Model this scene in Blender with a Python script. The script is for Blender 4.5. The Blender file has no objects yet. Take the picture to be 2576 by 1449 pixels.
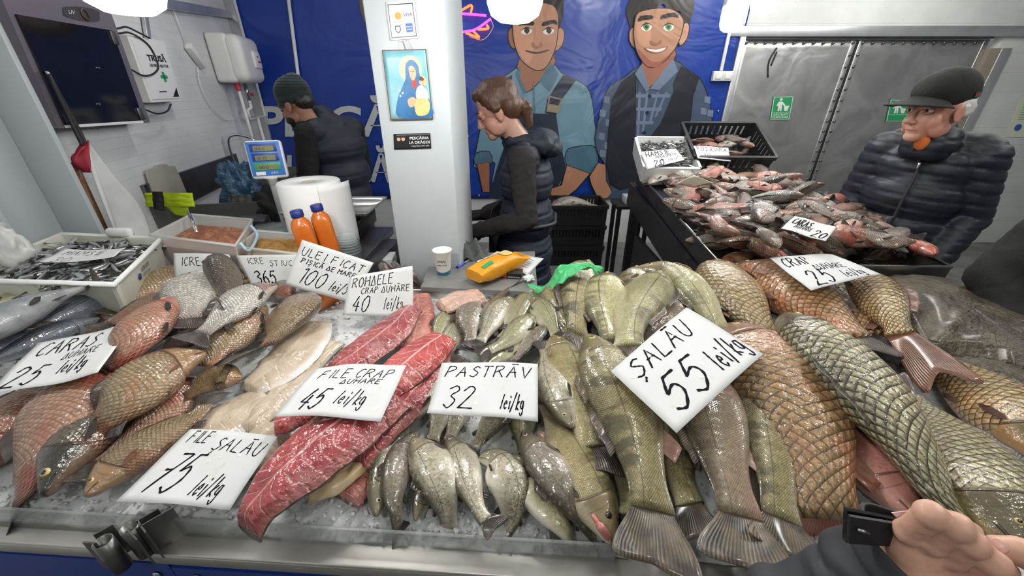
import bpy, bmesh, math, random
from math import sin, cos, pi, radians, sqrt, atan2
from mathutils import Vector, Matrix, Quaternion
from mathutils import noise as mn
random.seed(11)
S = bpy.context.scene
C = S.collection
# ------------------------------------------------------------------ camera, world, exposure
PITCH = radians(27.0); F = 967.0; CAMZ = 1.62; W0, H0 = 2576.0, 1449.0
cd = bpy.data.cameras.new('camera'); cam = bpy.data.objects.new('camera', cd); C.objects.link(cam)
cam.location = (0, 0, CAMZ); cam.rotation_euler = (pi/2 - PITCH, 0, 0)
cd.sensor_fit = 'HORIZONTAL'; cd.sensor_width = 36.0; cd.lens = F/W0*36.0; cd.clip_start = 0.02
S.camera = cam
S.view_settings.view_transform = 'Standard'; S.view_settings.look = 'None'
S.view_settings.exposure = 0.0; S.view_settings.gamma = 1.0; S.view_settings.use_curve_mapping = False
wd = bpy.data.worlds.new('world'); S.world = wd; wd.use_nodes = True
wd.node_tree.nodes['Background'].inputs[0].default_value = (0.93, 0.97, 1.0, 1)
wd.node_tree.nodes['Background'].inputs[1].default_value = 0.17
LAMP_EMIT = 76.0
try:
    S.cycles.max_bounces = 6; S.cycles.diffuse_bounces = 3; S.cycles.glossy_bounces = 3
    S.cycles.transmission_bounces = 5; S.cycles.transparent_max_bounces = 8
    S.cycles.caustics_reflective = False; S.cycles.caustics_refractive = False
    S.cycles.sample_clamp_indirect = 6.0
except Exception: pass

# ------------------------------------------------------------------ pixel -> world
def ray(px, py):
    a, b = px - W0/2, H0/2 - py
    c, s = cos(PITCH), sin(PITCH)
    return Vector((a, b*s + F*c, b*c - F*s))
CO = Vector((0, 0, CAMZ))
def PZ(px, py, z):
    d = ray(px, py); return CO + d*((z - CAMZ)/d.z)
def PY(px, py, Y):
    d = ray(px, py); return CO + d*(Y/d.y)
def PL(px, py, p0, n):
    d = ray(px, py); return CO + d*((p0 - CO).dot(n)/d.dot(n))
BED = 0.90                     # top of the ice

# ------------------------------------------------------------------ node helper
class X:
    """a float or colour socket with arithmetic"""
    def __init__(s, g, k): s.g, s.k = g, k
    def _m(s, op, *o): return s.g.math(op, s, *o)
    def __add__(s, o): return s._m('ADD', o)
    __radd__ = __add__
    def __sub__(s, o): return s._m('SUBTRACT', o)
    def __rsub__(s, o): return s.g.math('SUBTRACT', o, s)
    def __mul__(s, o): return s._m('MULTIPLY', o)
    __rmul__ = __mul__
    def __truediv__(s, o): return s._m('DIVIDE', o)
    def fract(s): return s._m('FRACT')
    def abs(s): return s._m('ABSOLUTE')
    def sin(s): return s._m('SINE')
    def floor(s): return s._m('FLOOR')
    def max(s, o): return s._m('MAXIMUM', o)
    def min(s, o): return s._m('MINIMUM', o)
    def pow(s, o): return s._m('POWER', o)
    def step(s, lo, hi): return s.g.step(s, lo, hi)
class Gm:
    def __init__(s, name):
        s.m = bpy.data.materials.new(name); s.m.use_nodes = True
        s.t = s.m.node_tree; s.b = s.t.nodes['Principled BSDF']
        s.tc = s.t.nodes.new('ShaderNodeTexCoord')
    def put(s, inp, v):
        if isinstance(v, X): s.t.links.new(v.k, inp)
        elif isinstance(v, (tuple, list)):
            inp.default_value = tuple(v) + (1,) if len(v) == 3 and inp.type == 'RGBA' else tuple(v)
        else: inp.default_value = v
    def math(s, op, *a):
        n = s.t.nodes.new('ShaderNodeMath'); n.operation = op
        for i, v in enumerate(a): s.put(n.inputs[i], v)
        return X(s, n.outputs[0])
    def step(s, v, lo, hi):
        n = s.t.nodes.new('ShaderNodeMapRange'); n.interpolation_type = 'SMOOTHSTEP'
        s.put(n.inputs[0], v); n.inputs[1].default_value = lo; n.inputs[2].default_value = hi
        if lo > hi:
            n.inputs[1].default_value = hi; n.inputs[2].default_value = lo
            n.inputs[3].default_value = 1; n.inputs[4].default_value = 0
        return X(s, n.outputs[0])
    def mix(s, a, b, f, mode='MIX'):
        n = s.t.nodes.new('ShaderNodeMix'); n.data_type = 'RGBA'; n.blend_type = mode
        s.put(n.inputs[0], f); s.put(n.inputs[6], a); s.put(n.inputs[7], b)
        return X(s, n.outputs[2])
    def vec(s, kind='Object'): return X(s, s.tc.outputs[kind])
    def uv(s):
        n = s.t.nodes.new('ShaderNodeSeparateXYZ'); s.t.links.new(s.tc.outputs['UV'], n.inputs[0])
        return X(s, n.outputs[0]), X(s, n.outputs[1])
    def xyz(s, kind='Object'):
        n = s.t.nodes.new('ShaderNodeSeparateXYZ'); s.t.links.new(s.tc.outputs[kind], n.inputs[0])
        return [X(s, n.outputs[i]) for i in range(3)]
    def comb(s, x, y, z=0.0):
        n = s.t.nodes.new('ShaderNodeCombineXYZ')
        for i, v in enumerate((x, y, z)): s.put(n.inputs[i], v)
        return X(s, n.outputs[0])
    def noise(s, scale, detail=3, rough=.55, vec=None, dist=0.0):
        n = s.t.nodes.new('ShaderNodeTexNoise')
        s.t.links.new((vec or s.vec()).k, n.inputs['Vector'])
        n.inputs['Scale'].default_value = scale; n.inputs['Detail'].default_value = detail
        n.inputs['Roughness'].default_value = rough; n.inputs['Distortion'].default_value = dist
        return X(s, n.outputs[0])
    def voro(s, scale, vec=None, feature='F1'):
        n = s.t.nodes.new('ShaderNodeTexVoronoi'); n.feature = feature
        s.t.links.new((vec or s.vec()).k, n.inputs['Vector']); n.inputs['Scale'].default_value = scale
        return X(s, n.outputs[0])
    def rnd(s):
        n = s.t.nodes.new('ShaderNodeObjectInfo'); return X(s, n.outputs['Random'])
    def bump(s, h, strength=.5, dist=.002):
        n = s.t.nodes.new('ShaderNodeBump'); s.put(n.inputs['Height'], h)
        n.inputs['Strength'].default_value = strength; n.inputs['Distance'].default_value = dist
        s.t.links.new(n.outputs[0], s.b.inputs['Normal'])
    def set(s, **k):
        names = dict(color='Base Color', rough='Roughness', metal='Metallic', spec='Specular IOR Level', trans='Transmission Weight',
                     coat='Coat Weight', coatr='Coat Roughness', alpha='Alpha', ior='IOR', emit='Emission Color', emits='Emission Strength',
                     sss='Subsurface Weight', sheen='Sheen Weight')
        for a, v in k.items(): s.put(s.b.inputs[names[a]], v)
        return s
MATS = {}
def pm(name, color, rough=.5, metal=0.0, n=None, bump=None, **k):
    """plain procedural material: n=(scale, second colour, amount, lo, hi), bump=(scale, strength, dist)"""
    if name in MATS: return MATS[name]
    g = Gm(name); c = color
    if n:
        f = g.noise(n[0], 4, .6)
        f = f.step(n[3] if len(n) > 3 else .35, n[4] if len(n) > 4 else .7)*n[2]
        c = g.mix(color, n[1], f)
    g.set(color=c, rough=rough, metal=metal, **k)
    if bump: g.bump(g.noise(bump[0], 3), bump[1], bump[2])
    MATS[name] = g.m
    return g.m

# ------------------------------------------------------------------ mesh helper
class MB:
    def __init__(s): s.v, s.f, s.uv, s.sm = [], [], [], []
    def add(s, vs, fs, uvs=None, smooth=True):
        b = len(s.v); s.v += [Vector(v) for v in vs]
        for i, f in enumerate(fs):
            s.f.append(tuple(b + j for j in f)); s.uv.append([uvs[j] for j in f] if uvs else None); s.sm.append(smooth)
        return s
    def bm(s, bm, M=None, smooth=False):
        bm.verts.ensure_lookup_table(); bm.verts.index_update()
        vs = [(M @ v.co) if M else v.co.copy() for v in bm.verts]
        s.add(vs, [[v.index for v in f.verts] for f in bm.faces], None, smooth); bm.free(); return s
    def box(s, c, size, rot=None, bev=0.0, seg=2):
        b = bmesh.new(); bmesh.ops.create_cube(b, size=1.0)
        for v in b.verts: v.co = Vector((v.co.x*size[0], v.co.y*size[1], v.co.z*size[2]))
        if bev > 0: bmesh.ops.bevel(b, geom=b.edges[:], offset=bev, segments=seg, affect='EDGES', profile=.5)
        M = Matrix.Translation(Vector(c)) @ (rot.to_4x4() if rot else Matrix.Identity(4))
        return s.bm(b, M, bev > 0)
    def cyl(s, p0, p1, r0, r1=None, n=16, cap=True):
        r1 = r0 if r1 is None else r1; p0, p1 = Vector(p0), Vector(p1)
        q = (p1 - p0).normalized().to_track_quat('Z', 'Y'); vs = []
        for p, r in ((p0, r0), (p1, r1)):
            for i in range(n): vs.append(p + q @ Vector((r*cos(2*pi*i/n), r*sin(2*pi*i/n), 0)))
        fs = [(i, (i+1) % n, n + (i+1) % n, n+i) for i in range(n)]
        s.add(vs, fs)
        if cap:
            s.add(vs[:n], [tuple(range(n-1, -1, -1))], None, False); s.add(vs[n:], [tuple(range(n))], None, False)
        return s
    def tube(s, pts, r, n=10, cyc=False, sm=0):
        pts = [Vector(p) for p in pts]
        if sm: pts = crom(pts, sm, cyc)
        m = len(pts); vs = []; up = Vector((0, 0, 1)); last = None
        for i, p in enumerate(pts):
            t = ((pts[(i+1) % m] - pts[i-1]) if cyc else (pts[min(i+1, m-1)] - pts[max(i-1, 0)])).normalized()
            if last is None:
                a = t.orthogonal().normalized()
            else:
                a = (last - t*last.dot(t)); a = a.normalized() if a.length > 1e-6 else t.orthogonal().normalized()
            last = a; b = t.cross(a)
            rr = r[i*(len(r)-1)//max(m-1, 1)] if isinstance(r, (list, tuple)) else r
            for k in range(n): vs.append(p + (a*cos(2*pi*k/n) + b*sin(2*pi*k/n))*rr)
        fs = []
        for i in range(m if cyc else m-1):
            for k in range(n):
                fs.append((i*n+k, i*n+(k+1) % n, ((i+1) % m)*n+(k+1) % n, ((i+1) % m)*n+k))
        if not cyc: fs += [tuple(range(n-1, -1, -1)), tuple((m-1)*n+k for k in range(n))]
        return s.add(vs, fs)
    def lathe(s, prof, c=(0, 0, 0), n=32, M=None, close=True):
        c = Vector(c); vs = []
        for (r, z) in prof:
            for i in range(n):
                v = Vector((r*cos(2*pi*i/n), r*sin(2*pi*i/n), z)); vs.append((M @ v if M else v) + c)
        fs = [(k*n+i, k*n+(i+1) % n, (k+1)*n+(i+1) % n, (k+1)*n+i) for k in range(len(prof)-1) for i in range(n)]
        if close: fs += [tuple(range(n-1, -1, -1)), tuple((len(prof)-1)*n+i for i in range(n))]
        return s.add(vs, fs)
    def grid(s, fn, nu, nv, thick=0.0, cyc=False):
        """fn(a,b) -> Vector, a,b in 0..1; thick: closed slab below the sheet"""
        P = [[Vector(fn(i/nu, j/nv)) for j in range(nv+1)] for i in range(nu+1)]
        vs, uv = [], []
        for i in range(nu+1):
            for j in range(nv+1): vs.append(P[i][j]); uv.append((i/nu, j/nv))
        w = nv+1
        fs = [(i*w+j, (i+1)*w+j, (i+1)*w+j+1, i*w+j+1) for i in range(nu) for j in range(nv)]
        if thick:
            b = len(vs)
            for i in range(nu+1):
                for j in range(nv+1):
                    du = P[min(i+1, nu)][j] - P[max(i-1, 0)][j]; dv = P[i][min(j+1, nv)] - P[i][max(j-1, 0)]
                    nn = du.cross(dv); nn = nn.normalized() if nn.length > 1e-12 else Vector((0, 0, 1))
                    vs.append(P[i][j] - nn*thick); uv.append((i/nu, j/nv))
            fs += [tuple(b+k for k in reversed(f)) for f in fs]
            ring = [i*w for i in range(nu+1)] + [nu*w+j for j in range(1, nv+1)] + [i*w+nv for i in range(nu-1, -1, -1)] + [j for j in range(nv-1, 0, -1)]
            for k in range(len(ring)):
                a, c = ring[k], ring[(k+1) % len(ring)]; fs.append((c, a, b+a, b+c))
        return s.add(vs, fs, uv)
    def poly(s, pts, thick, n):
        """flat plate: polygon pts (world) extruded by -n*thick"""
        n = Vector(n).normalized(); pts = [Vector(p) for p in pts]; m = len(pts)
        vs = pts + [p - n*thick for p in pts]
        from mathutils.geometry import tessellate_polygon
        tri = tessellate_polygon([pts]); fs = []
        for t in tri:
            a, b, c = t
            if (pts[b]-pts[a]).cross(pts[c]-pts[a]).dot(n) < 0: a, b, c = a, c, b
            fs += [(a, b, c), (m+c, m+b, m+a)]
        fs += [(i, (i+1) % m, m+(i+1) % m, m+i) for i in range(m)]
        return s.add(vs, fs, None, False)
    def build(s, name, mat, parent=None, org=None, subsurf=0):
        me = bpy.data.meshes.new(name)
        o = bpy.data.objects.new(name, me)
        off = Vector(org) if org is not None else (Vector(parent['_o']) if parent is not None and '_o' in parent.keys() else Vector((0, 0, 0)))
        me.from_pydata([tuple(v - off) for v in s.v], [], s.f); 
        if any(u for u in s.uv):
            l = me.uv_layers.new(name='UVMap').data; k = 0
            for u, f in zip(s.uv, s.f):
                for j in range(len(f)):
                    if u: l[k].uv = u[j]
                    k += 1
        me.polygons.foreach_set('use_smooth', s.sm)
        me.update()
        if mat: me.materials.append(MATS[mat] if isinstance(mat, str) else mat)
        C.objects.link(o)
        if parent is not None: o.parent = parent
        elif org is not None: o.location = off
        if subsurf:
            m = o.modifiers.new('sub', 'SUBSURF'); m.levels = m.render_levels = subsurf
        return o
def crom(pts, k, cyc=False):
    out = []; n = len(pts)
    for i in range(n if cyc else n-1):
        p0 = pts[(i-1) % n] if cyc or i > 0 else pts[0]*2 - pts[1]
        p1, p2 = pts[i], pts[(i+1) % n]
        p3 = pts[(i+2) % n] if cyc or i+2 < n else pts[-1]*2 - pts[-2]
        for j in range(k):
            t = j/k
            out.append(.5*((2*p1) + (p2-p0)*t + (2*p0-5*p1+4*p2-p3)*t*t + (3*p1-p0-3*p2+p3)*t*t*t))
    if not cyc: out.append(pts[-1].copy())
    return out
def tag(o, label, cat, group=None, kind=None):
    if label: o['label'] = label
    if cat: o['category'] = cat
    if group: o['group'] = group
    if kind: o['kind'] = kind
    return o
def thing(name, label, cat, loc, group=None):
    o = bpy.data.objects.new(name, None); C.objects.link(o)
    o.empty_display_size = .02; o.location = loc; o['_o'] = tuple(loc)
    return tag(o, label, cat, group)
def struct(o, label=None): o['kind'] = 'structure'; return tag(o, label, None)
def clean():
    for o in bpy.data.objects:
        if '_o' in o.keys(): del o['_o']
def lerp(a, b, t): return a + (b-a)*t
def sstep(x, a, b):
    t = max(0., min(1., (x-a)/(b-a))); return t*t*(3-2*t)
# ------------------------------------------------------------------ setting
YB = 4.4
pm('white_panel', (.74, .76, .76), .45, n=(3, (.62, .64, .64), .5))
pm('grey_paint', (.47, .51, .53), .4, n=(6, (.44, .48, .50), .6), bump=(60, .08, .002))
pm('alu', (.62, .64, .66), .35, .7, n=(8, (.45, .47, .48), .5))
pm('steel', (.60, .60, .58), .28, 1.0, n=(5, (.42, .42, .41), .7), bump=(9, .12, .01))
pm('dark_steel', (.22, .22, .22), .35, .9, n=(7, (.12, .12, .12), .7))
pm('black_plastic', (.012, .012, .013), .4, n=(30, (.03, .03, .03), .6))
pm('white_plastic', (.80, .80, .77), .35)
pm('concrete', (.22, .22, .21), .6, n=(4, (.12, .12, .12), .8))
pm('gloss_black', (.006, .006, .007), .08)
pm('rubber', (.02, .02, .02), .6)
pm('white_ink', (.86, .86, .86), .5)
pm('black_ink', (.015, .015, .018), .5)
pm('paper', (.64, .65, .65), .8, spec=.2, n=(40, (.57, .56, .51), .6, .62, .72))
pm('screw_steel', (.45, .45, .45), .25, 1.0)
pm('chrome', (.75, .75, .76), .12, 1.0)

def wall_mat(name, base, period, axis=2):
    g = Gm(name); x, y, z = g.xyz()
    w = (z/period).fract(); line = w.step(.0, .03)*(w.step(1.0, .97))
    n = g.noise(2.5, 4); n2 = g.noise(40, 2)
    c = g.mix(tuple(b*.86 for b in base), base, n.step(.3, .7))
    c = g.mix(tuple(b*.72 for b in base), c, line*.35 + .65)
    spots = n2.step(.72, .76)
    c = g.mix(c, (.3, .29, .27), spots*.5)
    g.set(color=c, rough=.5); g.bump(line, .35, .004); MATS[name] = g.m
wall_mat('ribbed_panel', (.76, .78, .78), .055)
wall_mat('wide_panel', (.76, .78, .76), .17)

def quadbox(name, a, b, z0, z1, th, mat):
    """upright slab from ground point a to b (x,y), thickness th away from the camera"""
    a, b = Vector((a[0], a[1], 0)), Vector((b[0], b[1], 0)); d = (b-a).normalized(); n = Vector((-d.y, d.x, 0))
    m = MB(); c = (a+b)/2 + n*th/2
    rot = Matrix((d, n, (0, 0, 1))).transposed()
    m.box((0, 0, 0), ((b-a).length, th, z1-z0))
    o = m.build(name, mat, org=(0, 0, 0)); o.matrix_world = Matrix.Translation((c.x, c.y, (z0+z1)/2)) @ rot.to_4x4()
    return o
struct(MB().box((0, 1.5, -.05), (20, 10, .1)).build('floor', 'concrete'), 'grey concrete market floor')
struct(MB().box((0, 1.5, 2.95), (20, 10, .1)).build('ceiling', 'white_panel'), 'white market hall ceiling')
LWA = Vector((-2.67 + (YB-.2)*.225, .2, 0)); LWB = Vector((-2.67, YB, 0))
LD = (LWB-LWA).normalized(); LN = Vector((LD.y, -LD.x, 0))        # normal into the room
struct(quadbox('wall_left', LWA - LD*1.2, LWB, 0, 2.9, .08, 'ribbed_panel'), 'ribbed white panel wall on the left')
def LWp(px, py, off=0.0): return PL(px, py, LWA + LN*off, LN)
dl = PY(1868, 100, YB).x; dr = PY(2492, 110, YB).x; dt = PY(2100, 97, YB).z
struct(quadbox('wall_back', (-2.95, YB), (dl-.02, YB), 0, 2.9, .08, 'ribbed_panel'), 'white ribbed panel wall behind the banner')
struct(quadbox('wall_back', (dr+.10, YB), (9, YB), 0, 2.9, .08, 'wide_panel'), 'white panel wall right of the steel door')
struct(quadbox('wall_back', (dl-.02, YB), (dr+.10, YB), dt+.10, 2.9, .08, 'wide_panel'), 'white panel wall above the steel door')
# door surround
struct(MB().box(((dl+dr)/2+.3, YB-.02, dt+.055), (dr-dl+.9, .05, .085), bev=.004).build('trim_1', 'alu'), 'pale aluminium lintel above steel door')
struct(MB().box((dl-.015, YB-.015, 1.0), (.055, .05, dt*2-1.9+.0), bev=.003).build('trim_2', 'alu'), 'aluminium jamb between banner and steel door')
struct(MB().box((dr+.15, YB-.01, 1.0), (.10, .05, 2.0), bev=.003).build('trim_3', 'alu'), 'wide aluminium jamb right of steel door')
pm('jamb_brown', (.33, .28, .22), .5)
struct(MB().box((dr+.05, YB+.05, 1.0), (.11, .16, 2.0)).build('trim_4', 'jamb_brown'), 'brownish reveal at right of steel door')
struct(MB().box(((dl+dr)/2, YB+.02, dt+.012), (dr-dl, .06, .025)).build('trim_5', 'dark_steel'), 'dark sliding rail under the lintel')
def door_mat():
    g = Gm('door_steel'); x, y, z = g.xyz()
    n = g.noise(2.2, 2, .5, dist=1.5); n3 = g.noise(5, 5); n2 = g.noise(60, 4)
    c = g.mix((.58, .58, .57), (.74, .74, .73), n.step(.35, .65)); c = g.mix(c, (.36, .35, .34), n3.step(.5, .8)*.5)
    c = g.mix(c, (.2, .2, .19), n2.step(.66, .72)*.5)
    g.set(color=c, rough=n3*.25+.26, metal=.92); g.bump(n, .45, .025); MATS['door_steel'] = g.m
door_mat()
seam_t = PY(2160, 110, YB).x
def door(name, x0, x1, label):
    root = thing(name, None, None, ((x0+x1)/2, YB+.03, 0)); struct(root, label)
    MB().grid(lambda a, b: (lerp(x1, x0, a), YB+.02+.006*sin(a*7)*sin(b*5), lerp(0.02, dt-.005, 1-b)), 24, 30, .03).build('door_panel', 'door_steel', root)
    for px in [x0+.03, x1-.03]:
        MB().box((px, YB+.022, dt/2), (.05, .012, dt-.03), bev=.003).build('edge_strip', 'door_steel', root)
    n = int((x1-x0)/.1)
    riv = []
    for k in range(n+1): riv.append((lerp(x0+.04, x1-.04, k/n), dt-.035))
    for k in range(1, 18): riv.append(((x1-.03) if name == 'door_1' else (x0+.03), dt-.035-k*.1))
    for (rx, rz) in riv:
        MB().lathe([(.014, 0), (.013, .005), (.006, .010), (.0005, .011)], (0, 0, 0), 10, Matrix.Rotation(pi/2, 4, 'X'))\
            .build('rivet', 'dark_steel', root, org=(0, 0, 0)).location = (rx-(x0+x1)/2, -.017, rz)
    return root
d1 = door('door_1', dl+.01, seam_t-.008, 'left stainless steel sliding door leaf with bin sticker')
d2 = door('door_2', seam_t+.008, dr, 'right stainless steel door leaf behind the man in cap')
struct(MB().box((seam_t, YB+.03, dt/2), (.022, .03, dt-.02)).build('trim_9', 'rubber'), 'dark strip standing in for the shaded gap between the two steel door leaves')  # dark strip put in for the shade inside the gap
# corner strip, back-left
struct(MB().box((LWB.x+.06, YB-.03, 1.45), (.10, .04, 2.9), bev=.004).build('trim_6', 'alu'), 'grey metal corner strip beside the water heater')
# cable duct along left wall top
p0, p1 = LWp(120, -40, .03), LWp(600, 40, .03)
def beam(name, p0, p1, w, h, mat, bev=.003):
    p0, p1 = Vector(p0), Vector(p1); d = (p1-p0).normalized(); sd = d.cross(Vector((0, 0, 1))).normalized(); up = sd.cross(d)
    return MB().box((0, 0, 0), ((p1-p0).length, w, h), bev=bev).build(name, mat, org=(0, 0, 0)), Matrix.Translation((p0+p1)/2) @ Matrix((d, sd, up)).transposed().to_4x4()
def beamo(*a, **k):
    o, M = beam(*a, **k); o.matrix_world = M; return o
struct(beamo('trim_7', p0, p1, .03, .06, 'alu'), 'grey metal rail along top of left wall')
struct(beamo('trim_8', LWp(355, -20, .02), LWp(388, 200, .02), .02, .04, 'alu'), 'grey upright strip behind the first-aid box')
# central pillar: yawed square steel column
YAW = radians(-4.0)
def pillar(name, c, w, d, yaw, label, z1=2.9, mat='grey_paint', z0=0):
    o = MB().box((0, 0, (z0+z1)/2), (w, d, z1-z0), bev=.006).build(name, mat, org=(0, 0, 0))
    o.location = (c[0], c[1], 0); o.rotation_euler = (0, 0, yaw); return struct(o, label)
PW, PD = .268, .34
pc = Vector((-.355, 1.53, 0)); e1 = Vector((cos(YAW), sin(YAW), 0)); e2 = Vector((-sin(YAW), cos(YAW), 0))
PFC = pc                                  # centre of the front face
pillar('pillar', pc + e2*(PD/2), PW, PD, YAW, 'pale grey square steel pillar carrying stickers and an icon')
def PP(px, py, off=.002): return PL(px, py, PFC - e2*off, -e2)
# left foreground column: H-profile, flange towards us
lc = Vector((-1.93, 1.62, 0))
hp = thing('pillar', None, None, lc); struct(hp, 'wide grey steel column at the left edge')
MB().box((lc.x, lc.y+.01, 1.45), (.24, .02, 2.9), bev=.003).build('flange', 'grey_paint', hp)
MB().box((lc.x-.05, lc.y-.10, 1.45), (.02, .20, 2.9), bev=.003).build('web', 'grey_paint', hp)
MB().box((lc.x-.085, lc.y-.21, 1.45), (.20, .02, 2.9), bev=.004).build('flange', 'grey_paint', hp)
# ------------------------------------------------------------------ counter with ice bed
GA, GB = PZ(0, 1300, BED), PZ(1550, 1395, BED)          # foot of the front guard
E1 = (GB-GA).normalized(); E2 = Vector((-E1.y, E1.x, 0)); O0 = PZ(600, 1338, BED)
def K(a, b, z): return O0 + E1*a + E2*b + Vector((0, 0, z-BED))
KR = Matrix((E1, E2, Vector((0, 0, 1)))).transposed()
KL, KRR, KB = -1.50, 1.75, .90                            # left, right, back limit of the bed
ct = thing('display_counter', 'stainless steel fish display counter with blue front panel', 'counter', K(0, .3, 0))
pm('blue_paint', (.012, .045, .26), .35, n=(20, (.35, .38, .42), .9, .70, .74))
pm('wood_edge', (.55, .42, .25), .6, n=(30, (.3, .2, .1), .7))
sa = (PZ(372, 1400, .89)-O0).dot(E1)
MB().box(K(0, KB/2+.03, BED-.055), (KRR-KL, KB+.06, .03), KR).build('tray_floor', 'steel', ct)
# two front ledges, the right one a little higher
pm('ledge_steel', (.56, .54, .50), .38, .75, n=(7, (.42, .40, .36), .6), bump=(12, .1, .01))
FE = {}
for nm, a0, a1, zt, pf in (('ledge', KL, sa-.012, .868, (180, 1380)), ('ledge', sa-.02, KRR, .875, (800, 1425))):
    m = MB(); ac = (a0+a1)/2; fe = (PZ(*pf, zt)-O0).dot(E2); FE[zt] = fe
    m.box(K(ac, (fe+.03)/2, zt), (a1-a0, .03-fe, .012), KR, bev=.003)
    m.box(K(ac, fe+.004, zt-.012), (a1-a0, .010, .030), KR, bev=.004)
    m.build(nm, 'ledge_steel', ct)
fe = max(FE.values())
MB().box(K(0, fe+.010, .843), (KRR-KL, .014, .012), KR).build('wooden_edge', 'wood_edge', ct)
MB().box(K((KL+sa)/2, fe+.008, .54), (sa-KL-.002, .016, .59), KR).build('front_panel', 'blue_paint', ct)
MB().box(K((KRR+sa)/2, fe+.008, .53), (KRR-sa-.002, .016, .59), KR).build('front_panel', 'blue_paint', ct)
for a in (sa-.035, sa+.045):
    MB().lathe([(.009, 0), (.008, .003), (.003, .005), (.0004, .0053)], K(a, fe-.001, .80), 12, KR.to_4x4() @ Matrix.Rotation(pi/2, 4, 'X')).build('screw', 'screw_steel', ct)
MB().box(K(0, .50, .43), (KRR-KL-.1, .8, .84), KR).build('cabinet', 'dark_steel', ct)
# rear rail
MB().box(K(0, KB+.055, BED+.005), (KRR-KL, .07, .05), KR, bev=.004).build('rear_rail', 'steel', ct)
for a in (KL, KRR): MB().box(K(a, KB/2+.02, BED-.01), (.012, KB+.10, .08), KR, bev=.003).build('end_rail', 'steel', ct)
# acrylic guard in front of the ice
g = Gm('acrylic'); g.set(color=(.80, .84, .82), rough=.12, trans=.75, ior=1.2, alpha=.55); MATS['acrylic'] = g.m
gl = thing('acrylic_guard', 'low clear acrylic guard strip along the front of the ice', 'guard', K(0, 0, BED))
sp = sa
MB().box(K((KL+sp)/2, .0, BED+.002), (sp-KL-.01, .006, .056), KR, bev=.001).build('pane', 'acrylic', gl)
ge = (PZ(1555, 1395, BED)-O0).dot(E1)
MB().box(K((ge+sp)/2, .0, BED+.002), (ge-sp-.01, .006, .056), KR, bev=.001).build('pane', 'acrylic', gl)
# extruded aluminium post at the joint
pm('post_alu', (.20, .20, .19), .35, .85, n=(12, (.12, .12, .11), .7))
po = thing('aluminium_post', 'cut aluminium extrusion standing on the counter joint', 'metal profile', K(sa-.02, -.05, .88))
def prof(m, pts, z0, z1):
    m.poly([p + Vector((0, 0, z1)) for p in pts], z1-z0, (0, 0, 1))
def ringm(c, ro, ri, z0, z1, n=20):
    return MB().lathe([(ri, z0), (ro, z0), (ro, z1), (ri, z1), (ri, z0)], c, n, None, False)
def KP(a, b): return K(a, b, 0) - Vector((0, 0, 0))
b0 = K(sa-.022, -.045, 0); b0.z = 0
for k, (da, db) in enumerate(((-.016, -.013), (.006, .012))):
    ringm(b0+E1*da+E2*db, .0135, .0118, .88, .955).build('hollow_tube', 'post_alu', po)
for da, db, an, ln in ((-.036, -.016, .0, .022), (-.034, .005, .9, .024), (.024, .0, -.45, .034), (.018, .034, .9, .03), (.036, .03, .9, .05), (.03, .012, -.5, .03)):
    r = KR @ Matrix.Rotation(an, 3, 'Z')
    MB().box(b0+E1*da+E2*db+Vector((0, 0, .9175)), (ln, .0025, .075), r).build('fin', 'post_alu', po)
# ------------------------------------------------------------------ crushed ice
def ice_mat():
    g = Gm('ice'); n = g.noise(55, 4); n2 = g.noise(12, 3)
    c = g.mix((.80, .84, .85), (.95, .96, .97), n.step(.35, .62)); c = g.mix(c, (.68, .73, .74), n2.step(.62, .8)*.5)
    g.set(color=c, rough=.25, trans=.25, ior=1.31, sss=.3, spec=.6)
    g.b.inputs['Subsurface Radius'].default_value = (.02, .025, .03); g.b.inputs['Subsurface Scale'].default_value = .3
    g.bump(g.noise(130, 3), .7, .004); MATS['ice'] = g.m
ice_mat()
ic = thing('crushed_ice', 'white crushed ice bedding under all the fish', 'ice', K(0, .4, BED)); ic['kind'] = 'stuff'
def ice_h(a, b):
    e = sstep(b, 0.0, .06)
    return -.010 + e*.012 + .012*mn.noise(Vector((a*14, b*14, 0))) + .006*mn.noise(Vector((a*50, b*50, 3)))
MB().grid(lambda s, t: K(lerp(KL, KRR, s), lerp(.004, KB+.02, t), BED-.006+ice_h(lerp(KL, KRR, s), lerp(.006, KB, t))), 260, 80).build('ice_surface', 'ice', ic)
m = MB(); rg = random.Random(3)
for k in range(5200):
    a, b = rg.uniform(-1.3, 1.3), rg.uniform(.006, KB+.01)
    if k < 900: b = rg.uniform(.006, .07)
    r = rg.uniform(.002, .0062)*(1 if rg.random() < .93 else 1.7); c = K(a, b, BED-.004+ice_h(a, b)+r*.5)
    q = Quaternion((rg.uniform(-1, 1), rg.uniform(-1, 1), rg.uniform(-1, 1), rg.uniform(-1, 1))).normalized()
    sx, sy, sz = rg.uniform(.6, 1.4), rg.uniform(.6, 1.2), rg.uniform(.5, 1)
    vs = [c + q @ Vector((x*sx, y*sy, z*sz))*r for x, y, z in ((1, 0, 0), (-1, 0, 0), (0, 1, 0), (0, -1, 0), (0, 0, 1), (0, 0, -1), (.6, .6, .6), (-.6, -.6, .6))]
    m.add(vs, [(0, 6, 4), (6, 2, 4), (2, 1, 4), (1, 7, 4), (7, 3, 4), (3, 0, 4), (0, 2, 6), (1, 3, 7), (2, 0, 5), (1, 2, 5), (3, 1, 5), (0, 3, 5)], None, False)
o = m.build('ice_chips', 'ice', ic); o['kind'] = 'stuff'
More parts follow.
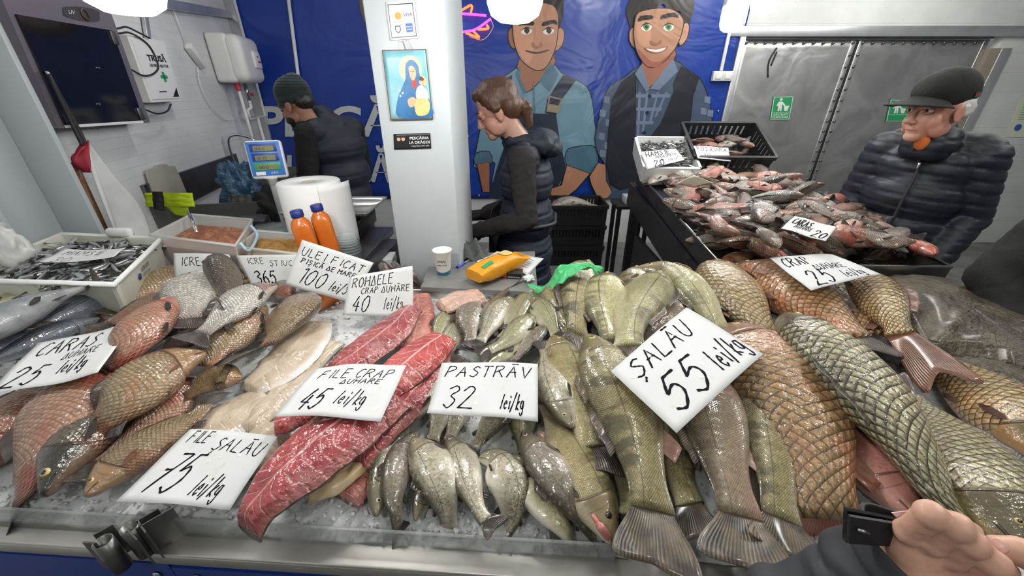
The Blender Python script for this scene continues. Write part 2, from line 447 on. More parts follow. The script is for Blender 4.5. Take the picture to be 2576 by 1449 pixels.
# ------------------------------------------------------------------ fish
def fish_mat(name, back, flank, belly, head, nu=34, nv=11, edge=(.05, .04, .03), edgew=.75, edgea=.8, red=0.0, redc=(.45, .07, .05),
             spots=0.0, speck=.35, spotsc=70, bars=0.0, stripes=0.0, line=0.0, rough=.22, bumps=.5, tailc=None, pale=.0, bp=(.38, .72), litw=.55, metal=0.0):
    g = Gm(name); u, v = g.uv(); rnd = g.rnd()
    n1 = g.noise(9, 4); n2 = g.noise(28, 3); n3 = g.noise(120, 2)
    vv = v + (n1-.5)*.22
    c = g.mix(belly, flank, vv.step(bp[0]-.22, bp[0]+.06)); c = g.mix(c, back, vv.step(bp[1]-.1, bp[1]+.22))
    c = g.mix(c, tuple(x*.6 for x in flank), (n2.step(.45, .75))*.45)
    if pale: c = g.mix(c, (.62, .58, .54), n1.step(.45, .6)*pale)
    body = u.step(.19, .235)
    h = n3*.2
    if nu:
        du = (n2-.5)*.010; A_ = (u+du)*nu + v*nv; B_ = (u+du)*nu - v*nv
        a = A_.fract(); b = B_.fract(); mx = a.max(b)
        wn = g.t.nodes.new('ShaderNodeTexWhiteNoise'); wn.noise_dimensions = '2D'; g.t.links.new(g.comb(A_.floor(), B_.floor()).k, wn.inputs['Vector']); wv = X(g, wn.outputs['Value'])
        e = mx.step(edgew, .97)*body
        lit = (1.0 - mx)*.5
        c = g.mix(c, tuple(min(1, x*1.9+.04) for x in flank), lit.step(.06, .34)*body*litw)
        c = g.mix(c, tuple(x*.35 for x in flank), wv.step(.35, 1.0)*body*.40)
        c = g.mix(c, edge, e*edgea)
        h = (mx*body)*1.3 + n3*.15 + wv*body*.25
    if speck:
        sp_ = g.noise(170, 2).step(.50, .62); c = g.mix(c, tuple(x*.30 for x in back), sp_*v.step(.12, .6)*speck)
        sp2 = g.noise(110, 2).step(.60, .70); c = g.mix(c, tuple(min(1, x*1.5+.05) for x in belly), sp2*speck*.6)
    if spots:
        sv = g.voro(spotsc); s = sv.step(.30, .20)*v.step(.30, .55)*n2.step(.38, .55)
        c = g.mix(c, (.02, .02, .02), s*spots)
    if bars:
        w = g.noise(4.5, 2, vec=g.comb(u*3.2+rnd*9., v*.35, rnd*5.)).step(.47, .60)*v.step(.42, .75)
        c = g.mix(c, tuple(x*.28 for x in back), w*bars)
    if stripes:
        w = ((v*15.0 + u*5.0 + (n1-.5)*1.2).fract()-.5).abs().step(.16, .30)*v.step(.50, .58)*u.step(.2, .3)
        c = g.mix(c, (.012, .014, .02), w*stripes)
    if line:
        w = ((v-.62+(u-.5)*(u-.5)*(-.12)).abs()).step(.014, .004)*body
        c = g.mix(c, tuple(x*.25 for x in back), w*line)
    if red:
        r = g.noise(7, 4, .65, dist=.6).step(.46, .64)*(v.step(.8, .3)*.75+.25)
        c = g.mix(c, redc, r*red)
    # head: gill cover edge, mouth, cheek tone
    hn = g.mix(head, tuple(x*.45 for x in head), n2.step(.4, .7)*.7); hn = g.mix(hn, tuple(x*.5 for x in back), v.step(.6, .9)*.8)
    hn = g.mix(hn, belly, v.step(.38, .1)*.8)
    c = g.mix(hn, c, body)
    gd = ((v-.45)*(v-.45)*(-.30) + u - .205)
    ge = gd.abs().step(.011, .002)*v.step(.12, .25)*v.step(.85, .7)
    gd2 = ((v-.40)*(v-.40)*(-.25) + u - .135)
    ge2 = gd2.abs().step(.007, .001)*v.step(.15, .3)*v.step(.7, .55)
    mo = ((v-.40+u*.5).abs()).step(.035, .012)*u.step(.085, .06)
    c = g.mix(c, (.03, .022, .02), (ge*.8).max(ge2*.45).max(mo*.9))
    if tailc: c = g.mix(c, tailc, u.step(.90, 1.0)*.7)
    c = g.mix(c, tuple(x*.5 for x in flank), rnd*.35)
    g.set(color=c, rough=n2*.15+rough+.04, spec=.5, coat=.8, coatr=.05, metal=metal)
    g.bump(h - ge*1.2 - mo + g.noise(38, 2)*1.6 + g.noise(140, 2)*.5, min(1.0, bumps*1.3+.15), .0038); g.t.links.new(g.t.nodes['Bump'].outputs[0], g.b.inputs['Coat Normal'])
    MATS[name] = g.m
def fin_mat(name, c1, c2, rough=.35):
    g = Gm(name); u, v = g.uv(); n = g.noise(20, 3)
    r = ((v*22.0 + (n-.5)*1.5).fract()-.5).abs()
    c = g.mix(c1, c2, n.step(.35, .65)); c = g.mix(c, tuple(x*.35 for x in c1), r.step(.28, .45)*.55); c = g.mix(c, c2, u.step(.22, .0)*.8); c = g.mix(c, c2, u.step(.75, 1.0)*.35)
    g.set(color=c, rough=rough, coat=.4, coatr=.15); g.bump(r, .8, .002); MATS[name] = g.m
fish_mat('crucian_bronze', (.075, .05, .025), (.27, .19, .095), (.42, .27, .17), (.34, .19, .08), 30, 10, (.05, .035, .02), .74, .42, red=.35, litw=.8)
fish_mat('crucian_red', (.06, .035, .025), (.30, .17, .105), (.46, .25, .18), (.40, .13, .08), 32, 11, (.08, .035, .025), .74, .42, red=.75, redc=(.40, .075, .055), litw=.7)
fish_mat('crucian_silver', (.12, .12, .11), (.40, .39, .34), (.62, .55, .50), (.30, .18, .15), 32, 11, (.10, .09, .08), .74, .45, red=.18, litw=.75)
fish_mat('crucian_dark', (.012, .012, .012), (.10, .075, .045), (.26, .17, .11), (.018, .018, .018), 30, 10, (.02, .015, .01), .7, .6, red=.25)
fish_mat('crucian_face', (.05, .03, .022), (.34, .18, .11), (.50, .26, .20), (.58, .10, .07), 32, 11, (.08, .035, .025), .74, .42, red=1.0, redc=(.52, .09, .065), litw=.7)
fish_mat('carp_gold', (.07, .06, .025), (.42, .30, .13), (.55, .30, .12), (.13, .095, .04), 24, 7.5, (.012, .010, .008), .70, .95, red=.15, redc=(.5, .16, .05), bumps=.8)
fish_mat('carp_orange', (.06, .045, .022), (.40, .25, .115), (.52, .21, .085), (.34, .14, .08), 24, 7.5, (.025, .012, .008), .72, .85, red=.5, redc=(.55, .13, .06), bumps=.8)
fish_mat('carp_silver', (.05, .05, .03), (.40, .36, .21), (.50, .36, .16), (.11, .085, .04), 25, 8, (.008, .009, .008), .68, .97, red=.08, bumps=.8)
fish_mat('carp_flesh', (.35, .16, .13), (.55, .25, .20), (.62, .33, .26), (.5, .22, .17), 0, 0, red=.5, bumps=.3)
fish_mat('trout_silver', (.040, .038, .016), (.40, .36, .255), (.70, .64, .53), (.30, .265, .16), 0, 0, speck=.45, spots=.95, spotsc=230, line=.6, bumps=.15, rough=.2)
fish_mat('trout_dark', (.03, .030, .016), (.24, .20, .145), (.60, .54, .45), (.18, .155, .09), 0, 0, speck=.5, spots=.9, spotsc=190, line=.5, red=.1, redc=(.35, .2, .25), bumps=.15, rough=.2)
fish_mat('trout_green', (.050, .050, .014), (.34, .32, .17), (.66, .62, .50), (.25, .23, .11), 0, 0, spots=.8, spotsc=230, line=.6, bumps=.15, rough=.2)
fish_mat('zander_olive', (.040, .036, .014), (.38, .32, .15), (.66, .58, .42), (.26, .19, .09), 80, 26, (.07, .06, .03), .6, .5, bars=.85, line=.7, bumps=.25, speck=.3)
fish_mat('zander_pale', (.070, .065, .026), (.48, .44, .22), (.72, .67, .52), (.34, .26, .15), 80, 26, (.10, .09, .05), .6, .4, bars=.6, line=.7, bumps=.25, speck=.2)
fish_mat('zander_pink', (.07, .055, .03), (.36, .28, .18), (.60, .46, .37), (.38, .23, .16), 80, 26, (.10, .08, .05), .6, .4, bars=.5, line=.6, red=.5, redc=(.50, .22, .17), bumps=.25)
fish_mat('bonito_blue', (.015, .022, .035), (.085, .10, .125), (.26, .28, .29), (.16, .18, .20), 0, 0, stripes=.9, bumps=.12, rough=.32)
fish_mat('bonito_grey', (.035, .045, .06), (.15, .175, .20), (.36, .37, .37), (.2, .2, .2), 0, 0, stripes=.25, bumps=.12, rough=.35)
fish_mat('roach_pink', (.06, .045, .04), (.52, .31, .25), (.68, .38, .30), (.62, .26, .19), 30, 10, (.14, .08, .065), .74, .45, red=.8, redc=(.60, .14, .11), rough=.25)
fish_mat('roach_grey', (.030, .027, .024), (.25, .205, .155), (.54, .45, .37), (.26, .17, .12), 30, 10, (.05, .04, .04), .72, .6, red=.25, redc=(.5, .16, .13), rough=.25)
fish_mat('anchovy_silver', (.015, .018, .022), (.50, .52, .53), (.86, .86, .84), (.16, .16, .16), 0, 0, speck=.1, bumps=.1, rough=.12, bp=(.30, .72), metal=.55)
fin_mat('fin_dark', (.035, .028, .025), (.09, .065, .05)); fin_mat('fin_rust', (.10, .04, .022), (.22, .09, .045)); fin_mat('fin_red', (.30, .09, .05), (.42, .20, .12))
fin_mat('fin_tan', (.36, .25, .12), (.48, .36, .20)); fin_mat('fin_pink', (.46, .24, .19), (.55, .36, .30)); fin_mat('fin_olive', (.035, .030, .025), (.17, .13, .085))
pm('eye_gold', (.55, .42, .16), .15); pm('eye_pale', (.62, .60, .48), .15); pm('pupil', (.006, .006, .006), .05, coat=1.0)

PROF = {
 'crucian': [(0, .022, .022, .022), (.03, .05, .045, .04), (.08, .085, .07, .06), (.15, .135, .11, .08), (.22, .175, .14, .095), (.35, .215, .175, .11), (.48, .21, .18, .105), (.62, .17, .155, .085), (.76, .115, .105, .06), (.88, .075, .07, .04), (.95, .068, .064, .03), (1, .075, .07, .018)],
 'carp': [(0, .024, .026, .026), (.03, .05, .05, .045), (.08, .08, .075, .065), (.15, .115, .10, .085), (.22, .145, .12, .10), (.35, .17, .145, .115), (.5, .165, .145, .11), (.64, .135, .12, .09), (.78, .095, .085, .062), (.9, .07, .062, .042), (1, .072, .066, .02)],
 'trout': [(0, .014, .016, .016), (.03, .034, .034, .03), (.08, .058, .055, .046), (.15, .082, .08, .06), (.22, .10, .10, .07), (.36, .12, .13, .082), (.5, .118, .13, .08), (.64, .10, .105, .066), (.78, .072, .07, .046), (.9, .052, .048, .03), (1, .056, .052, .014)],
 'zander': [(0, .012, .014, .016), (.03, .028, .028, .03), (.08, .046, .045, .046), (.15, .068, .066, .06), (.22, .088, .085, .07), (.35, .105, .11, .08), (.5, .10, .108, .078), (.64, .084, .088, .062), (.78, .062, .06, .045), (.9, .048, .046, .03), (1, .052, .05, .014)],
 'bonito': [(0, .012, .012, .012), (.05, .04, .04, .04), (.12, .075, .075, .07), (.25, .115, .12, .10), (.4, .13, .135, .11), (.55, .115, .12, .098), (.7, .08, .085, .07), (.83, .042, .045, .038), (.93, .02, .02, .024), (1, .014, .014, .014)],
 'roach': [(0, .02, .02, .02), (.03, .042, .042, .035), (.08, .07, .066, .055), (.15, .10, .095, .072), (.22, .125, .12, .085), (.35, .145, .145, .10), (.5, .14, .14, .095), (.64, .115, .11, .075), (.78, .078, .075, .05), (.9, .055, .052, .034), (1, .06, .056, .014)],
}
def pint(tab, u):
    for i in range(len(tab)-1):
        if u <= tab[i+1][0]:
            a, b = tab[i], tab[i+1]; t = (u-a[0])/(b[0]-a[0])
            p = tab[max(i-1, 0)]; q = tab[min(i+2, len(tab)-1)]; out = []
            for k in (1, 2, 3):
                ma = (b[k]-p[k])/max(b[0]-p[0], 1e-6)*(b[0]-a[0]); mb = (q[k]-a[k])/max(q[0]-a[0], 1e-6)*(b[0]-a[0])
                out.append((2*t**3-3*t*t+1)*a[k] + (t**3-2*t*t+t)*ma + (-2*t**3+3*t*t)*b[k] + (t**3-t*t)*mb)
            return out
    return list(tab[-1][1:])
DIRS = {'L': Vector((-1, 0, 0)), 'R': Vector((1, 0, 0)), 'U': Vector((0, 1, 0)), 'D': Vector((0, -1, 0)),
        'UL': Vector((-1, 1, 0)), 'UR': Vector((1, 1, 0)), 'DL': Vector((-1, -1, 0)), 'DR': Vector((1, -1, 0))}
FINS = {'crucian': ('fin_dark', .23, .15), 'carp': ('fin_dark', .20, .16), 'trout': ('fin_dark', .17, .14), 'zander': ('fin_olive', .20, .13), 'bonito': ('fin_dark', .12, .2), 'roach': ('fin_dark', .2, .14)}
def fish(name, sp, P, dors, mat, label, z=.05, dep=1.0, roll=18, tail=.17, fin=None, group=None, nring=40, nseg=22, eye='eye_gold', small=False, cat='fish', world=None, wid=1.0, normal=None, tailspread=1.0, pect=None, dors_h=1.0, eyes=1.0, tailroll=0):
    """P: pixels from snout to tail tip as (px, py[, z above the ice]); dors: image side of the back; roll lifts the back"""
    pts = world if world else [PZ(p[0], p[1], BED + (p[2] if len(p) > 2 else z)) for p in P]
    path = crom(pts, 16); cum = [0.]
    for i in range(1, len(path)): cum.append(cum[-1] + (path[i]-path[i-1]).length)
    LT = cum[-1]; L = LT*(1-tail)
    def at(s):
        s = max(0, min(LT*.99999, s)); j = 0
        while cum[j+1] < s: j += 1
        t = (s-cum[j])/max(cum[j+1]-cum[j], 1e-9); return path[j].lerp(path[j+1], t)
    hint = DIRS[dors] if isinstance(dors, str) else Vector(dors); UP = Vector(normal).normalized() if normal else Vector((0, 0, 1))
    sgn = None
    def frame(s):
        nonlocal sgn
        T = (at(s+.03*LT) - at(s-.03*LT)).normalized(); Sd = T.cross(UP).normalized()
        if sgn is None:
            sgn = 1
            mid = (at(LT*.9)-at(0)).normalized().cross(UP)
            if mid.dot(hint) < 0: sgn = -1
        Nn = Sd.cross(T).normalized(); D0 = Sd*sgn; r = radians(roll)
        return at(s), T, (D0*cos(r) + Nn*sin(r)), (Nn*cos(r) - D0*sin(r))
    frame(0)
    dep *= {'trout': 1.28, 'zander': 1.30, 'carp': 1.2, 'crucian': 1.1, 'bonito': 1.0, 'roach': 1.0}[sp]
    tab = PROF[sp]; ct = sum(pts, Vector())/len(pts); root = thing(name, label, cat, (ct.x, ct.y, ct.z-.03*0), group)
    us = []; sd0 = (ct.x*37.7+ct.y*91.3) % 50
    for i in range(nring+1):
        t = i/nring; us.append(t*.55 + .45*t*t if not small else t)
    def surf(u, th, k=1.0):
        c, T, D, N = frame(u*L); a, b, w = pint(tab, u); a *= dep; b *= dep; w *= dep*.5+.5; w *= wid
        if .10 < u < .24:
            gq = sstep(u, .10, .20)*(1-sstep(u, .205, .235)); w *= 1+.07*gq
        k *= 1+.045*mn.noise(Vector((u*4+sd0, cos(th)*.8, sin(th)*.8)))
        ca, sa_ = cos(th), sin(th); h = a if ca > 0 else b
        return c + (D*(h*ca) + N*(w*abs(sa_)**.9*(1 if sa_ > 0 else -1)))*(L*k)
    vs, uv, fs = [], [], []
    for i, u in enumerate(us):
        for j in range(nseg+1):
            th = 2*pi*j/nseg; vs.append(surf(u, th)); th2 = th if th <= pi else 2*pi-th; uv.append((u, 1-th2/pi))
    w = nseg+1
    for i in range(nring):
        for j in range(nseg): fs.append((i*w+j, i*w+j+1, (i+1)*w+j+1, (i+1)*w+j))
    n0 = len(vs); vs += [at(0) - frame(0)[1]*L*.006, at(L)]; uv += [(0, .5), (1, .5)]
    for j in range(nseg): fs += [(j+1, j, n0), (nring*w+j, nring*w+j+1, n0+1)]
    MB().add(vs, fs, uv).build('body', mat, root)
    fm, tl, sprd = FINS[sp]; fm = fin or fm
    # tail fin
    c1, T1, D1, N1 = frame(L*.985); tw = pint(tab, 1.)[0]*L*dep; sp_h = sprd*L*tailspread
    fork = .45 if sp in ('trout', 'roach', 'crucian', 'carp') else (.35 if sp == 'zander' else .8)
    T1 = (at(LT)-at(L*.96)).normalized(); D1 = (D1 - T1*D1.dot(T1)).normalized(); N1 = T1.cross(D1); D1 = D1*cos(radians(tailroll)) + N1*sin(radians(tailroll))*(1 if N1.z > 0 else -1); N1 = T1.cross(D1)
    def tf(a, b):
        q = b*2-1; ln = (LT-L)*(1.0 - fork*(1-abs(q)**1.3)*.6)*(1-.12*abs(q)**6)
        hh = lerp(tw*.85, sp_h, sstep(a, 0, 1)**.8)
        return at(L*.985) + T1*(ln*a) + D1*(q*hh) + N1*(.02*L*sin(q*2.4+a*2)*a)
    MB().grid(tf, 5 if small else 8, 6 if small else 16, .0015).build('tail_fin', fm, root)
    if small: return root
    def edge_fin(nm, u0, u1, ventral, h, lean, m):
        th = pi if ventral else 0
        def fn(a, b):
            u = lerp(u0, u1, b); base = surf(u, th, .96); c, T, D, N = frame(u*L); d = -D if ventral else D
            hh = h*L*(sstep(b, -.05, .25)*(1-.45*b))
            return base + d*(hh*a) + T*(lean*hh*a) + N*(.004*sin(b*18)*a*L)
        MB().grid(fn, 4, 12, .0014).build(nm, m, root)
    if sp == 'bonito':
        edge_fin('dorsal_fin', .28, .5, False, .06*dors_h, 1.0, fm); edge_fin('anal_fin', .62, .70, True, .06, 1.2, fm)
    elif sp == 'trout':
        edge_fin('dorsal_fin', .44, .57, False, .055*dors_h, 1.2, fm); edge_fin('anal_fin', .72, .80, True, .06, 1.0, fm); edge_fin('adipose_fin', .80, .84, False, .025, 1.2, fm)
    elif sp == 'zander':
        edge_fin('front_dorsal_fin', .28, .50, False, .05*dors_h, 1.4, fm); edge_fin('rear_dorsal_fin', .53, .78, False, .05*dors_h, 1.2, fm); edge_fin('anal_fin', .64, .76, True, .07, 1.0, 'fin_pink')
    else:
        edge_fin('dorsal_fin', .40, .74, False, .055*dors_h, 1.3, fm); edge_fin('anal_fin', .74, .83, True, .075, 1.0, fm)
    def leaf_fin(nm, u, v, ln, wdt, ang, m):
        th = pi*(1-v); base = surf(u, th, 1.0); c, T, D, N = frame(u*L)
        nn = (surf(u, th, 1.05)-base).normalized(); t2 = (surf(u+.05, th)-base).normalized(); s2 = nn.cross(t2)
        d = (t2*cos(ang) + s2*sin(ang)); sdir = nn.cross(d)
        def fn(a, b):
            q = b*2-1; ww = wdt*L*(a**.45)*(1.15-a*.45)*(1 if a < .85 else 1-(a-.85)*3.2)
            return base + nn*(.004+.012*L*a) + d*(ln*L*a*(1-.25*q*q*a)) + sdir*(q*ww*.5)
        MB().grid(fn, 7, 8, .0014).build(nm, m, root)
    pf = pect or fm
    leaf_fin('pectoral_fin', .225, .30, .14, .055, .25, pf); leaf_fin('pelvic_fin', .46 if sp != 'zander' else .28, .10, .11, .05, .2, pf)
    if eyes:
        rad = {'crucian': .019, 'carp': .0165, 'trout': .018, 'zander': .0185, 'bonito': .018, 'roach': .018}[sp]*L*eyes
        ue = .085 if sp != 'zander' else .10
        for sg in (1, -1):
            th = pi*(.40)*sg; p = surf(ue, th, 1.0); nn = (surf(ue+.02, th)-surf(ue-.02, th)).cross(surf(ue, th+.05)-surf(ue, th-.05)).normalized()
            if nn.dot(p-at(ue*L)) < 0: nn = -nn
            p = p - nn*rad*.12
            q = nn.to_track_quat('Z', 'Y').to_matrix().to_4x4()
            e = MB().lathe([(rad, -rad*.25), (rad*.97, .0), (rad*.8, rad*.28), (rad*.45, rad*.46), (rad*.02, rad*.52)], p, 16, q, False).build('eye', eye, root)
            MB().lathe([(rad*.56, rad*.36), (rad*.52, rad*.47), (rad*.3, rad*.55), (rad*.01, rad*.58)], p, 14, q, False).build('pupil', 'pupil', e, org=ct)
    return root
# ------------------------------------------------------------------ crucian carp pile
GC = 'crucian carp piled beside the CARAS card'
def cru(P, d, mat, label, **k): return fish('crucian_carp', 'crucian', P, d, mat, label, group=GC, **k)
cru([(-70, 1190), (50, 1065), (130, 965), (175, 900)], 'UL', 'crucian_red', 'pinkish scaled crucian carp at the far left under CARAS card', z=.03)
cru([(112, 1246, .05), (165, 1165, .06), (250, 1060, .05), (330, 960, .03), (380, 900, .03)], 'L', 'crucian_dark', 'crucian carp with black head and golden eye at ice front', dep=.66, roll=8, eyes=1.15)
cru([(488, 948), (410, 1045), (300, 1130), (235, 1180), (205, 1228)], 'UL', 'crucian_red', 'thin reddish crucian carp wedged under the large golden one', z=.04, dep=.75)
cru([(216, 1248), (315, 1165), (430, 1085), (500, 1040), (535, 985)], 'UL', 'crucian_bronze', 'golden crucian carp with orange belly nearest the FILE SALAU card', z=.05, dep=.95, roll=4, eyes=1.25, pect='fin_red')
cru([(258, 915, .07), (185, 1030, .07), (105, 1150, .06), (55, 1245, .02), (35, 1310, -.05)], 'L', 'crucian_red', 'blotchy red crucian carp lying tail first at the left front', dep=1.05, roll=-6)
cru([(516, 888, .10), (415, 932, .10), (312, 1015, .10), (232, 1095, .06), (195, 1150, .0)], 'UL', 'crucian_bronze', 'large golden crucian carp on top with its snout to the right', dep=1.12, roll=14, nring=56, nseg=28, pect='fin_red')
cru([(470, 765), (410, 815), (350, 870), (310, 900)], 'U', 'crucian_dark', 'dark brown crucian carp in the gap behind the large golden one', z=.03)
cru([(540, 830), (480, 850), (420, 880), (380, 910)], 'U', 'crucian_red', 'rust coloured crucian carp under the silver one', z=.03)
cru([(130, 870), (215, 805), (300, 755), (350, 720)], 'UL', 'crucian_bronze', 'olive crucian carp just above the CARAS card', z=.04, dep=.9)
cru([(545, 680), (430, 705), (330, 760), (280, 800)], 'U', 'crucian_bronze', 'copper coloured crucian carp at the back of the pile', z=.075, dep=.9)
cru([(480, 735), (390, 765), (300, 800), (235, 835)], 'U', 'crucian_red', 'pink and tan crucian carp with red tail above CARAS card', z=.085, dep=.85)
cru([(600, 672), (640, 690), (560, 730), (520, 750)], 'U', 'crucian_bronze', 'crucian carp under the dark one at the back', z=.05, dep=.8)
cru([(664, 688), (610, 700), (555, 725), (520, 750)], 'U', 'crucian_bronze', 'tan crucian carp peeping out at the ICRE STIUCA card', z=.085, dep=.95)
cru([(510, 690), (497, 735), (480, 790), (462, 832)], 'L', 'crucian_silver', 'pale silver crucian carp standing tail down in the pile', z=.125, dep=1.15, roll=10, pect='fin_pink')
cru([(561, 652), (566, 700), (574, 760), (585, 800)], 'L', 'crucian_dark', 'dark glistening crucian carp poking up before the ICRE CRAP card', z=.13, dep=.72, roll=65, wid=1.0)
cru([(730, 745), (690, 712), (640, 712), (600, 725)], 'U', 'crucian_red', 'pink raw looking crucian carp under the silver grey one', z=.06, dep=.9)
cru([(668, 772), (612, 822), (552, 880), (508, 930), (480, 962)], 'UL', 'crucian_bronze', 'brown crucian carp under the silver grey one', z=.07, dep=.95)
cru([(608, 950), (545, 955), (480, 990), (430, 1015)], 'U', 'crucian_bronze', 'short golden crucian carp beside the pale fillets', z=.055, dep=1.35)
cru([(752, 748), (732, 795), (690, 850), (645, 890), (535, 918)], 'R', 'crucian_bronze', 'broad gold flecked crucian carp at the right of the pile', z=.085, dep=1.45, roll=20, tail=.34)
cru([(438, 752, .15), (384, 806, .15), (325, 872, .14), (285, 940, .08), (262, 1000, -.02)], 'UL', 'crucian_face', 'bright red faced crucian carp above the CARAS card corner', z=.15, dep=.75, roll=0)
cru([(695, 718), (640, 742), (572, 790), (518, 832), (468, 872)], 'UL', 'crucian_silver', 'slim silver grey crucian carp on top at the back', z=.13, dep=.85, roll=22, fin='fin_dark')
# ------------------------------------------------------------------ bonito
GB_ = 'dark bonito at the left edge'
fish('bonito', 'bonito', [(-160, 880), (-20, 820), (130, 752), (240, 716), (275, 700)], 'U', 'bonito_grey', 'smooth blue grey bonito with upright tail by the white crate', z=.17, dep=1.15, roll=-15, tail=.12, tailroll=75, tailspread=.8, group=GB_, eyes=0)
fish('bonito', 'bonito', [(345, 722), (225, 768), (100, 822), (-60, 885), (-150, 930)], 'U', 'bonito_blue', 'dark striped bonito in the middle of the three', z=.10, dep=.74, roll=62, group=GB_, tail=.1, eyes=0)
fish('bonito', 'bonito', [(250, 800), (130, 845), (0, 900), (-120, 960)], 'U', 'bonito_blue', 'dark bonito half hidden behind the CARAS card', z=.08, dep=1.0, roll=62, group=GB_, tail=.1, eyes=0)
fish('mackerel', 'trout', [(-80, 790), (30, 750), (120, 724), (178, 716)], 'U', 'trout_green', 'small olive fish with tan belly behind the bonito', z=.12, dep=.9, roll=10, eyes=0)
# ------------------------------------------------------------------ trout
GT = 'trout around the PASTRAV card'
def tro(P, d, mat, label, **k):
    k.setdefault('z', .035); k.setdefault('eye', 'eye_pale')
    return fish('trout', 'trout', P, d, mat, label, group=GT, **k)
tro([(1110, 950), (1108, 1030), (1088, 1110), (1078, 1150)], 'L', 'trout_silver', 'silver trout hanging out below the left of PASTRAV card', z=.03, dep=1.1)
tro([(1160, 960), (1150, 1040), (1130, 1110), (1120, 1150)], 'L', 'trout_silver', 'trout strip seen between two trout under the PASTRAV card', z=.02)
tro([(1300, 980), (1250, 1050), (1195, 1125), (1170, 1170)], 'R', 'trout_silver', 'plump trout below the middle of the PASTRAV card', z=.04, dep=1.15)
tro([(1330, 960), (1312, 1040), (1318, 1120), (1340, 1190)], 'L', 'trout_green', 'trout half hidden behind the long purple sided one', z=.025, dep=1.1)
tro([(1045, 1310), (1062, 1258), (1085, 1190), (1110, 1130)], 'L', 'trout_dark', 'dark trout with only its face showing near the guard', z=.02, dep=.95)
tro([(946, 1298), (957, 1230), (985, 1140), (1020, 1060), (1045, 1000)], 'L', 'trout_silver', 'slim trout head down beside the red fillet', z=.03, roll=40, dep=.85)
tro([(1052, 1088), (1012, 1145), (990, 1230), (1000, 1310, 0.018), (1015, 1358, -0.035)], 'L', 'trout_dark', 'dark speckled trout second from the red fillet', z=.045, roll=30, dep=.95)
tro([(1040, 1104), (1075, 1155), (1108, 1225), (1128, 1300, 0.018), (1130, 1358, -0.035)], 'L', 'trout_silver', 'silver trout with eye upward, third from the red fillet', z=.055, dep=1.25, roll=2, tail=.13)
tro([(1128, 1096), (1158, 1150), (1178, 1220), (1212, 1295), (1262, 1338)], 'L', 'trout_silver', 'trout with its tail curling over the guard', z=.05, dep=1.0, roll=8, tail=.14)
tro([(1206, 1152), (1250, 1162), (1284, 1220), (1286, 1300, 0.018), (1265, 1358, -0.035)], 'R', 'trout_silver', 'fat bent trout with dark back, head tucked left', z=.055, dep=1.3, roll=4, tail=.1)
tro([(1292, 1145), (1325, 1200), (1375, 1275), (1425, 1340, 0.018), (1450, 1380, -0.035)], 'R', 'trout_green', 'yellowish trout squeezed left of the long purple sided one', z=.04, dep=.95, roll=5, tail=.1)
tro([(1316, 1084), (1352, 1145), (1412, 1225), (1475, 1320, 0.018), (1505, 1370, -0.035)], 'L', 'trout_dark', 'long purple sided trout sloping down to the zander head', z=.065, dep=.95, roll=4, tail=.1)
tro([(1012, 1072), (1045, 1022), (1092, 962), (1130, 910), (1150, 885)], 'L', 'trout_silver', 'trout peeping out at the left edge of PASTRAV card', z=.05, dep=.95)
tro([(1437, 1074), (1412, 1020), (1386, 950), (1372, 880), (1370, 850)], 'L', 'trout_silver', 'trout head down at the right edge of PASTRAV card', z=.085, dep=1.0, roll=-5)
GU = 'small trout heaped behind the PASTRAV card'
def tru(P, d, mat, label, **k): return fish('trout', 'trout', P, d, mat, label, group=GU, **dict(dict(z=.035, eye='eye_pale'), **k))
tru([(1175, 805), (1140, 845), (1120, 900), (1112, 930)], 'L', 'trout_silver', 'pale trout beside the bright red fillet, lowest of its heap', z=.025, dep=1.1)
tru([(1158, 778), (1118, 806), (1098, 850), (1090, 885)], 'L', 'trout_green', 'pale green trout under the pink skate piece', z=.035, dep=.95)
tru([(1214, 850), (1222, 795), (1252, 757), (1283, 722), (1302, 708)], 'R', 'trout_dark', 'dark trout with its tail raised towards the board', z=.035, dep=.85, roll=40)
tru([(1206, 750), (1178, 800), (1184, 850), (1180, 890)], 'L', 'trout_dark', 'dark speckled trout, tail down on bare ice', z=.05, dep=1.1, roll=10)
tru([(1290, 750), (1252, 782), (1222, 838), (1200, 872), (1190, 888)], 'L', 'trout_silver', 'bluish silver trout in the middle of the small heap', z=.05, dep=.9)
tru([(1340, 733), (1312, 772), (1282, 828), (1250, 860), (1232, 878)], 'R', 'trout_green', 'olive backed trout right of the bluish one', z=.055, dep=.9, roll=15)
tru([(1330, 855), (1280, 885), (1225, 915), (1195, 935)], 'U', 'trout_green', 'trout touching the top edge of PASTRAV card', z=.04, dep=1.0)
tru([(1352, 792), (1312, 822), (1270, 862), (1222, 884), (1192, 896)], 'U', 'trout_green', 'trout lying across the small heap, tail to the left', z=.065, dep=.95, roll=20)
tru([(1374, 815), (1342, 855), (1300, 900), (1265, 925)], 'R', 'trout_dark', 'dark backed trout at the right of the small heap', z=.06, dep=1.0, roll=25)
tru([(1336, 752), (1360, 775), (1386, 815), (1398, 842), (1415, 862)], 'R', 'trout_green', 'grey green trout with dark tail beside the zander', z=.075, dep=1.15, roll=30)
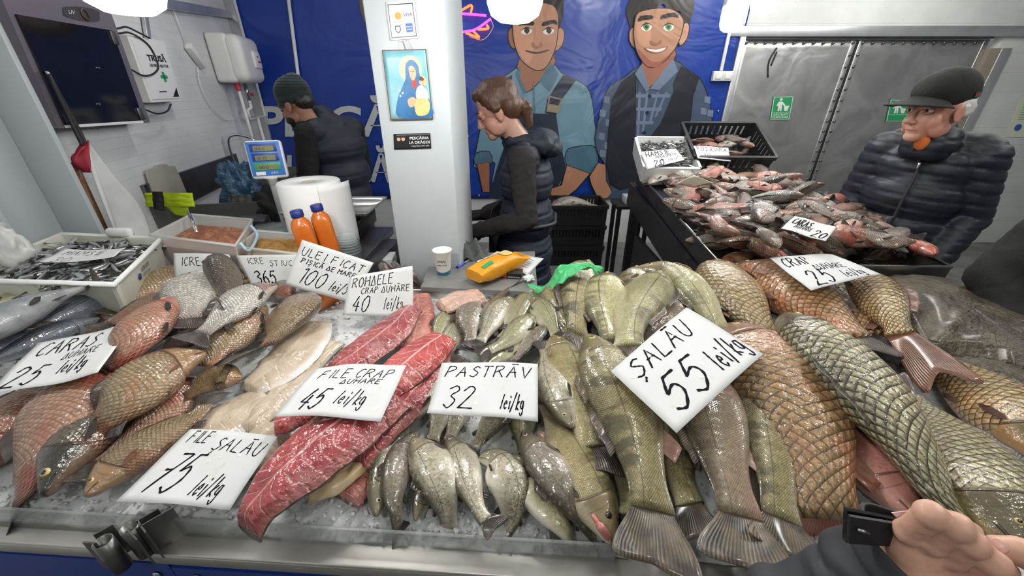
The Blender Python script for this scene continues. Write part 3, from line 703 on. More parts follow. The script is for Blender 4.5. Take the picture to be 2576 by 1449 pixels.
# ------------------------------------------------------------------ zander
GZ = 'zander around the SALAU card'
def zan(P, d, mat, label, **k): return fish('zander', 'zander', P, d, mat, label, group=GZ, **dict(dict(z=.05), **k))
zan([(1572, 686), (1585, 745), (1605, 830), (1615, 880)], 'R', 'zander_olive', 'small zander face between two larger ones at the back', z=.05, dep=1.0)
zan([(1600, 676), (1608, 735), (1630, 820), (1640, 880)], 'L', 'zander_olive', 'small zander behind the S-curved pale one', z=.06, dep=1.15)
zan([(1402, 712), (1398, 775), (1432, 835), (1458, 885), (1470, 915)], 'L', 'zander_olive', 'leftmost zander in the back row', z=.05, dep=1.0, roll=25)
zan([(1482, 662), (1458, 725), (1448, 795), (1460, 860), (1465, 900)], 'L', 'zander_olive', 'dark backed zander under the green plastic bag', z=.065, dep=1.1, roll=30)
zan([(1536, 692), (1522, 745), (1528, 805), (1550, 870), (1565, 905)], 'L', 'zander_pale', 'pale bellied zander third from left in the back row', z=.075, dep=1.35, roll=5, pect='fin_tan')
zan([(1728, 752), (1665, 812), (1612, 880), (1580, 930)], 'UL', 'zander_pink', 'pinkish zander half covered by the SALAU card', z=.06, dep=1.15)
zan([(1662, 690), (1628, 742), (1590, 800), (1580, 868), (1572, 930)], 'R', 'zander_pale', 'pale zander bent in an S shape', z=.10, dep=1.2, roll=15, pect='fin_tan')
zan([(1596, 680), (1680, 690), (1745, 740), (1795, 805), (1830, 860), (1850, 890)], 'DL', 'zander_pale', 'yellowish zander arching over to the right at the back', z=.085, dep=1.1, roll=10, pect='fin_tan')
zmouth = zan([(1542, 1364), (1492, 1258), (1432, 1140), (1385, 1030), (1370, 970)], 'R', 'zander_olive', 'zander with pink open mouth and glassy eye at the front', z=.05, dep=1.2, roll=5, eye='pupil', eyes=1.1)
zan([(1520, 980), (1560, 1110), (1582, 1250), (1575, 1390)], 'R', 'zander_pale', 'small zander tail beneath the biggest zander', z=.03, dep=1.0)
zan([(1392, 848), (1425, 935), (1455, 1030), (1488, 1115), (1515, 1215)], 'R', 'zander_olive', 'zander with tan pectoral fin right of PASTRAV card', z=.075, dep=1.2, roll=5, pect='fin_tan', fin='fin_dark')
zan([(1800, 1396), (1770, 1330), (1735, 1250), (1710, 1170)], 'R', 'zander_pink', 'zander snout poking out between two big tails', z=.025, dep=.9)
zan([(1640, 950), (1682, 1090), (1712, 1210), (1742, 1290), (1765, 1395)], 'R', 'zander_olive', 'zander with grey tail between the two biggest tails', z=.045, dep=1.1, tail=.2, tailspread=1.1)
zan([(1840, 990), (1868, 1150), (1905, 1290), (1935, 1400)], 'L', 'zander_pink', 'tan zander squeezed between two large ones', z=.035, dep=1.0)
zan([(1850, 890), (1905, 1000), (1940, 1130), (1958, 1260), (1975, 1340), (1990, 1425)], 'L', 'zander_olive', 'big zander lying against the carp', z=.075, dep=1.0, roll=10, tail=.14)
zan([(1720, 880), (1785, 1045), (1825, 1180), (1868, 1310), (1885, 1475)], 'L', 'zander_pink', 'big pinkish zander with wide tail over the ledge', z=.085, dep=1.15, roll=2, tail=.19, tailspread=1.2)
zan([(1478, 846), (1535, 945), (1590, 1075), (1632, 1230), (1648, 1330), (1648, 1470)], 'L', 'zander_olive', 'biggest zander, its tail hanging over the steel ledge', z=.10, dep=1.12, roll=8, tail=.18, nring=60, nseg=30, fin='fin_olive')
# ------------------------------------------------------------------ carp
GK = 'large carp at the right of the counter'
def crp(P, d, mat, label, **k): return fish('carp', 'carp', P, d, mat, label, group=GK, **dict(dict(z=.06, nring=64, nseg=32, pect='fin_rust'), **k))
crp([(2030, 660), (2110, 740), (2200, 850), (2240, 900)], 'UR', 'carp_orange', 'narrow strip of orange carp under the CRAP card', z=.05, dep=.8)
crp([(1802, 668), (1845, 742), (1905, 815), (1965, 880), (1990, 915)], 'L', 'carp_gold', 'dark headed carp at the back beside the zander', z=.07, dep=1.1, roll=15)
crp([(1842, 672), (1950, 715), (2065, 785), (2165, 870), (2200, 905)], 'UR', 'carp_orange', 'orange carp with pink gills below the CRAP card', z=.075, dep=1.2, roll=10, pect='fin_pink')
crp([(2300, 1300), (2205, 1190), (2110, 1060), (2050, 960)], 'R', 'carp_flesh', 'pink skinned gutted carp between two scaled ones', z=.05, dep=1.0, eyes=0)
crp([(2680, 1180), (2520, 1030), (2390, 935), (2290, 880), (2230, 850)], 'UR', 'carp_gold', 'large pale scaled carp against the flatfish', z=.07, dep=1.15, roll=15)
crp([(2110, 690), (2185, 738), (2248, 812), (2285, 890), (2420, 990)], 'UR', 'carp_gold', 'curved carp with a wide brown tail near the flatfish', z=.10, dep=.9, roll=35, tail=.38, fin='fin_rust', tailspread=.8)
crp([(2565, 1385), (2460, 1240), (2365, 1095), (2275, 1005), (2200, 950)], 'UR', 'carp_silver', 'big carp with its head at the lower right corner', z=.085, dep=1.15, roll=20)
crp([(1830, 826, .085), (1905, 892, .09), (1990, 1005, .09), (2050, 1150, .08), (2080, 1300, .05), (2090, 1420, -.06)], 'L', 'carp_orange', 'orange finned carp lying along the zander', z=.085, dep=1.2, roll=5, fin='fin_red')
crp([(1970, 800, .135), (2060, 875, .14), (2170, 975, .14), (2280, 1115, .13), (2370, 1260, .09), (2430, 1370, -.02)], 'DL', 'carp_silver', 'long silver green carp on top in the middle of the carp', z=.135, dep=.92, roll=25)
pm('mouth_pink', (.48, .13, .12), .2, n=(30, (.62, .30, .27), .7), coat=.5)
MB().tube([PZ(1490, 1296, BED+.088), PZ(1508, 1322, BED+.086), PZ(1532, 1356, BED+.066)], [.004, .0072, .004], 10, False, 6).build('open_mouth', 'mouth_pink', zmouth)
# ------------------------------------------------------------------ hanging lamps
g = Gm('lamp_glow'); g.set(color=(1, 1, 1), emit=(1.0, .985, .95), emits=LAMP_EMIT); MATS['lamp_glow'] = g.m
def lamp(c, r, label, group='white hanging bulbs'):
    root = thing('hanging_lamp', label, 'lamp', c, group); c = Vector(c)
    k = r/.065
    MB().lathe([(.001, 0), (r*.55, .004*k), (r*.85, .016*k), (r*.98, .04*k), (r, .07*k), (r, .115*k), (r*.96, .12*k)], c, 28).build('bulb', 'lamp_glow', root)
    MB().lathe([(r*1.0, .116*k), (r*1.02, .13*k), (r*.95, .18*k), (r*.6, .205*k), (.022, .215*k), (.02, .26*k), (.001, .262*k)], c, 28).build('housing', 'white_plastic', root)
    MB().cyl(c+Vector((0, 0, .26*k)), (c.x, c.y, 2.9), .0035, n=8).build('cord', 'rubber', root)
LP = []
def lamp_px(px, py, Y, wpx, label):
    p = PY(px, py, Y); d = ray(px, py); zc = (p-CO).length*F/d.length; lamp((p.x, p.y, p.z), wpx*zc/F/2, label)
lamp_px(330, 40, .86, 182, 'bright bulb at upper left in front of the wall cabinet')
lamp_px(1295, 60, 1.10, 140, 'bright bulb in front of the left cartoon man')
lamp_px(1837, 82, 2.35, 58, 'small bulb with grey cap next to the light switch')
lamp_px(1918, 38, 2.1, 66, 'small bulb above the steel door')
for i, (x, y, z) in enumerate(((1.25, .55, 2.0), (-.5, -.5, 2.35), (.9, -.7, 2.35), (2.6, 1.2, 2.2), (-1.3, 2.7, 2.55), (.9, 3.3, 2.6), (2.9, 3.2, 2.6), (1.2, 1.9, 2.5), (2.3, 2.4, 2.6), (3.7, 2.2, 2.6), (2.0, 3.5, 2.65), (3.5, 3.5, 2.65))):  # unseen fill bulbs, added to brighten the walls, people and tray
    lamp((x, y, z), .065, ['unseen fill bulb added over the right end of the counter', 'unseen fill bulb added over the aisle left of the viewer', 'unseen fill bulb added over the aisle right of the viewer', 'unseen fill bulb added over the right aisle', 'unseen fill bulb added above the man in the beanie', 'unseen fill bulb added above the black crates', 'unseen fill bulb added above the steel door corner', 'unseen fill bulb added above the steel tray', 'unseen fill bulb added above the man in the cap', 'unseen fill bulb added far right near the wall notice', 'unseen fill bulb added above the left steel door', 'unseen fill bulb added above the right end of the back wall'][i])
# ------------------------------------------------------------------ fillets
def flesh_mat(name, base, dark, line, nl, k, la, pale=None, bs=.9):
    g = Gm(name); u, v = g.uv(); n = g.noise(14, 4); n2 = g.noise(60, 3)
    q = (v-.5).abs()
    f = (u*nl - q*k + q*q*k*1.4 + (n-.5)*1.1 + (g.noise(5, 3)-.5)*2.5).fract()
    ln = (f-.5).abs().step(.12, .01)*n2.step(.30, .62)*q.step(.0, .08)
    mid = q.step(.035, .008)
    c = g.mix(base, dark, n.step(.35, .7)); c = g.mix(c, line, (ln*la).max(mid*la*.9))
    fr = g.noise(6, 4).step(.56, .66); c = g.mix(c, line, fr*.25)
    if pale: c = g.mix(c, pale, q.step(.36, .49)*.8)
    g.set(color=c, rough=.22, coat=.5, coatr=.1, sss=.12); g.b.inputs['Subsurface Radius'].default_value = (.02, .006, .004); g.b.inputs['Subsurface Scale'].default_value = .3
    g.bump(ln*.6+n2*1.0+n*2.0+g.noise(30, 3)*1.5, bs, .004); g.t.links.new(g.t.nodes['Bump'].outputs[0], g.b.inputs['Coat Normal']); MATS[name] = g.m
flesh_mat('red_flesh', (.38, .075, .075), (.22, .028, .035), (.72, .44, .41), 11, 6, .6, (.50, .20, .18))
flesh_mat('bright_flesh', (.50, .085, .075), (.36, .035, .035), (.82, .52, .48), 11, 6, .8)
flesh_mat('pale_flesh', (.56, .47, .36), (.46, .36, .26), (.70, .60, .50), 9, 4, .3, (.62, .53, .42), .35)
flesh_mat('skin_edge_flesh', (.58, .48, .37), (.47, .37, .27), (.72, .62, .53), 9, 4, .3, (.84, .82, .80), .4)
flesh_mat('rose_flesh', (.55, .22, .17), (.46, .15, .12), (.70, .42, .36), 8, 3, .5)
flesh_mat('skate_flesh', (.62, .42, .33), (.55, .34, .27), (.70, .52, .40), 26, 0, .5)
pm('fish_skin_dark', (.05, .045, .04), .3, n=(60, (.25, .22, .18), .6)); pm('fat_yellow', (.66, .47, .24), .25, n=(15, (.7, .55, .38), .8), bump=(30, .4, .004))
def mpp(p):
    c, s = cos(PITCH), sin(PITCH); d = p-CO; return (d.y*c - d.z*s)/F
def fillet(name, pts, mat, label, th=.014, skin=None, n=40, cat='fillet', group=None, rag=.06, lift=.0, seed=0, curl=0.0):
    """pts: (px, py, z above ice, width px) along the spine"""
    W = [PZ(p[0], p[1], BED+p[2]) for p in pts]; wd = [p[3]*mpp(w)*.5 for p, w in zip(pts, W)]
    k = 10; path = crom(W, k); ws = [v.x for v in crom([Vector((w, 0, 0)) for w in wd], k)]
    ct = sum(W, Vector())/len(W); root = thing(name, label, cat, ct, group); m = len(path)
    def at(a):
        x = a*(m-1); i = min(int(x), m-2); t = x-i; T = (path[min(i+2, m-1)]-path[max(i-1, 0)]).normalized()
        return path[i].lerp(path[i+1], t), lerp(ws[i], ws[i+1], t), T
    def fn(a, b):
        c, w, T = at(a); Sd = Vector((0, 0, 1)).cross(T).normalized(); q = b*2-1
        w *= 1 + rag*mn.noise(Vector((a*9+seed, (1 if q > 0 else -1)*3.3, seed))) + rag*.5*mn.noise(Vector((a*30+seed, q, 1)))
        e = (sstep(a, 0, .04)*sstep(1-a, 0, .04))**.5; dome = (max(0, 1-abs(q)**5))*e
        bump = .006*mn.noise(Vector((a*5+seed, q*1.5, 7)))
        return c + Sd*(q*w) + Vector((0, 0, th*dome + bump + lift*a*(1-a)*4 + curl*q*q))
    o = MB().grid(lambda a, b: fn(a, 1-b), n, 20).build('flesh', mat, root)
    # underside
    MB().grid(lambda a, b: fn(a, b)*1 - Vector((0, 0, th*.75*max(0, 1-abs(b*2-1)**5)+.004)), n, 14, .002).build('skin', skin or mat, root)
    return root
GP = 'pale zander fillets on the ice'
fillet('zander_fillet', [(850, 860, .015, 40), (760, 940, .015, 60), (690, 1010, .015, 70), (620, 1085, .012, 60)], 'pale_flesh', 'pale zander fillet strip nearest the carp fillets', group=GP, seed=5)
fillet('zander_fillet', [(680, 1000, .012, 120), (600, 1040, .012, 150), (520, 1085, .012, 150), (480, 1120, .01, 90)], 'skin_edge_flesh', 'pale zander fillet at the front, above the FILE SALAU card', group=GP, seed=2)
fillet('zander_fillet', [(700, 1070, .012, 80), (640, 1130, .012, 130), (600, 1200, .012, 120)], 'pale_flesh', 'zander fillet under the FILE SALAU card', group=GP, seed=8)
fillet('zander_fillet', [(800, 815, .03, 70), (760, 865, .035, 125), (700, 930, .03, 130), (625, 985, .02, 80)], 'skin_edge_flesh', 'pale zander fillet on top, with white skin edge', group=GP, seed=1, th=.02)
GR = 'red carp fillets around the FILE CRAP card'
fillet('carp_fillet', [(1050, 742, .03, 60), (1054, 800, .03, 80), (1040, 870, .03, 90)], 'rose_flesh', 'rose coloured fillet at the back beside the RONDELE card', group=GR, seed=3)
fillet('carp_fillet', [(930, 1150, .02, 90), (900, 1200, .02, 110), (860, 1250, .015, 110)], 'rose_flesh', 'red fillet end on the ice beside the trout', group=GR, seed=4, skin='red_flesh')
fillet('carp_fillet', [(915, 1165, .04, 40), (850, 1210, .04, 60), (775, 1248, .03, 40)], 'fat_yellow', 'yellow fatty strip of carp fillet', group=GR, seed=14)
fillet('carp_fillet', [(1115, 880, .05, 60), (1050, 985, .055, 90), (975, 1080, .055, 80), (905, 1170, .05, 50)], 'red_flesh', 'long red fillet strip along the trout', group=GR, seed=6, th=.02, skin='fish_skin_dark')
fillet('carp_fillet', [(810, 1020, .05, 60), (750, 1050, .05, 70), (690, 1075, .045, 50)], 'bright_flesh', 'small red fillet end left of the big fillet', group=GR, seed=7)
fillet('carp_fillet', [(1040, 775, .07, 50), (985, 830, .065, 100), (910, 890, .06, 110), (840, 940, .05, 80)], 'red_flesh', 'upper red fillet with fine white lines by the RONDELE card', group=GR, seed=9, th=.02, skin='fish_skin_dark')
fillet('carp_fillet', [(1120, 850, .075, 70), (1060, 895, .08, 120), (990, 955, .08, 120), (930, 1000, .07, 80)], 'bright_flesh', 'bright red marbled fillet with folded edge', group=GR, seed=10, th=.022, skin='fish_skin_dark')
fillet('carp_fillet', [(980, 990, .085, 150), (890, 1060, .09, 185), (790, 1140, .09, 190), (700, 1225, .085, 150), (645, 1290, .07, 105), (625, 1335, .05, 85)], 'red_flesh', 'largest red fillet with its tail end over the guard', group=GR, seed=12, th=.028, skin='fish_skin_dark', n=70)
fillet('skate_piece', [(1215, 745, .06, 60), (1160, 755, .065, 85), (1110, 775, .06, 60)], 'skate_flesh', 'pinkish ribbed skate piece beside the small trout', seed=15, th=.02)
# carp steaks behind the cards
g = Gm('steak'); n = g.noise(9, 3, dist=2); w = (n*9.0).fract(); g.set(color=g.mix((.22, .14, .12), (.60, .45, .40), w.step(.35, .65)), rough=.3, coat=.4); MATS['steak'] = g.m
for i, (px, py) in enumerate(((980, 690), (1012, 686), (1040, 697))):
    p = PZ(px, py, BED+.05); st = thing('carp_steak', ['carp steak leftmost behind the RONDELE card', 'carp steak in the middle behind the RONDELE card', 'carp steak at the pillar foot behind the RONDELE card'][i], 'fish steak', p, 'carp steaks behind the RONDELE card')
    R = Matrix.Rotation(radians(20+10*i), 4, 'Z') @ Matrix.Rotation(radians(60), 4, 'Y')
    MB().lathe([(.001, -.012), (.05, -.012), (.056, -.006), (.057, .006), (.05, .012), (.001, .012)], p, 24, R, False).build('flesh', 'steak', st)
    MB().lathe([(.0565, -.0125), (.059, -.0115), (.059, .0115), (.0565, .0125)], p, 24, R, False).build('skin', 'fish_skin_dark', st)
# ------------------------------------------------------------------ handwritten price cards
GLY = {'A': '003960 1454', 'B': '0009 ~0938575505 ~0555623000', 'C': '~583917042051', 'D': '0039601000', 'E': '59090050 0545', 'F': '590900 0545', 'H': '0009 6069 0565',
 'I': '3039', 'L': '090050', 'M': '0009346960', 'N': '0009 6069 0565', 'O': '~39061140645839', 'P': '0009 ~0949572504', 'R': '0009 ~0949572504 2560', 'S': '~58391735533001',
 'T': '0969 3930', 'U': '~090320405369', 'V': '093069', 'Ă': '003960 1454 1b5b', 'Ș': '~58391735533001 3z2y', '0': '~39061140645839', '1': '183930', '2': '~0729584500 0070',
 '3': '~08395725533001', '4': '390363 4640', '5': '591905 ~0536533001', '6': '~49160230523503', '7': '096920 1545', 'l': '~291600', 'e': '~03433514022041', 'i': '2520 2728',
 'k': '2900 450240', 'g': '~45150231454z2y0z', '/': '0z6a', 's': '~44240233221001', 't': '3820 0646', 'c': '~4424021040', '.': '2021', 'J': '~393230100', 'G': '~583917042051544'}
def strokes(text, slant=.15, gap=.28, jit=.35, rnd=None):
    out, x = [], 0.
    for ch in text:
        if ch == ' ': x += .5; continue
        mxx = 0
        for st in GLY[ch].split():
            sm = st[0] == '~'; st = st.lstrip('~'); pts = []
            for i in range(0, len(st)-1, 2):
                a = int(st[i], 36); b = {'z': -1.5, 'y': -3}.get(st[i+1]); b = int(st[i+1], 36) if b is None else b
                mxx = max(mxx, a/10); pts.append(Vector((a/10 + rnd.uniform(-1, 1)*jit*.06, b/9 + rnd.uniform(-1, 1)*jit*.06, 0)))
            if sm and len(pts) > 2: pts = crom(pts, 6)
            else: pts = [pts[i].lerp(pts[i+1], j/5) for i in range(len(pts)-1) for j in range(5)] + [pts[-1]]
            out.append([Vector((x + p.x + p.y*slant, p.y, 0)) for p in pts])
        x += mxx + gap
    return out, max(x-gap, .1)
pm('marker_ink', (.010, .010, .014), .9, spec=.08)
pm('grease', (.74, .72, .64), .25)
def card(corners, lines, label, name='price_card', bend=.0, bend2=.0, stains=5, seed=1, mat='paper', Yp=None, group='handwritten price cards'):
    """corners TL, TR, BR, BL as (px, py, z above ice) or (px, py, Y, 'y')"""
    W = [PY(c[0], c[1], c[2]) if len(c) > 3 else PZ(c[0], c[1], BED+c[2]) for c in corners]
    TL, TR, BR, BL = W; ct = sum(W, Vector())/4; nn = (BL-TL).cross(TR-TL).normalized()
    if nn.dot(CO-ct) < 0: nn = -nn
    rnd = random.Random(seed)
    def pos(s, t, off=0.):
        p = (TL*(1-s)+TR*s)*(1-t) + (BL*(1-s)+BR*s)*t
        return p + nn*(bend*sin(pi*s) + bend2*sin(pi*t) + .0018*sin(s*9+seed)*sin(t*7+seed*2) + off)
    root = thing(name, label, 'price card', ct, group)
    m = MB(); m.grid(lambda a, b: pos(a, b), 18, 12, .0006)
    f0 = (m.v[m.f[0][1]]-m.v[m.f[0][0]]).cross(m.v[m.f[0][2]]-m.v[m.f[0][0]])
    m.build('sheet', mat, root)
    cw = ((TR-TL).length+(BR-BL).length)/2; chh = ((BL-TL).length+(BR-TR).length)/2; ar = cw/chh
    ink = MB()
    for ln in lines:
        text, x, y, h, w = ln[:5]; slant = ln[5] if len(ln) > 5 else .15; th = ln[6] if len(ln) > 6 else .055
        ss, tw = strokes(text, slant, rnd=rnd); sx = w/tw; thk = th*.66*max(h, .155)*chh
        tilt = ln[7] if len(ln) > 7 else 0.
        for st in ss:
            q = [(x + p.x*sx, y - p.y*h - tilt*p.x*sx) for p in st]; P3 = [pos(min(max(a, .0), 1.), min(max(b, .0), 1.), .0012) for a, b in q]
            vs, fs = [], []
            for i, p in enumerate(P3):
                t = P3[min(i+1, len(P3)-1)]-P3[max(i-1, 0)]
                if t.length < 1e-7: t = Vector((1, 0, 0))
                sd = nn.cross(t).normalized(); e = t.normalized()*(thk*.6 if i == len(P3)-1 else (-thk*.6 if i == 0 else 0))
                ww = thk*(1+.25*sin(i*1.7)); vs += [p+e+sd*ww, p+e-sd*ww]
                if i: fs.append((2*i-2, 2*i-1, 2*i+1, 2*i))
            ink.add(vs, fs, None, False)
    if ink.v: ink.build('handwriting', 'marker_ink', root)['kind'] = 'stuff'
    if stains:
        dm = MB()
        for k in range(stains):
            s, t, r = rnd.uniform(.05, .95), rnd.uniform(.1, .95), rnd.uniform(.002, .006)*chh/.12; n = 9
            pts = [pos(s, t, .0016)] + [pos(min(max(s + cos(2*pi*i/n)*r/cw*rnd.uniform(.6, 1.2), 0), 1), min(max(t + sin(2*pi*i/n)*r/chh*rnd.uniform(.6, 1.2), 0), 1), .0010) for i in range(n)]
            dm.add(pts, [(0, 1+i, 1+(i+1) % n) for i in range(n)], None, True)
        dm.build('grease_spots', 'grease', root)['kind'] = 'stuff'
    return root
card([(95, 862, .15), (334, 806, .17), (248, 938, .15), (-30, 990, .13)], [('CARAS', .10, .34, .26, .56, .25, .05), ('DUNARE', .42, .52, .13, .36, .25, .05), ('25', .05, .93, .36, .25, .35, .05), ('lei/kg', .50, .80, .22, .25, .3, .05)], 'curved white price card reading CARAS on the crucian carp', bend=-.008, seed=2)
card([(478, 1080, .06), (698, 1099, .07), (577, 1284, .05), (292, 1262, .05)], [('FILE', .10, .20, .17, .22, .25, .06), ('ȘALĂU', .45, .30, .18, .48, .2, .06), ('75', .12, .88, .50, .26, .5, .04), ('lei/kg', .58, .88, .25, .24, .35, .05)], 'white price card reading FILE SALAU at the front edge', bend=.006, seed=3)
card([(795, 926, .13), (1022, 920, .15), (957, 1062, .13), (688, 1048, .12)], [('FILE CRAP', .14, .28, .17, .75, .2, .06), ('DUNARE', .42, .40, .09, .40, .2, .06), ('45', .14, .88, .38, .20, .4, .05), ('lei/kg', .50, .78, .24, .26, .3, .05)], 'white price card reading FILE CRAP on the red fillets', bend=.008, seed=4)
card([(1112, 914, .13), (1353, 915, .14), (1353, 1060, .11), (1074, 1041, .11)], [('PASTRĂV', .07, .30, .21, .84, .2, .06), ('32', .12, .88, .38, .28, .25, .04), ('lei/kg', .66, .86, .26, .20, .3, .05)], 'white price card reading PASTRAV in the middle of the counter', bend=.004, seed=5)
card([(1727, 773, .18), (1920, 891, .18), (1702, 1090, .16), (1537, 934, .17)], [('ȘALĂU', -.02+.06, .86-.45, .20, .0+.55, .1, .06)], 'tilted white price card reading SALAU on the zander', bend=.004, seed=6) if False else \
card([(1537, 934, .17), (1727, 773, .18), (1920, 891, .18), (1702, 1090, .16)], [('ȘALĂU', .10, .32, .24, .68, .15, .065), ('55', .12, .88, .40, .34, .3, .055), ('lei/kg', .62, .86, .28, .34, .1, .06)], 'tilted white price card reading SALAU on the zander', bend=.004, seed=6)
card([(1936, 650, .17), (2095, 640, .19), (2218, 690, .18), (2040, 732, .16)], [('CRAP', .08, .34, .26, .36, .2, .06), ('DUNĂRE', .36, .58, .18, .44, .15, .06), ('25', .14, .94, .40, .26, .3, .05), ('lei/kg', .58, .90, .22, .26, .25, .05)], 'stained white price card reading CRAP DUNARE on the carp', bend=.006, seed=7, stains=10)
card([(760, 603, 1.30, 'y'), (940, 661, 1.28, 'y'), (884, 762, 1.20, 'y'), (716, 716, 1.22, 'y')], [('ULEI FICAT', .06, .30, .17, .86, .1, .075), ('PIȘICĂ DE MARE', .10, .46, .10, .76, .1, .085), ('100', .14, .88, .34, .36, .3, .05), ('lei/ST', .62, .86, .22, .30, .3, .06)], 'white price card reading ULEI FICAT leaning on the bottles', bend=.004, seed=8, stains=7)
card([(880, 697, 1.19, 'y'), (1038, 669, 1.20, 'y'), (1040, 799, 1.10, 'y'), (862, 793, 1.10, 'y')], [('RONDELE', .07, .30, .22, .62, .1, .06), ('CRAP DUNĂRE', .22, .48, .13, .72, .1, .07), ('40', .12, .90, .36, .22, .3, .05), ('lei/kg', .58, .84, .24, .26, .25, .05)], 'stained price card reading RONDELE beside the pillar', bend=.003, seed=9, stains=9)
card([(436, 637, 1.36, 'y'), (576, 640, 1.36, 'y'), (604, 702, 1.30, 'y'), (440, 706, 1.30, 'y')], [('ICRE', .12, .46, .30, .34, .1, .06), ('CRAP', .54, .56, .26, .34, .1, .06), ('42', .2, 1.0, .3, .2, .2, .05)], 'price card reading ICRE CRAP in front of the large roe tub', bend=.006, seed=10, stains=4)
card([(594, 643, 1.36, 'y'), (760, 640, 1.36, 'y'), (770, 735, 1.28, 'y'), (640, 735, 1.28, 'y')], [('ICRE', .12, .24, .16, .26, .1, .06), ('ȘTIUCĂ', .48, .30, .14, .44, .05, .07), ('365', .16, .78, .34, .34, .1, .07), ('lei', .7, .74, .2, .2, .2, .06)], 'price card reading ICRE STIUCA in front of the smaller roe tub', bend=.004, seed=11, stains=4)
card([(165, 625, .235), (318, 622, .235), (285, 646, .225), (98, 659, .215)], [('HAMSIE', .12, .48, .34, .55, .15, .06), ('30', .1, .95, .3, .2, .3, .05)], 'curled price card reading HAMSIE on the anchovies in the white crate', bend=-.010, seed=12, stains=2)
# ------------------------------------------------------------------ printed lettering
def text_mesh(s, bold=0.0):
    cu = bpy.data.curves.new('t', 'FONT'); cu.body = s; cu.resolution_u = 4; cu.offset = bold; cu.fill_mode = 'FRONT'
    ob = bpy.data.objects.new('t', cu); me = bpy.data.meshes.new_from_object(ob)
    vs = [v.co.copy() for v in me.vertices]; fs = [tuple(p.vertices) for p in me.polygons]
    bpy.data.objects.remove(ob); bpy.data.curves.remove(cu); bpy.data.meshes.remove(me)
    xs = [v.x for v in vs]; return vs, fs, min(xs), max(xs)
CAP = .7                                        # cap height of the built-in face at size 1
def put_text(s, pos, x0, x1, yb, h, mat, parent, name='lettering', bold=0.0):
    """pos(x,y) maps flat coordinates (y up) to the surface; the word runs x0..x1 on baseline yb with cap height h"""
    vs, fs, a, b = text_mesh(s, bold); m = MB()
    m.add([pos(lerp(x0, x1, (v.x-a)/(b-a)), yb + v.y/CAP*h) for v in vs], fs, None, False)
    o = m.build(name, mat, parent); o['kind'] = 'stuff'; return o
# ------------------------------------------------------------------ banner with two cartoon men
YP = YB-.02
def on_wall(px, py, off=0.0): return PY(px, py, YP-off)
def vinyl(name, col, rough=.3):
    g = Gm(name); n = g.noise(1.6, 3, .6, dist=1.2); n2 = g.noise(5, 3)
    g.set(color=g.mix(col, tuple(c*.8 for c in col), n2.step(.4, .7)*.5), rough=rough, spec=.5); g.bump(n, .5, .05); MATS[name] = g.m
vinyl('vinyl_blue', (.012, .05, .33))
ban = thing('banner', 'large blue vinyl banner printed with two cartoon men', 'banner', on_wall(1250, 498))
bx0, bx1, bz0 = on_wall(648, 300).x, on_wall(1846, 200).x, on_wall(1400, 499).z
MB().grid(lambda a, b: (lerp(bx0, bx1, a), YP + .006*sin(a*23)*sin(b*3+a*9), lerp(2.88, bz0, b)), 60, 30, .003).build('sheet', 'vinyl_blue', ban)
for px in (730, 1000, 1205, 1427, 1560, 1700, 1825):
    MB().lathe([(.014, 0), (.012, .004), (.001, .006)], on_wall(px, 492, .006), 12, Matrix.Rotation(pi/2, 4, 'X')).build('eyelet', 'screw_steel', ban)
for py in (60, 160, 280, 323, 400):
    MB().lathe([(.012, 0), (.010, .004), (.001, .006)], on_wall(1806 if py > 300 else 1835-py*.1, py, .006), 12, Matrix.Rotation(pi/2, 4, 'X')).build('eyelet', 'screw_steel', ban)
LAY = [0]
def ink(name, col):
    if name not in MATS: vinyl(name, col, .32)
    return name
OUTL = ('cartoon_shirt', 'cartoon_face', 'cartoon_ear', 'cartoon_forearm', 'cartoon_hand', 'cartoon_sleeve', 'cartoon_neck', 'cartoon_strap', 'cartoon_vest')
def shape(part, pts, mat, crop=True, sm=3, parent=None, lay=None):
    LAY[0] += 1; off = .008 + LAY[0]*.0004
    P = [(1150+x/2.07, y/2.07) if crop else (x, y) for x, y in pts]
    V = [on_wall(x, y, off) for x, y in P]
    if sm: V = crom(V, sm, True)
    if part in OUTL:
        n = len(V); ar_ = sum(V[i].x*V[(i+1) % n].z - V[(i+1) % n].x*V[i].z for i in range(n)); sg = 1 if ar_ > 0 else -1; R2 = []
        for i in range(n):
            t = (V[(i+1) % n]-V[i-1]).normalized(); R2.append(V[i] + Vector((t.z, 0, -t.x))*sg*.009 + Vector((0, .0002, 0)))
        m = MB(); m.add(V + R2, [(i, (i+1) % n, n+(i+1) % n, n+i) for i in range(n)], None, False); m.build('outline', 'p_hair', parent or ban)
    return MB().poly(V, .0002, (0, -1, 0)).build(part, mat, parent or ban)
ink('p_skin', (.50, .25, .15)); ink('p_skin2', (.62, .31, .19)); ink('p_skind', (.36, .15, .09)); ink('p_shirt', (.16, .30, .38)); ink('p_shirtd', (.08, .17, .24))
ink('p_overall', (.022, .030, .055)); ink('p_hair', (.018, .013, .012)); ink('p_vest', (.022, .025, .035)); ink('p_plaid', (.07, .10, .16)); ink('p_plaidl', (.17, .22, .33))
ink('p_white', (.80, .79, .76)); ink('p_green', (.10, .30, .08)); ink('p_brown', (.06, .035, .025)); ink('p_lip', (.38, .13, .09)); ink('p_text', (.62, .64, .66)); ink('p_gold', (.30, .24, .17)); ink('p_jeans', (.05, .09, .16))
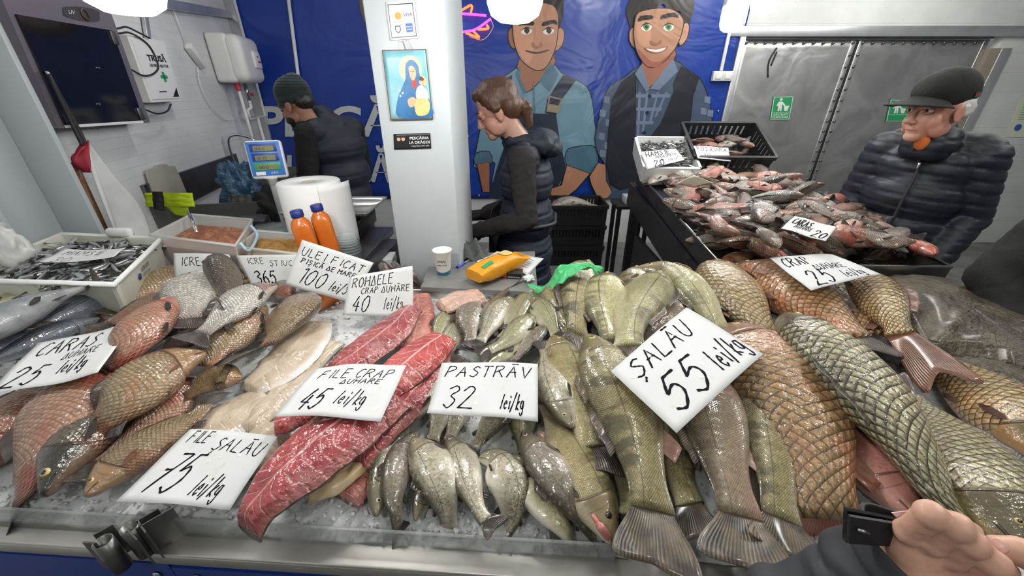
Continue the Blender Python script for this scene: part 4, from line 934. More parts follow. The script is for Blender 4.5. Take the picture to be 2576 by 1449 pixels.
# left man
shape('cartoon_hair', [(300, -40), (340, -90), (450, -100), (530, -70), (555, 20), (545, 110), (520, 170), (500, 60), (330, 30), (300, 170), (275, 100)], 'p_hair')
shape('cartoon_ear', [(268, 170), (285, 145), (305, 170), (308, 240), (290, 250), (272, 220)], 'p_skind'); shape('cartoon_ear', [(515, 170), (540, 145), (557, 175), (545, 235), (515, 262), (505, 240)], 'p_skin')
shape('cartoon_shirt', [(345, 340), (270, 385), (205, 430), (165, 520), (130, 640), (105, 760), (90, 845), (95, 872), (165, 858), (200, 850), (200, 1032), (500, 1032), (560, 870), (690, 905), (722, 885), (738, 790), (715, 640), (700, 520), (675, 455), (610, 415), (540, 380), (490, 325), (420, 370)], 'p_shirt', sm=2)
shape('cartoon_sleeve', [(572, 860), (570, 790), (600, 770), (700, 760), (735, 800), (720, 888), (690, 904)], 'p_shirtd', sm=2); shape('cartoon_sleeve', [(92, 850), (98, 800), (165, 790), (180, 850), (120, 868)], 'p_shirtd', sm=2)
shape('cartoon_neck', [(328, 300), (325, 400), (360, 480), (420, 430), (495, 350), (500, 290)], 'p_skind', sm=2)
shape('cartoon_collar', [(330, 340), (300, 385), (345, 490), (362, 482), (330, 410)], 'p_shirtd', sm=0); shape('cartoon_collar', [(490, 325), (530, 390), (480, 480), (425, 420)], 'p_shirtd', sm=0)
shape('cartoon_face', [(296, 40), (290, 150), (303, 240), (335, 310), (385, 352), (425, 365), (465, 345), (505, 265), (522, 170), (520, 60), (470, 20), (340, 15)], 'p_skin', sm=3)
shape('cartoon_cheek', [(300, 60), (296, 150), (310, 240), (340, 300), (375, 330), (400, 250), (395, 150), (405, 60), (350, 30)], 'p_skin2')
for x in (360, 475):
    shape('cartoon_eye', [(x-28, 165), (x, 142), (x+28, 155), (x+22, 172), (x-10, 180)], 'p_white'); shape('cartoon_iris', [(x-12, 160), (x+2, 143), (x+18, 158), (x+4, 177)], 'p_brown')
    shape('cartoon_lash', [(x-30, 163), (x, 138), (x+30, 152), (x, 146)], 'p_hair', sm=2)
shape('cartoon_brow', [(448, 115), (510, 103), (522, 130), (500, 122), (445, 138)], 'p_hair', sm=2); shape('cartoon_brow', [(320, 135), (340, 110), (398, 112), (396, 132), (345, 130)], 'p_hair', sm=2)
shape('cartoon_nose', [(395, 215), (388, 240), (415, 252), (445, 238), (435, 215), (430, 235), (410, 240)], 'p_skind', sm=2); shape('cartoon_mouth', [(358, 260), (415, 272), (475, 258), (470, 266), (415, 280), (365, 270)], 'p_brown', sm=2)
shape('cartoon_overalls', [(395, 590), (515, 595), (535, 740), (562, 850), (570, 880), (520, 985), (525, 1032), (165, 1032), (200, 900), (300, 600)], 'p_overall', sm=0)
shape('cartoon_strap', [(462, 585), (475, 520), (555, 395), (618, 412), (530, 530), (515, 592)], 'p_overall', sm=0); shape('cartoon_strap', [(205, 435), (285, 395), (275, 470), (240, 560)], 'p_overall', sm=0)
shape('cartoon_buckle', [(478, 498), (550, 515), (530, 590), (465, 580)], 'p_gold', sm=0); shape('cartoon_buckle', [(485, 508), (540, 520), (528, 550), (478, 540)], 'p_overall', sm=0)
shape('cartoon_forearm', [(572, 862), (690, 905), (620, 985), (560, 1032), (495, 1032), (483, 985), (545, 965)], 'p_skin', sm=0); shape('cartoon_forearm', [(105, 855), (168, 845), (168, 1000), (135, 1000)], 'p_skind', sm=0)
for y in (525, ): shape('cartoon_button', [(352, y), (362, y-8), (372, y), (362, y+9)], 'p_shirtd')
shape('cartoon_placket', [(395, 440), (402, 440), (408, 590), (400, 590)], 'p_shirtd', sm=0)
# right man
shape('cartoon_hair', [(905, 150), (880, 60), (900, 0), (930, -60), (1010, -95), (1110, -90), (1200, -50), (1235, 20), (1215, 110), (1195, 140), (1170, 100), (1160, 60), (1100, 50), (1070, 20), (1030, 55), (990, 40), (960, 70), (930, 100), (935, 160), (915, 170)], 'p_hair', sm=4)
shape('cartoon_ear', [(900, 165), (915, 145), (935, 170), (940, 240), (920, 245), (900, 210)], 'p_skin'); shape('cartoon_ear', [(1165, 160), (1190, 120), (1207, 140), (1195, 200), (1165, 235), (1155, 210)], 'p_skin2')
shape('cartoon_shirt', [(960, 340), (880, 400), (800, 450), (760, 540), (735, 640), (720, 720), (735, 800), (770, 855), (775, 940), (800, 1000), (930, 985), (1200, 770), (1323, 745), (1323, 600), (1300, 490), (1262, 410), (1190, 360), (1120, 310)], 'p_plaid', sm=2)
for (x, y) in ((765, 500), (745, 570), (775, 620), (740, 690), (770, 740), (745, 780), (1290, 500), (1270, 560), (1305, 570), (1280, 640), (1240, 690), (1300, 690), (1270, 740), (1215, 700)):
    shape('plaid_check', [(x, y), (x+30, y+4), (x+27, y+40), (x-3, y+34)], 'p_plaidl', sm=0)
shape('cartoon_vest', [(930, 370), (860, 430), (810, 520), (790, 700), (780, 850), (800, 960), (850, 985), (930, 980), (1000, 860), (1190, 765), (1215, 600), (1225, 500), (1255, 410), (1170, 350), (1090, 520), (1000, 660), (940, 800), (925, 560)], 'p_vest', sm=0)
shape('plaid_front', [(948, 385), (1000, 470), (1120, 350), (1125, 480), (1060, 640), (1000, 720), (955, 800), (925, 800), (935, 560)], 'p_plaid', sm=0)
for x in (945, 985, 1040, 1085):
    shape('plaid_stripe', [(x, 480), (x+12, 480), (x+2-(x-945)*.35, 720-(x-945)*.8), (x-10-(x-945)*.35, 720-(x-945)*.8)], 'p_plaidl', sm=0)
for y in (490, 560, 630, 700, 760):
    shape('plaid_stripe', [(932, y), (1110-(y-490)*.62, y), (1106-(y-490)*.62, y+18), (932, y+18)], 'p_plaidl', sm=0)
for x, y in ((1002, 500), (990, 588), (974, 692), (962, 776)):
    shape('cartoon_button', [(x-11, y), (x, y-11), (x+11, y), (x, y+11)], 'p_vest')
shape('cartoon_neck', [(970, 300), (975, 380), (1000, 455), (1050, 400), (1120, 330), (1130, 250)], 'p_skind', sm=2)
shape('cartoon_collar', [(960, 335), (925, 385), (985, 480), (1002, 462)], 'p_plaidl', sm=0); shape('cartoon_collar', [(1125, 305), (1150, 370), (1050, 470), (1003, 462)], 'p_plaidl', sm=0)
shape('cartoon_face', [(935, 80), (922, 170), (932, 250), (960, 310), (995, 345), (1030, 345), (1085, 310), (1135, 250), (1168, 170), (1175, 100), (1130, 55), (1060, 45), (980, 55)], 'p_skin', sm=3)
shape('cartoon_cheek', [(945, 90), (935, 170), (950, 230), (1000, 240), (1010, 160), (1010, 80)], 'p_skin2')
shape('cartoon_beard', [(935, 250), (960, 310), (990, 345), (1035, 348), (1090, 308), (1135, 250), (1110, 275), (1060, 318), (1010, 318), (970, 280)], 'p_lip', sm=2)
for x in (985, 1100):
    shape('cartoon_eye', [(x-28, 145), (x-2, 120), (x+28, 135), (x+20, 155), (x-8, 162)], 'p_white'); shape('cartoon_iris', [(x-17, 140), (x, 121), (x+18, 138), (x+2, 160)], 'p_green'); shape('cartoon_pupil', [(x-7, 140), (x, 131), (x+8, 140), (x, 150)], 'p_hair')
    shape('cartoon_lash', [(x-30, 143), (x-2, 116), (x+30, 132), (x, 124)], 'p_hair', sm=2)
shape('cartoon_brow', [(940, 112), (955, 82), (1015, 80), (1018, 98), (965, 106)], 'p_hair', sm=2); shape('cartoon_brow', [(1062, 100), (1068, 78), (1135, 65), (1155, 92), (1120, 86)], 'p_hair', sm=2)
shape('cartoon_nose', [(1010, 210), (1003, 222), (1030, 238), (1065, 222), (1058, 208), (1040, 225)], 'p_skind', sm=2)
shape('cartoon_mouth', [(975, 248), (1035, 254), (1100, 238), (1080, 265), (1035, 277), (995, 268)], 'p_lip', sm=2); shape('cartoon_teeth', [(985, 252), (1035, 258), (1088, 246), (1070, 265), (1035, 272), (1000, 264)], 'p_white', sm=2)
shape('cartoon_hand', [(735, 850), (772, 858), (775, 940), (805, 1000), (780, 1032), (735, 1032), (700, 960), (690, 920)], 'p_skin', sm=0)
shape('cartoon_jeans', [(805, 1000), (880, 985), (960, 960), (975, 1032), (780, 1032)], 'p_jeans', sm=0)
def wpos(off): return lambda x, y: on_wall(x, -y, off)
put_text('PESCĂRIA', wpos(.012), 655, 1180, -341, 73, 'p_text', ban, bold=.028); put_text('LA DRĂGOI', wpos(.012), 722, 1120, -456, 65, 'p_text', ban, bold=.028)
c0 = on_wall(985, 15, .012); rr = (on_wall(1065, 15)-on_wall(985, 15)).length
MB().lathe([(rr*.80, 0), (rr, 0), (rr, .002), (rr*.8, .002)], c0, 48, Matrix.Rotation(pi/2, 4, 'X'), False).build('logo_ring', 'p_gold', ban)
MB().lathe([(.001, 0), (rr*.8, 0), (rr*.8, .001), (.001, .001)], c0, 48, Matrix.Rotation(pi/2, 4, 'X'), False).build('logo_disc', 'p_white', ban)
# ------------------------------------------------------------------ neon fish sign
def glow(name, col, s): g = Gm(name); g.set(color=col, emit=col, emits=s); MATS[name] = g.m
glow('neon_pink', (1, .05, .75), 3.5); glow('neon_orange', (1, .13, .03), 3); glow('neon_green', (.05, 1, .25), 2.5); glow('neon_yellow', (1, .6, .05), 3)
ns = thing('neon_sign', 'pink and orange neon fish sign partly behind the pillar', 'neon sign', on_wall(1170, 60, .08))
def neon(pts, mat, cyc=False): MB().tube([on_wall(x, y, .08) for x, y in pts], .010, 8, cyc, 4).build('neon_tube', mat, ns)
neon([(1050, 75), (1090, 40), (1125, 30), (1160, 34), (1223, 39)], 'neon_pink'); neon([(1050, 75), (1090, 95), (1160, 81), (1196, 74), (1235, 47)], 'neon_pink')
neon([(1158, 28), (1186, 13), (1184, 34)], 'neon_orange'); neon([(1172, 83), (1206, 95), (1190, 78)], 'neon_orange'); neon([(1202, 74), (1228, 72), (1224, 62)], 'neon_orange')
neon([(1075, 55), (1062, 70), (1075, 88)], 'neon_yellow'); neon([(1110, 60), (1130, 50), (1160, 62), (1130, 70)], 'neon_green', True)
MB().tube([on_wall(x, y, .06) for x, y in ((1234, 48), (1240, 70), (1215, 100), (1180, 92))], .003, 6, False, 5).build('wire', 'white_plastic', ns)
for x, y in ((1125, 30), (1200, 37), (1090, 95), (1210, 66)): MB().cyl(on_wall(x, y, .08), on_wall(x, y, -.01), .006, n=8).build('standoff', 'white_plastic', ns)
# ------------------------------------------------------------------ pillar stickers
def sticker(name, label, cat, corners, mat, off=.003, th=.0015, bend=0.):
    W = [PP(x, y, off) for x, y in corners]; root = thing(name, label, cat, sum(W, Vector())/4)
    MB().grid(lambda a, b: (W[0]*(1-a)+W[1]*a)*(1-b) + (W[3]*(1-a)+W[2]*a)*b - e2*(bend*sin(pi*a)), 10, 8, th).build('sheet', mat, root)
    def pos(x, y, o=.0012): return (W[0]*(1-x)+W[1]*x)*(1-y) + (W[3]*(1-x)+W[2]*x)*y - e2*(o+bend*sin(pi*x))
    return root, pos
def disc(root, pos, x, y, rx, ry, mat, name='printed_disc', o=.0014, n=24, a0=0, a1=2*pi):
    MB().add([pos(x, y, o)] + [pos(x+rx*cos(lerp(a0, a1, i/n)), y+ry*sin(lerp(a0, a1, i/n)), o) for i in range(n+1)], [(0, 1+i, 2+i) for i in range(n)], None, False).build(name, mat, root)
def pshape(root, pos, pts, mat, name='printed_shape', o=.0016, sm=3):
    V = [Vector((x, y, 0)) for x, y in pts]; V = crom(V, sm, True) if sm else V
    from mathutils.geometry import tessellate_polygon
    MB().add([pos(v.x, v.y, o) for v in V], [tuple(t) for t in tessellate_polygon([V])], None, False).build(name, mat, root)
pm('s_white', (.80, .81, .80), .35); pm('s_red', (.62, .03, .03), .4); pm('s_orange', (.75, .28, .03), .4); pm('s_blue', (.03, .12, .45), .4); pm('s_navy', (.03, .04, .20), .4); pm('s_black', (.012, .012, .014), .35)
pm('s_teal', (.13, .38, .46), .35, n=(5, (.32, .55, .60), .8)); pm('s_robe', (.02, .10, .26), .35, n=(12, (.04, .20, .42), .8)); pm('s_skin', (.60, .38, .24), .4); pm('s_gold', (.55, .40, .18), .35, n=(60, (.75, .65, .5), .7)); pm('s_yellow', (.70, .55, .22), .4, n=(20, (.5, .36, .12), .7)); pm('s_green', (.03, .32, .12), .4); pm('s_brown', (.10, .05, .03), .5)
st, ps = sticker('payment_sticker', 'white sticker listing card payments at pillar top', 'sticker', [(970, 6), (1042, 1), (1054, 96), (982, 102)], 's_white')
for (a, b, c, d) in ((.06, .06, .94, .085), (.06, .92, .94, .945), (.06, .06, .085, .945), (.915, .06, .94, .945)): pshape(st, ps, [(a, b), (c, b), (c, d), (a, d)], 's_black', 'border_line', sm=0)
disc(st, ps, .26, .37, .12, .10, 's_red'); disc(st, ps, .38, .37, .12, .10, 's_orange', o=.0018)
tp = lambda P: (lambda x, y: P(x, -y, .002))
put_text('VISA', tp(ps), .56, .88, -.40, .09, 's_navy', st, bold=.01); put_text('mastercard', tp(ps), .20, .46, -.54, .03, 's_black', st)
pshape(st, ps, [(.22, .62), (.42, .62), (.42, .76), (.32, .84), (.22, .76)], 's_black', 'shield', sm=0); pshape(st, ps, [(.25, .65), (.39, .65), (.39, .75), (.32, .80), (.25, .75)], 's_white', 'shield', o=.002, sm=0); put_text('BTPay', tp(ps), .25, .50, -.73, .05, 's_black', st)
pshape(st, ps, [(.60, .58), (.84, .58), (.84, .82), (.60, .82)], 's_blue', 'blue_square', sm=0); put_text('AMERICAN', tp(ps), .62, .82, -.69, .035, 's_white', st); put_text('EXPRESS', tp(ps), .63, .81, -.76, .035, 's_white', st)
ik, pi_ = sticker('icon_print', 'blue religious icon print of a robed mother and child on pillar', 'picture', [(961, 126), (1072, 123), (1090, 300), (983, 303)], 's_teal', off=.006, bend=.0)
for (a, b, c, d) in ((0, 0, 1, .014), (0, .975, 1, 1), (0, 0, .02, 1), (.98, 0, 1, 1)): pshape(ik, pi_, [(a, b), (c, b), (c, d), (a, d)], 's_brown', 'border_line', sm=0)
disc(ik, pi_, .60, .27, .26, .19, 's_gold', 'halo', o=.0016); disc(ik, pi_, .83, .44, .12, .08, 's_gold', 'halo', o=.0018)
pshape(ik, pi_, [(.52, .18), (.66, .14), (.78, .22), (.80, .36), (.90, .55), (.97, .75), (.97, .96), (.20, .96), (.22, .70), (.36, .52), (.46, .40), (.48, .27)], 's_robe', 'robe', o=.002)
pshape(ik, pi_, [(.56, .25), (.64, .22), (.71, .27), (.71, .36), (.64, .43), (.58, .38)], 's_skin', 'face', o=.0024); pshape(ik, pi_, [(.60, .42), (.68, .41), (.70, .50), (.62, .54)], 's_red', 'collar', o=.0023)
pshape(ik, pi_, [(.78, .41), (.86, .40), (.88, .47), (.82, .51), (.77, .47)], 's_skin', 'child_face', o=.0026); pshape(ik, pi_, [(.77, .40), (.82, .37), (.88, .40), (.87, .43), (.79, .43)], 's_brown', 'child_hair', o=.0028)
pshape(ik, pi_, [(.72, .52), (.84, .50), (.94, .60), (.92, .72), (.70, .72), (.66, .62)], 's_white', 'child_shirt', o=.0025); pshape(ik, pi_, [(.64, .70), (.90, .69), (.96, .80), (.88, .92), (.66, .94), (.60, .84)], 's_yellow', 'child_robe', o=.0027)
pshape(ik, pi_, [(.46, .70), (.60, .66), (.66, .72), (.58, .80), (.48, .80)], 's_skin', 'hand', o=.003)
for x, y in ((.30, .56), (.36, .60), (.30, .64)): disc(ik, pi_, x, y, .025, .018, 's_white', 'star', o=.0026, n=6)
for x, y in ((.61, .30), (.67, .30)): disc(ik, pi_, x, y, .014, .006, 's_brown', 'eye', o=.003, n=8)
bs, pb = sticker('shop_sticker', 'black rounded sticker naming the fish shop', 'sticker', [(990, 337), (1082, 335), (1085, 373), (992, 376)], 's_black')
disc(bs, pb, .20, .5, .17, .45, 's_white'); 
for x in (.14, .26):
    disc(bs, pb, x, .34, .05, .13, 's_skin', 'printed_head', o=.002); pshape(bs, pb, [(x-.07, .90), (x-.06, .52), (x, .46), (x+.06, .52), (x+.07, .90)], 's_black', 'printed_body', o=.0021, sm=0); disc(bs, pb, x, .26, .055, .09, 's_brown', 'printed_hair', o=.0023, a0=pi, a1=2*pi)
put_text('PESCĂRIA', tp(pb), .44, .96, -.38, .17, 's_white', bs, bold=.012); put_text('LA DRĂGOI', tp(pb), .42, .97, -.66, .17, 's_white', bs, bold=.012); put_text('+40 (751) 497 643', tp(pb), .46, .95, -.86, .09, 's_white', bs)
# tape on the pillar
g = Gm('tape'); g.set(color=(.9, .9, .88), rough=.15, trans=.7, alpha=.45); MATS['tape'] = g.m
for c in ([(1003, 104), (1012, 104), (1022, 135), (1008, 135)], [(1014, 100), (1024, 100), (1042, 132), (1026, 134)]):
    sticker('tape_strip', 'clear tape strip above the icon, ' + ('left one' if c[0][0] < 1010 else 'right one'), 'tape', c, 'tape', off=.006)
# ------------------------------------------------------------------ door stickers, switch, notice
def wall_sticker(name, label, cat, cs, Y, mat, th=.002):
    W = [PY(x, y, Y) for x, y in cs]; root = thing(name, label, cat, sum(W, Vector())/4)
    MB().poly(W, th, (0, -1, 0)).build('sheet', mat, root)
    def pos(x, y, o=.001): return (W[0]*(1-x)+W[1]*x)*(1-y) + (W[3]*(1-x)+W[2]*x)*y - Vector((0, o, 0))
    return root, pos
for k, (cs, lb) in enumerate((([(1946, 243), (1997, 241), (1986, 301), (1937, 302)], 'green keep-clean bin sticker on left steel door'), ([(2240, 250), (2290, 250), (2280, 306), (2228, 306)], 'green bin sticker half hidden behind the man in cap'))):
    r, p = wall_sticker('bin_sticker', lb, 'sticker', cs, YB+.008, 's_green')
    pshape(r, p, [(.02, .02), (.98, .02), (.98, .98), (.02, .98)], 's_white', 'border_line', o=.001, sm=0); pshape(r, p, [(.05, .04), (.95, .04), (.95, .96), (.05, .96)], 's_green', 'field', o=.002, sm=0)
    disc(r, p, .40, .13, .07, .06, 's_white', 'figure_head', o=.003); pshape(r, p, [(.30, .22), (.48, .22), (.66, .38), (.62, .42), (.48, .34), (.50, .62), (.43, .62), (.41, .44), (.38, .62), (.30, .62), (.30, .36), (.24, .42), (.22, .36)], 's_white', 'figure_body', o=.003, sm=0)
    pshape(r, p, [(.58, .40), (.86, .40), (.80, .62), (.64, .62)], 's_white', 'bin', o=.003, sm=0)
    pshape(r, p, [(.05, .68), (.95, .68), (.95, .69), (.05, .69)], 's_white', 'rule_line', o=.003, sm=0)
    if k == 0: put_text('PĂSTRAȚI', lambda x, y: p(x, -y, .003), .14, .86, -.81, .09, 's_white', r, bold=.01); put_text('CURĂȚENIA', lambda x, y: p(x, -y, .003), .08, .92, -.93, .09, 's_white', r, bold=.01)
sw = thing('wall_switch', 'double white switch box under the small capped bulb', 'switch', on_wall(1818, 190, .02))
for x0, x1 in ((1795, 1816), (1818, 1840)):
    a, b = on_wall(x0, 179, .04), on_wall(x1, 204, .04); MB().box(((a.x+b.x)/2, YP-.035, (a.z+b.z)/2), (b.x-a.x, .05, a.z-b.z), bev=.006).build('box', 'white_plastic', sw)
    MB().box(((a.x+b.x)/2, YP-.064, (a.z+b.z)/2), ((b.x-a.x)*.55, .01, (a.z-b.z)*.6), bev=.003).build('rocker', 'white_ink', sw)
a, b = on_wall(1845, 60, .02), on_wall(1828, 178, .02)
tag(MB().box((a.x-.02, YP-.015, (a.z+b.z)/2), (.03, .02, a.z-b.z), bev=.003).build('cable_duct', 'white_plastic'), 'white cable duct above the double switch', 'cable duct')
pm('notice_paper', (.72, .76, .55), .5, n=(3, (.80, .82, .70), .8))
r, p = wall_sticker('notice', 'pale green printed notice on the wall at the right edge', 'notice', [(2570, 245), (2680, 245), (2640, 345), (2528, 345)], YB-.005, 'notice_paper')
for k in range(9): pshape(r, p, [(.12, .06+k*.06), (.7, .06+k*.06), (.7, .075+k*.06), (.12, .075+k*.06)], 's_green', 'text_line', o=.001, sm=0)
disc(r, p, .2, .75, .08, .09, 's_blue', 'printed_figure', o=.002)
# cracks of dark paint on the steel door
pm('scuff', (.02, .02, .02), .6)
for pts, lb in (([(1955, 120), (1935, 155), (1932, 195)], 'upper'), ([(1940, 165), (1955, 130)], 'second')):
    tag(MB().tube([PY(x, y, YB+.010) for x, y in pts], .006, 6, False, 4).build('black_tear', 'scuff'), 'thin black tear in the left steel door, ' + lb + ' piece', 'tear')
# ------------------------------------------------------------------ second table: steel tray heaped with fish
TZ0, TZ1 = 1.00, 1.10
TFL, TFR, TBL = PZ(1815, 667, TZ0), PZ(2392, 672, TZ0), PZ(1604, 432, TZ1)
TE1 = (TFR-TFL); TE2 = (TBL-TFL)
TN = TE1.cross(TE2).normalized()
def TT(s, t, h=0.0): return TFL + TE1*s + TE2*t + TN*h
tr = thing('steel_tray', 'long steel tray of fish on the black table behind the counter', 'tray', TT(.5, .5, -.1))
pm('tray_shaded_steel', (.035, .033, .032), .35, .6, n=(6, (.10, .09, .085), .7))  # steel of the left tray wall, its shade put into the colour
dpt = .085
def slab(m, a, b, c, d, th, n): m.poly([a, b, c, d], th, n)
m = MB(); m.poly([TT(0, 0, -dpt), TT(1, 0, -dpt), TT(1, 1, -dpt), TT(0, 1, -dpt)], .006, TN); m.build('bottom', 'steel', tr)
for nm, a, b in (('side_wall', (0, 0), (0, 1)), ('side_wall', (1, 0), (1, 1)), ('end_wall', (0, 0), (1, 0)), ('end_wall', (0, 1), (1, 1))):
    A, B = TT(*a), TT(*b); A2, B2 = TT(a[0], a[1], -dpt), TT(b[0], b[1], -dpt); nn = (B-A).cross(A2-A).normalized()
    MB().poly([A, B, B2, A2], .004, nn).build(nm, 'tray_shaded_steel' if nm == 'side_wall' and a[0] == 0 else 'steel', tr)
MB().tube([TT(0, 0, 0), TT(1, 0, 0), TT(1, 1, 0), TT(0, 1, 0)], .008, 8, True).build('rim', 'steel', tr)
tb = thing('black_table', 'black folding table under the steel tray', 'table', (TT(.5, .5).x, TT(.5, .5).y, 0))
mm = MB(); mm.poly([TT(-.03, .0, -.10), TT(1.0, .0, -.10), TT(1.0, 1.05, -.10), TT(-.03, 1.05, -.10)], .05, TN); mm.build('table_top', 'black_plastic', tb)
MB().poly([TT(-.03, .0, -.15), TT(-.03, 1.05, -.15), TT(-.03, 1.05, -.26), TT(-.03, .0, -.26)], .02, TE1.normalized()*-1).build('apron', 'black_plastic', tb)
for s, t in ((.0, .06), (.95, .06), (.0, .95), (.95, .95)):
    p = TT(s, t, -.14); MB().box((p.x, p.y, p.z/2), (.05, .05, p.z)).build('leg', 'black_plastic', tb)
p = TT(-.02, .35, -.2); MB().box((p.x, p.y+.1, p.z/2-.03), (.03, .9, p.z-.12)).build('side_panel', 'black_plastic', tb)
# heap of fish: prototypes, then copies in loose rows
def proto(mat, bend, dep, roll, L=.29):
    w = [Vector((0, -L/2, 0)), Vector((bend*.5, -L/6, .004)), Vector((bend*.5, L/6, .004)), Vector((0, L/2, 0))]
    return fish('river_fish', 'roach', None, 'L', mat, 'x', world=w, dep=dep, roll=roll, nring=24, nseg=16, eye='eye_gold', tail=.16)
PRO = [('pink', proto('roach_pink', .03, 1.15, 10)), ('red', proto('crucian_face', -.015, 1.15, 10)), ('grey', proto('roach_grey', -.02, 1.05, 30)), ('pink', proto('roach_pink', -.03, 1.3, 5)), ('silver', proto('crucian_silver', .02, 1.35, 5)), ('dark grey', proto('roach_grey', .035, .95, 45, .31)), ('reddish', proto('crucian_red', .01, 1.2, 15))]
def copy_tree(o, M, label, group, name=None):
    r = o.copy(); C.objects.link(r); r.matrix_world = M; r['label'] = label; r['group'] = group; del r['_o']
    if name: r.name = name
    for ch in o.children:
        c = ch.copy(); C.objects.link(c); c.parent = r
        for g_ in ch.children: d = g_.copy(); C.objects.link(d); d.parent = c
    return r
ORD = ['first', 'second', 'third', 'fourth', 'fifth', 'sixth', 'seventh', 'eighth', 'ninth', 'tenth', 'eleventh', 'twelfth', 'thirteenth', 'fourteenth']
rt = random.Random(5); NR, NC = 13, 8
TM = Matrix((TE1.normalized(), TN.cross(TE1.normalized()), TN)).transposed().to_4x4()
for r in range(NR):
    for c in range(NC):
        s = (c+.5+rt.uniform(-.3, .3))/NC*.94+.03; t = (r+.5+rt.uniform(-.3, .3))/NR*.81+.01
        k = rt.randrange(len(PRO)); tone, po_ = PRO[k]
        h = .012 + .085*sin(pi*min(max(s, 0), 1))**.6*(.55+.45*sin(pi*min(t/.8, 1))) + rt.uniform(-.012, .02)
        s = min(max(s, .075), .925); t = max(t, .075)
        q = rt.uniform(0, 2*pi); q = q if rt.random() < .4 else rt.choice((1, -1))*pi/2 + rt.uniform(-.6, .6)
        M = Matrix.Translation(TT(s, t, h)) @ TM @ Matrix.Rotation(q, 4, 'Z') @ Matrix.Rotation(rt.uniform(-.35, .35), 4, 'X') @ Matrix.Rotation(rt.choice((0, 0, pi))+rt.uniform(-.3, .5), 4, 'Y') @ Matrix.Scale(rt.uniform(.85, 1.12), 4)
        copy_tree(po_, M, f'{tone} fish in the steel tray, {ORD[c]} from left in the {ORD[r]} row', 'fish heaped in the steel tray')
for r in range(7):
    for c in range(5):
        s_, t_ = (c+.5+rt.uniform(-.2, .2))/5*.84+.08, (r+.5+rt.uniform(-.2, .2))/7*.62+.07; tone, po_ = PRO[rt.randrange(len(PRO))]
        M = Matrix.Translation(TT(s_, t_, -.035)) @ TM @ Matrix.Rotation(rt.choice((1, -1))*pi/2+rt.uniform(-.7, .7), 4, 'Z') @ Matrix.Rotation(rt.choice((0, pi))+rt.uniform(-.3, .3), 4, 'Y')
        copy_tree(po_, M, f'{tone} fish at the bottom of the tray, {ORD[c]} from left in the {ORD[r]} row', 'fish heaped in the steel tray')
def rf(P, d, mat, label, sp='roach', **k):
    W = [TT(p[0], p[1], p[2]) for p in P]
    return fish('river_fish', sp, None, d, mat, label, world=W, nring=32, nseg=20, group='fish heaped in the steel tray', normal=TN, **k)
def ts(px, py):
    p = PL(px, py, TFL+TN*.09, TN); v = p-TFL; a = TE1.normalized(); l2 = TE1.length; s = v.dot(a)/l2
    # oblique coordinates
    den = TE1.length_squared*TE2.length_squared-TE1.dot(TE2)**2
    s = (v.dot(TE1)*TE2.length_squared - v.dot(TE2)*TE1.dot(TE2))/den; t = (v.dot(TE2)*TE1.length_squared - v.dot(TE1)*TE1.dot(TE2))/den
    return s, t
def rpx(P, d, mat, label, h=.11, **k): return rf([(*ts(x, y), h) for x, y in P], d, mat, label, **k)
rpx([(2300, 615), (2230, 612), (2165, 590), (2100, 572)], 'U', 'roach_grey', 'long dark fish pointing right on the steel tray rim', h=.10, dep=.8, roll=50)
rpx([(1972, 535), (2030, 530), (2085, 552), (2125, 570)], 'U', 'roach_grey', 'dark scaly fish arched at the right rim of the tray', h=.11, dep=.8, roll=40)
rpx([(1905, 575), (1918, 555), (1910, 530), (1900, 520)], 'L', 'crucian_silver', 'yellowish round fish seen tail first in the tray middle', h=.13, dep=1.6, roll=10)
rpx([(1950, 640), (1925, 610), (1905, 590), (1880, 578)], 'L', 'roach_grey', 'round grey scaly fish near the front of the tray', h=.12, dep=1.3, roll=10)
rpx([(1855, 605), (1810, 590), (1800, 565), (1815, 550)], 'L', 'roach_pink', 'pink fish at the left front of the tray', h=.12, dep=1.2)
card([(2000, 543, .27), (2104, 572, .26), (2076, 608, .24), (1965, 574, .25)], [('CARAS', .08, .5, .36, .42, .2, .06), ('DUNARE', .2, .72, .22, .4, .2, .06), ('20', .66, .92, .4, .25, .3, .06)], 'stained price card lying in the steel tray of fish', seed=21, stains=7)
# foam box of anchovies and black crate at the far end
def open_box(name, label, cat, c, size, th, mat, yaw, tilt=0.0, taper=.92):
    root = thing(name, label, cat, c); R = Matrix.Translation(c) @ Matrix.Rotation(yaw, 4, 'Z') @ Matrix.Rotation(tilt, 4, 'X')
    w, d, h = size
    def q(x, y, z): k = lerp(taper, 1, z/h); return R @ Vector((x*w/2*k, y*d/2*k, z))
    MB().poly([q(-1, -1, 0), q(1, -1, 0), q(1, 1, 0), q(-1, 1, 0)], th, (R.to_3x3() @ Vector((0, 0, 1)))).build('bottom', mat, root)
    return root, q, R
def box_walls(root, q, h, th, mat, names=('long_wall', 'end_wall')):
    for i, (a, b) in enumerate((((-1, -1), (1, -1)), ((1, -1), (1, 1)), ((1, 1), (-1, 1)), ((-1, 1), (-1, -1)))):
        A, B, B2, A2 = q(*a, h), q(*b, h), q(*b, 0), q(*a, 0); nn = (B-A).cross(A2-A).normalized()
        MB().poly([A, B, B2, A2], th, nn).build(names[i % 2], mat, root)
pm('foam', (.80, .81, .79), .6, n=(50, (.70, .71, .68), .5), bump=(90, .2, .003)); pm('dirty_foam', (.66, .66, .58), .5, n=(9, (.50, .49, .40), .6), bump=(50, .2, .003))
yaw2 = atan2(TE2.x, TE2.y)*-1; tl2 = radians(4)
fb, q, R = open_box('foam_box', 'white foam box of anchovies at the far end of the tray', 'box', TT(.150, .93, .06), (.34, .36, .12), .02, 'foam', yaw2, radians(24), .94); box_walls(fb, q, .12, .018, 'foam')
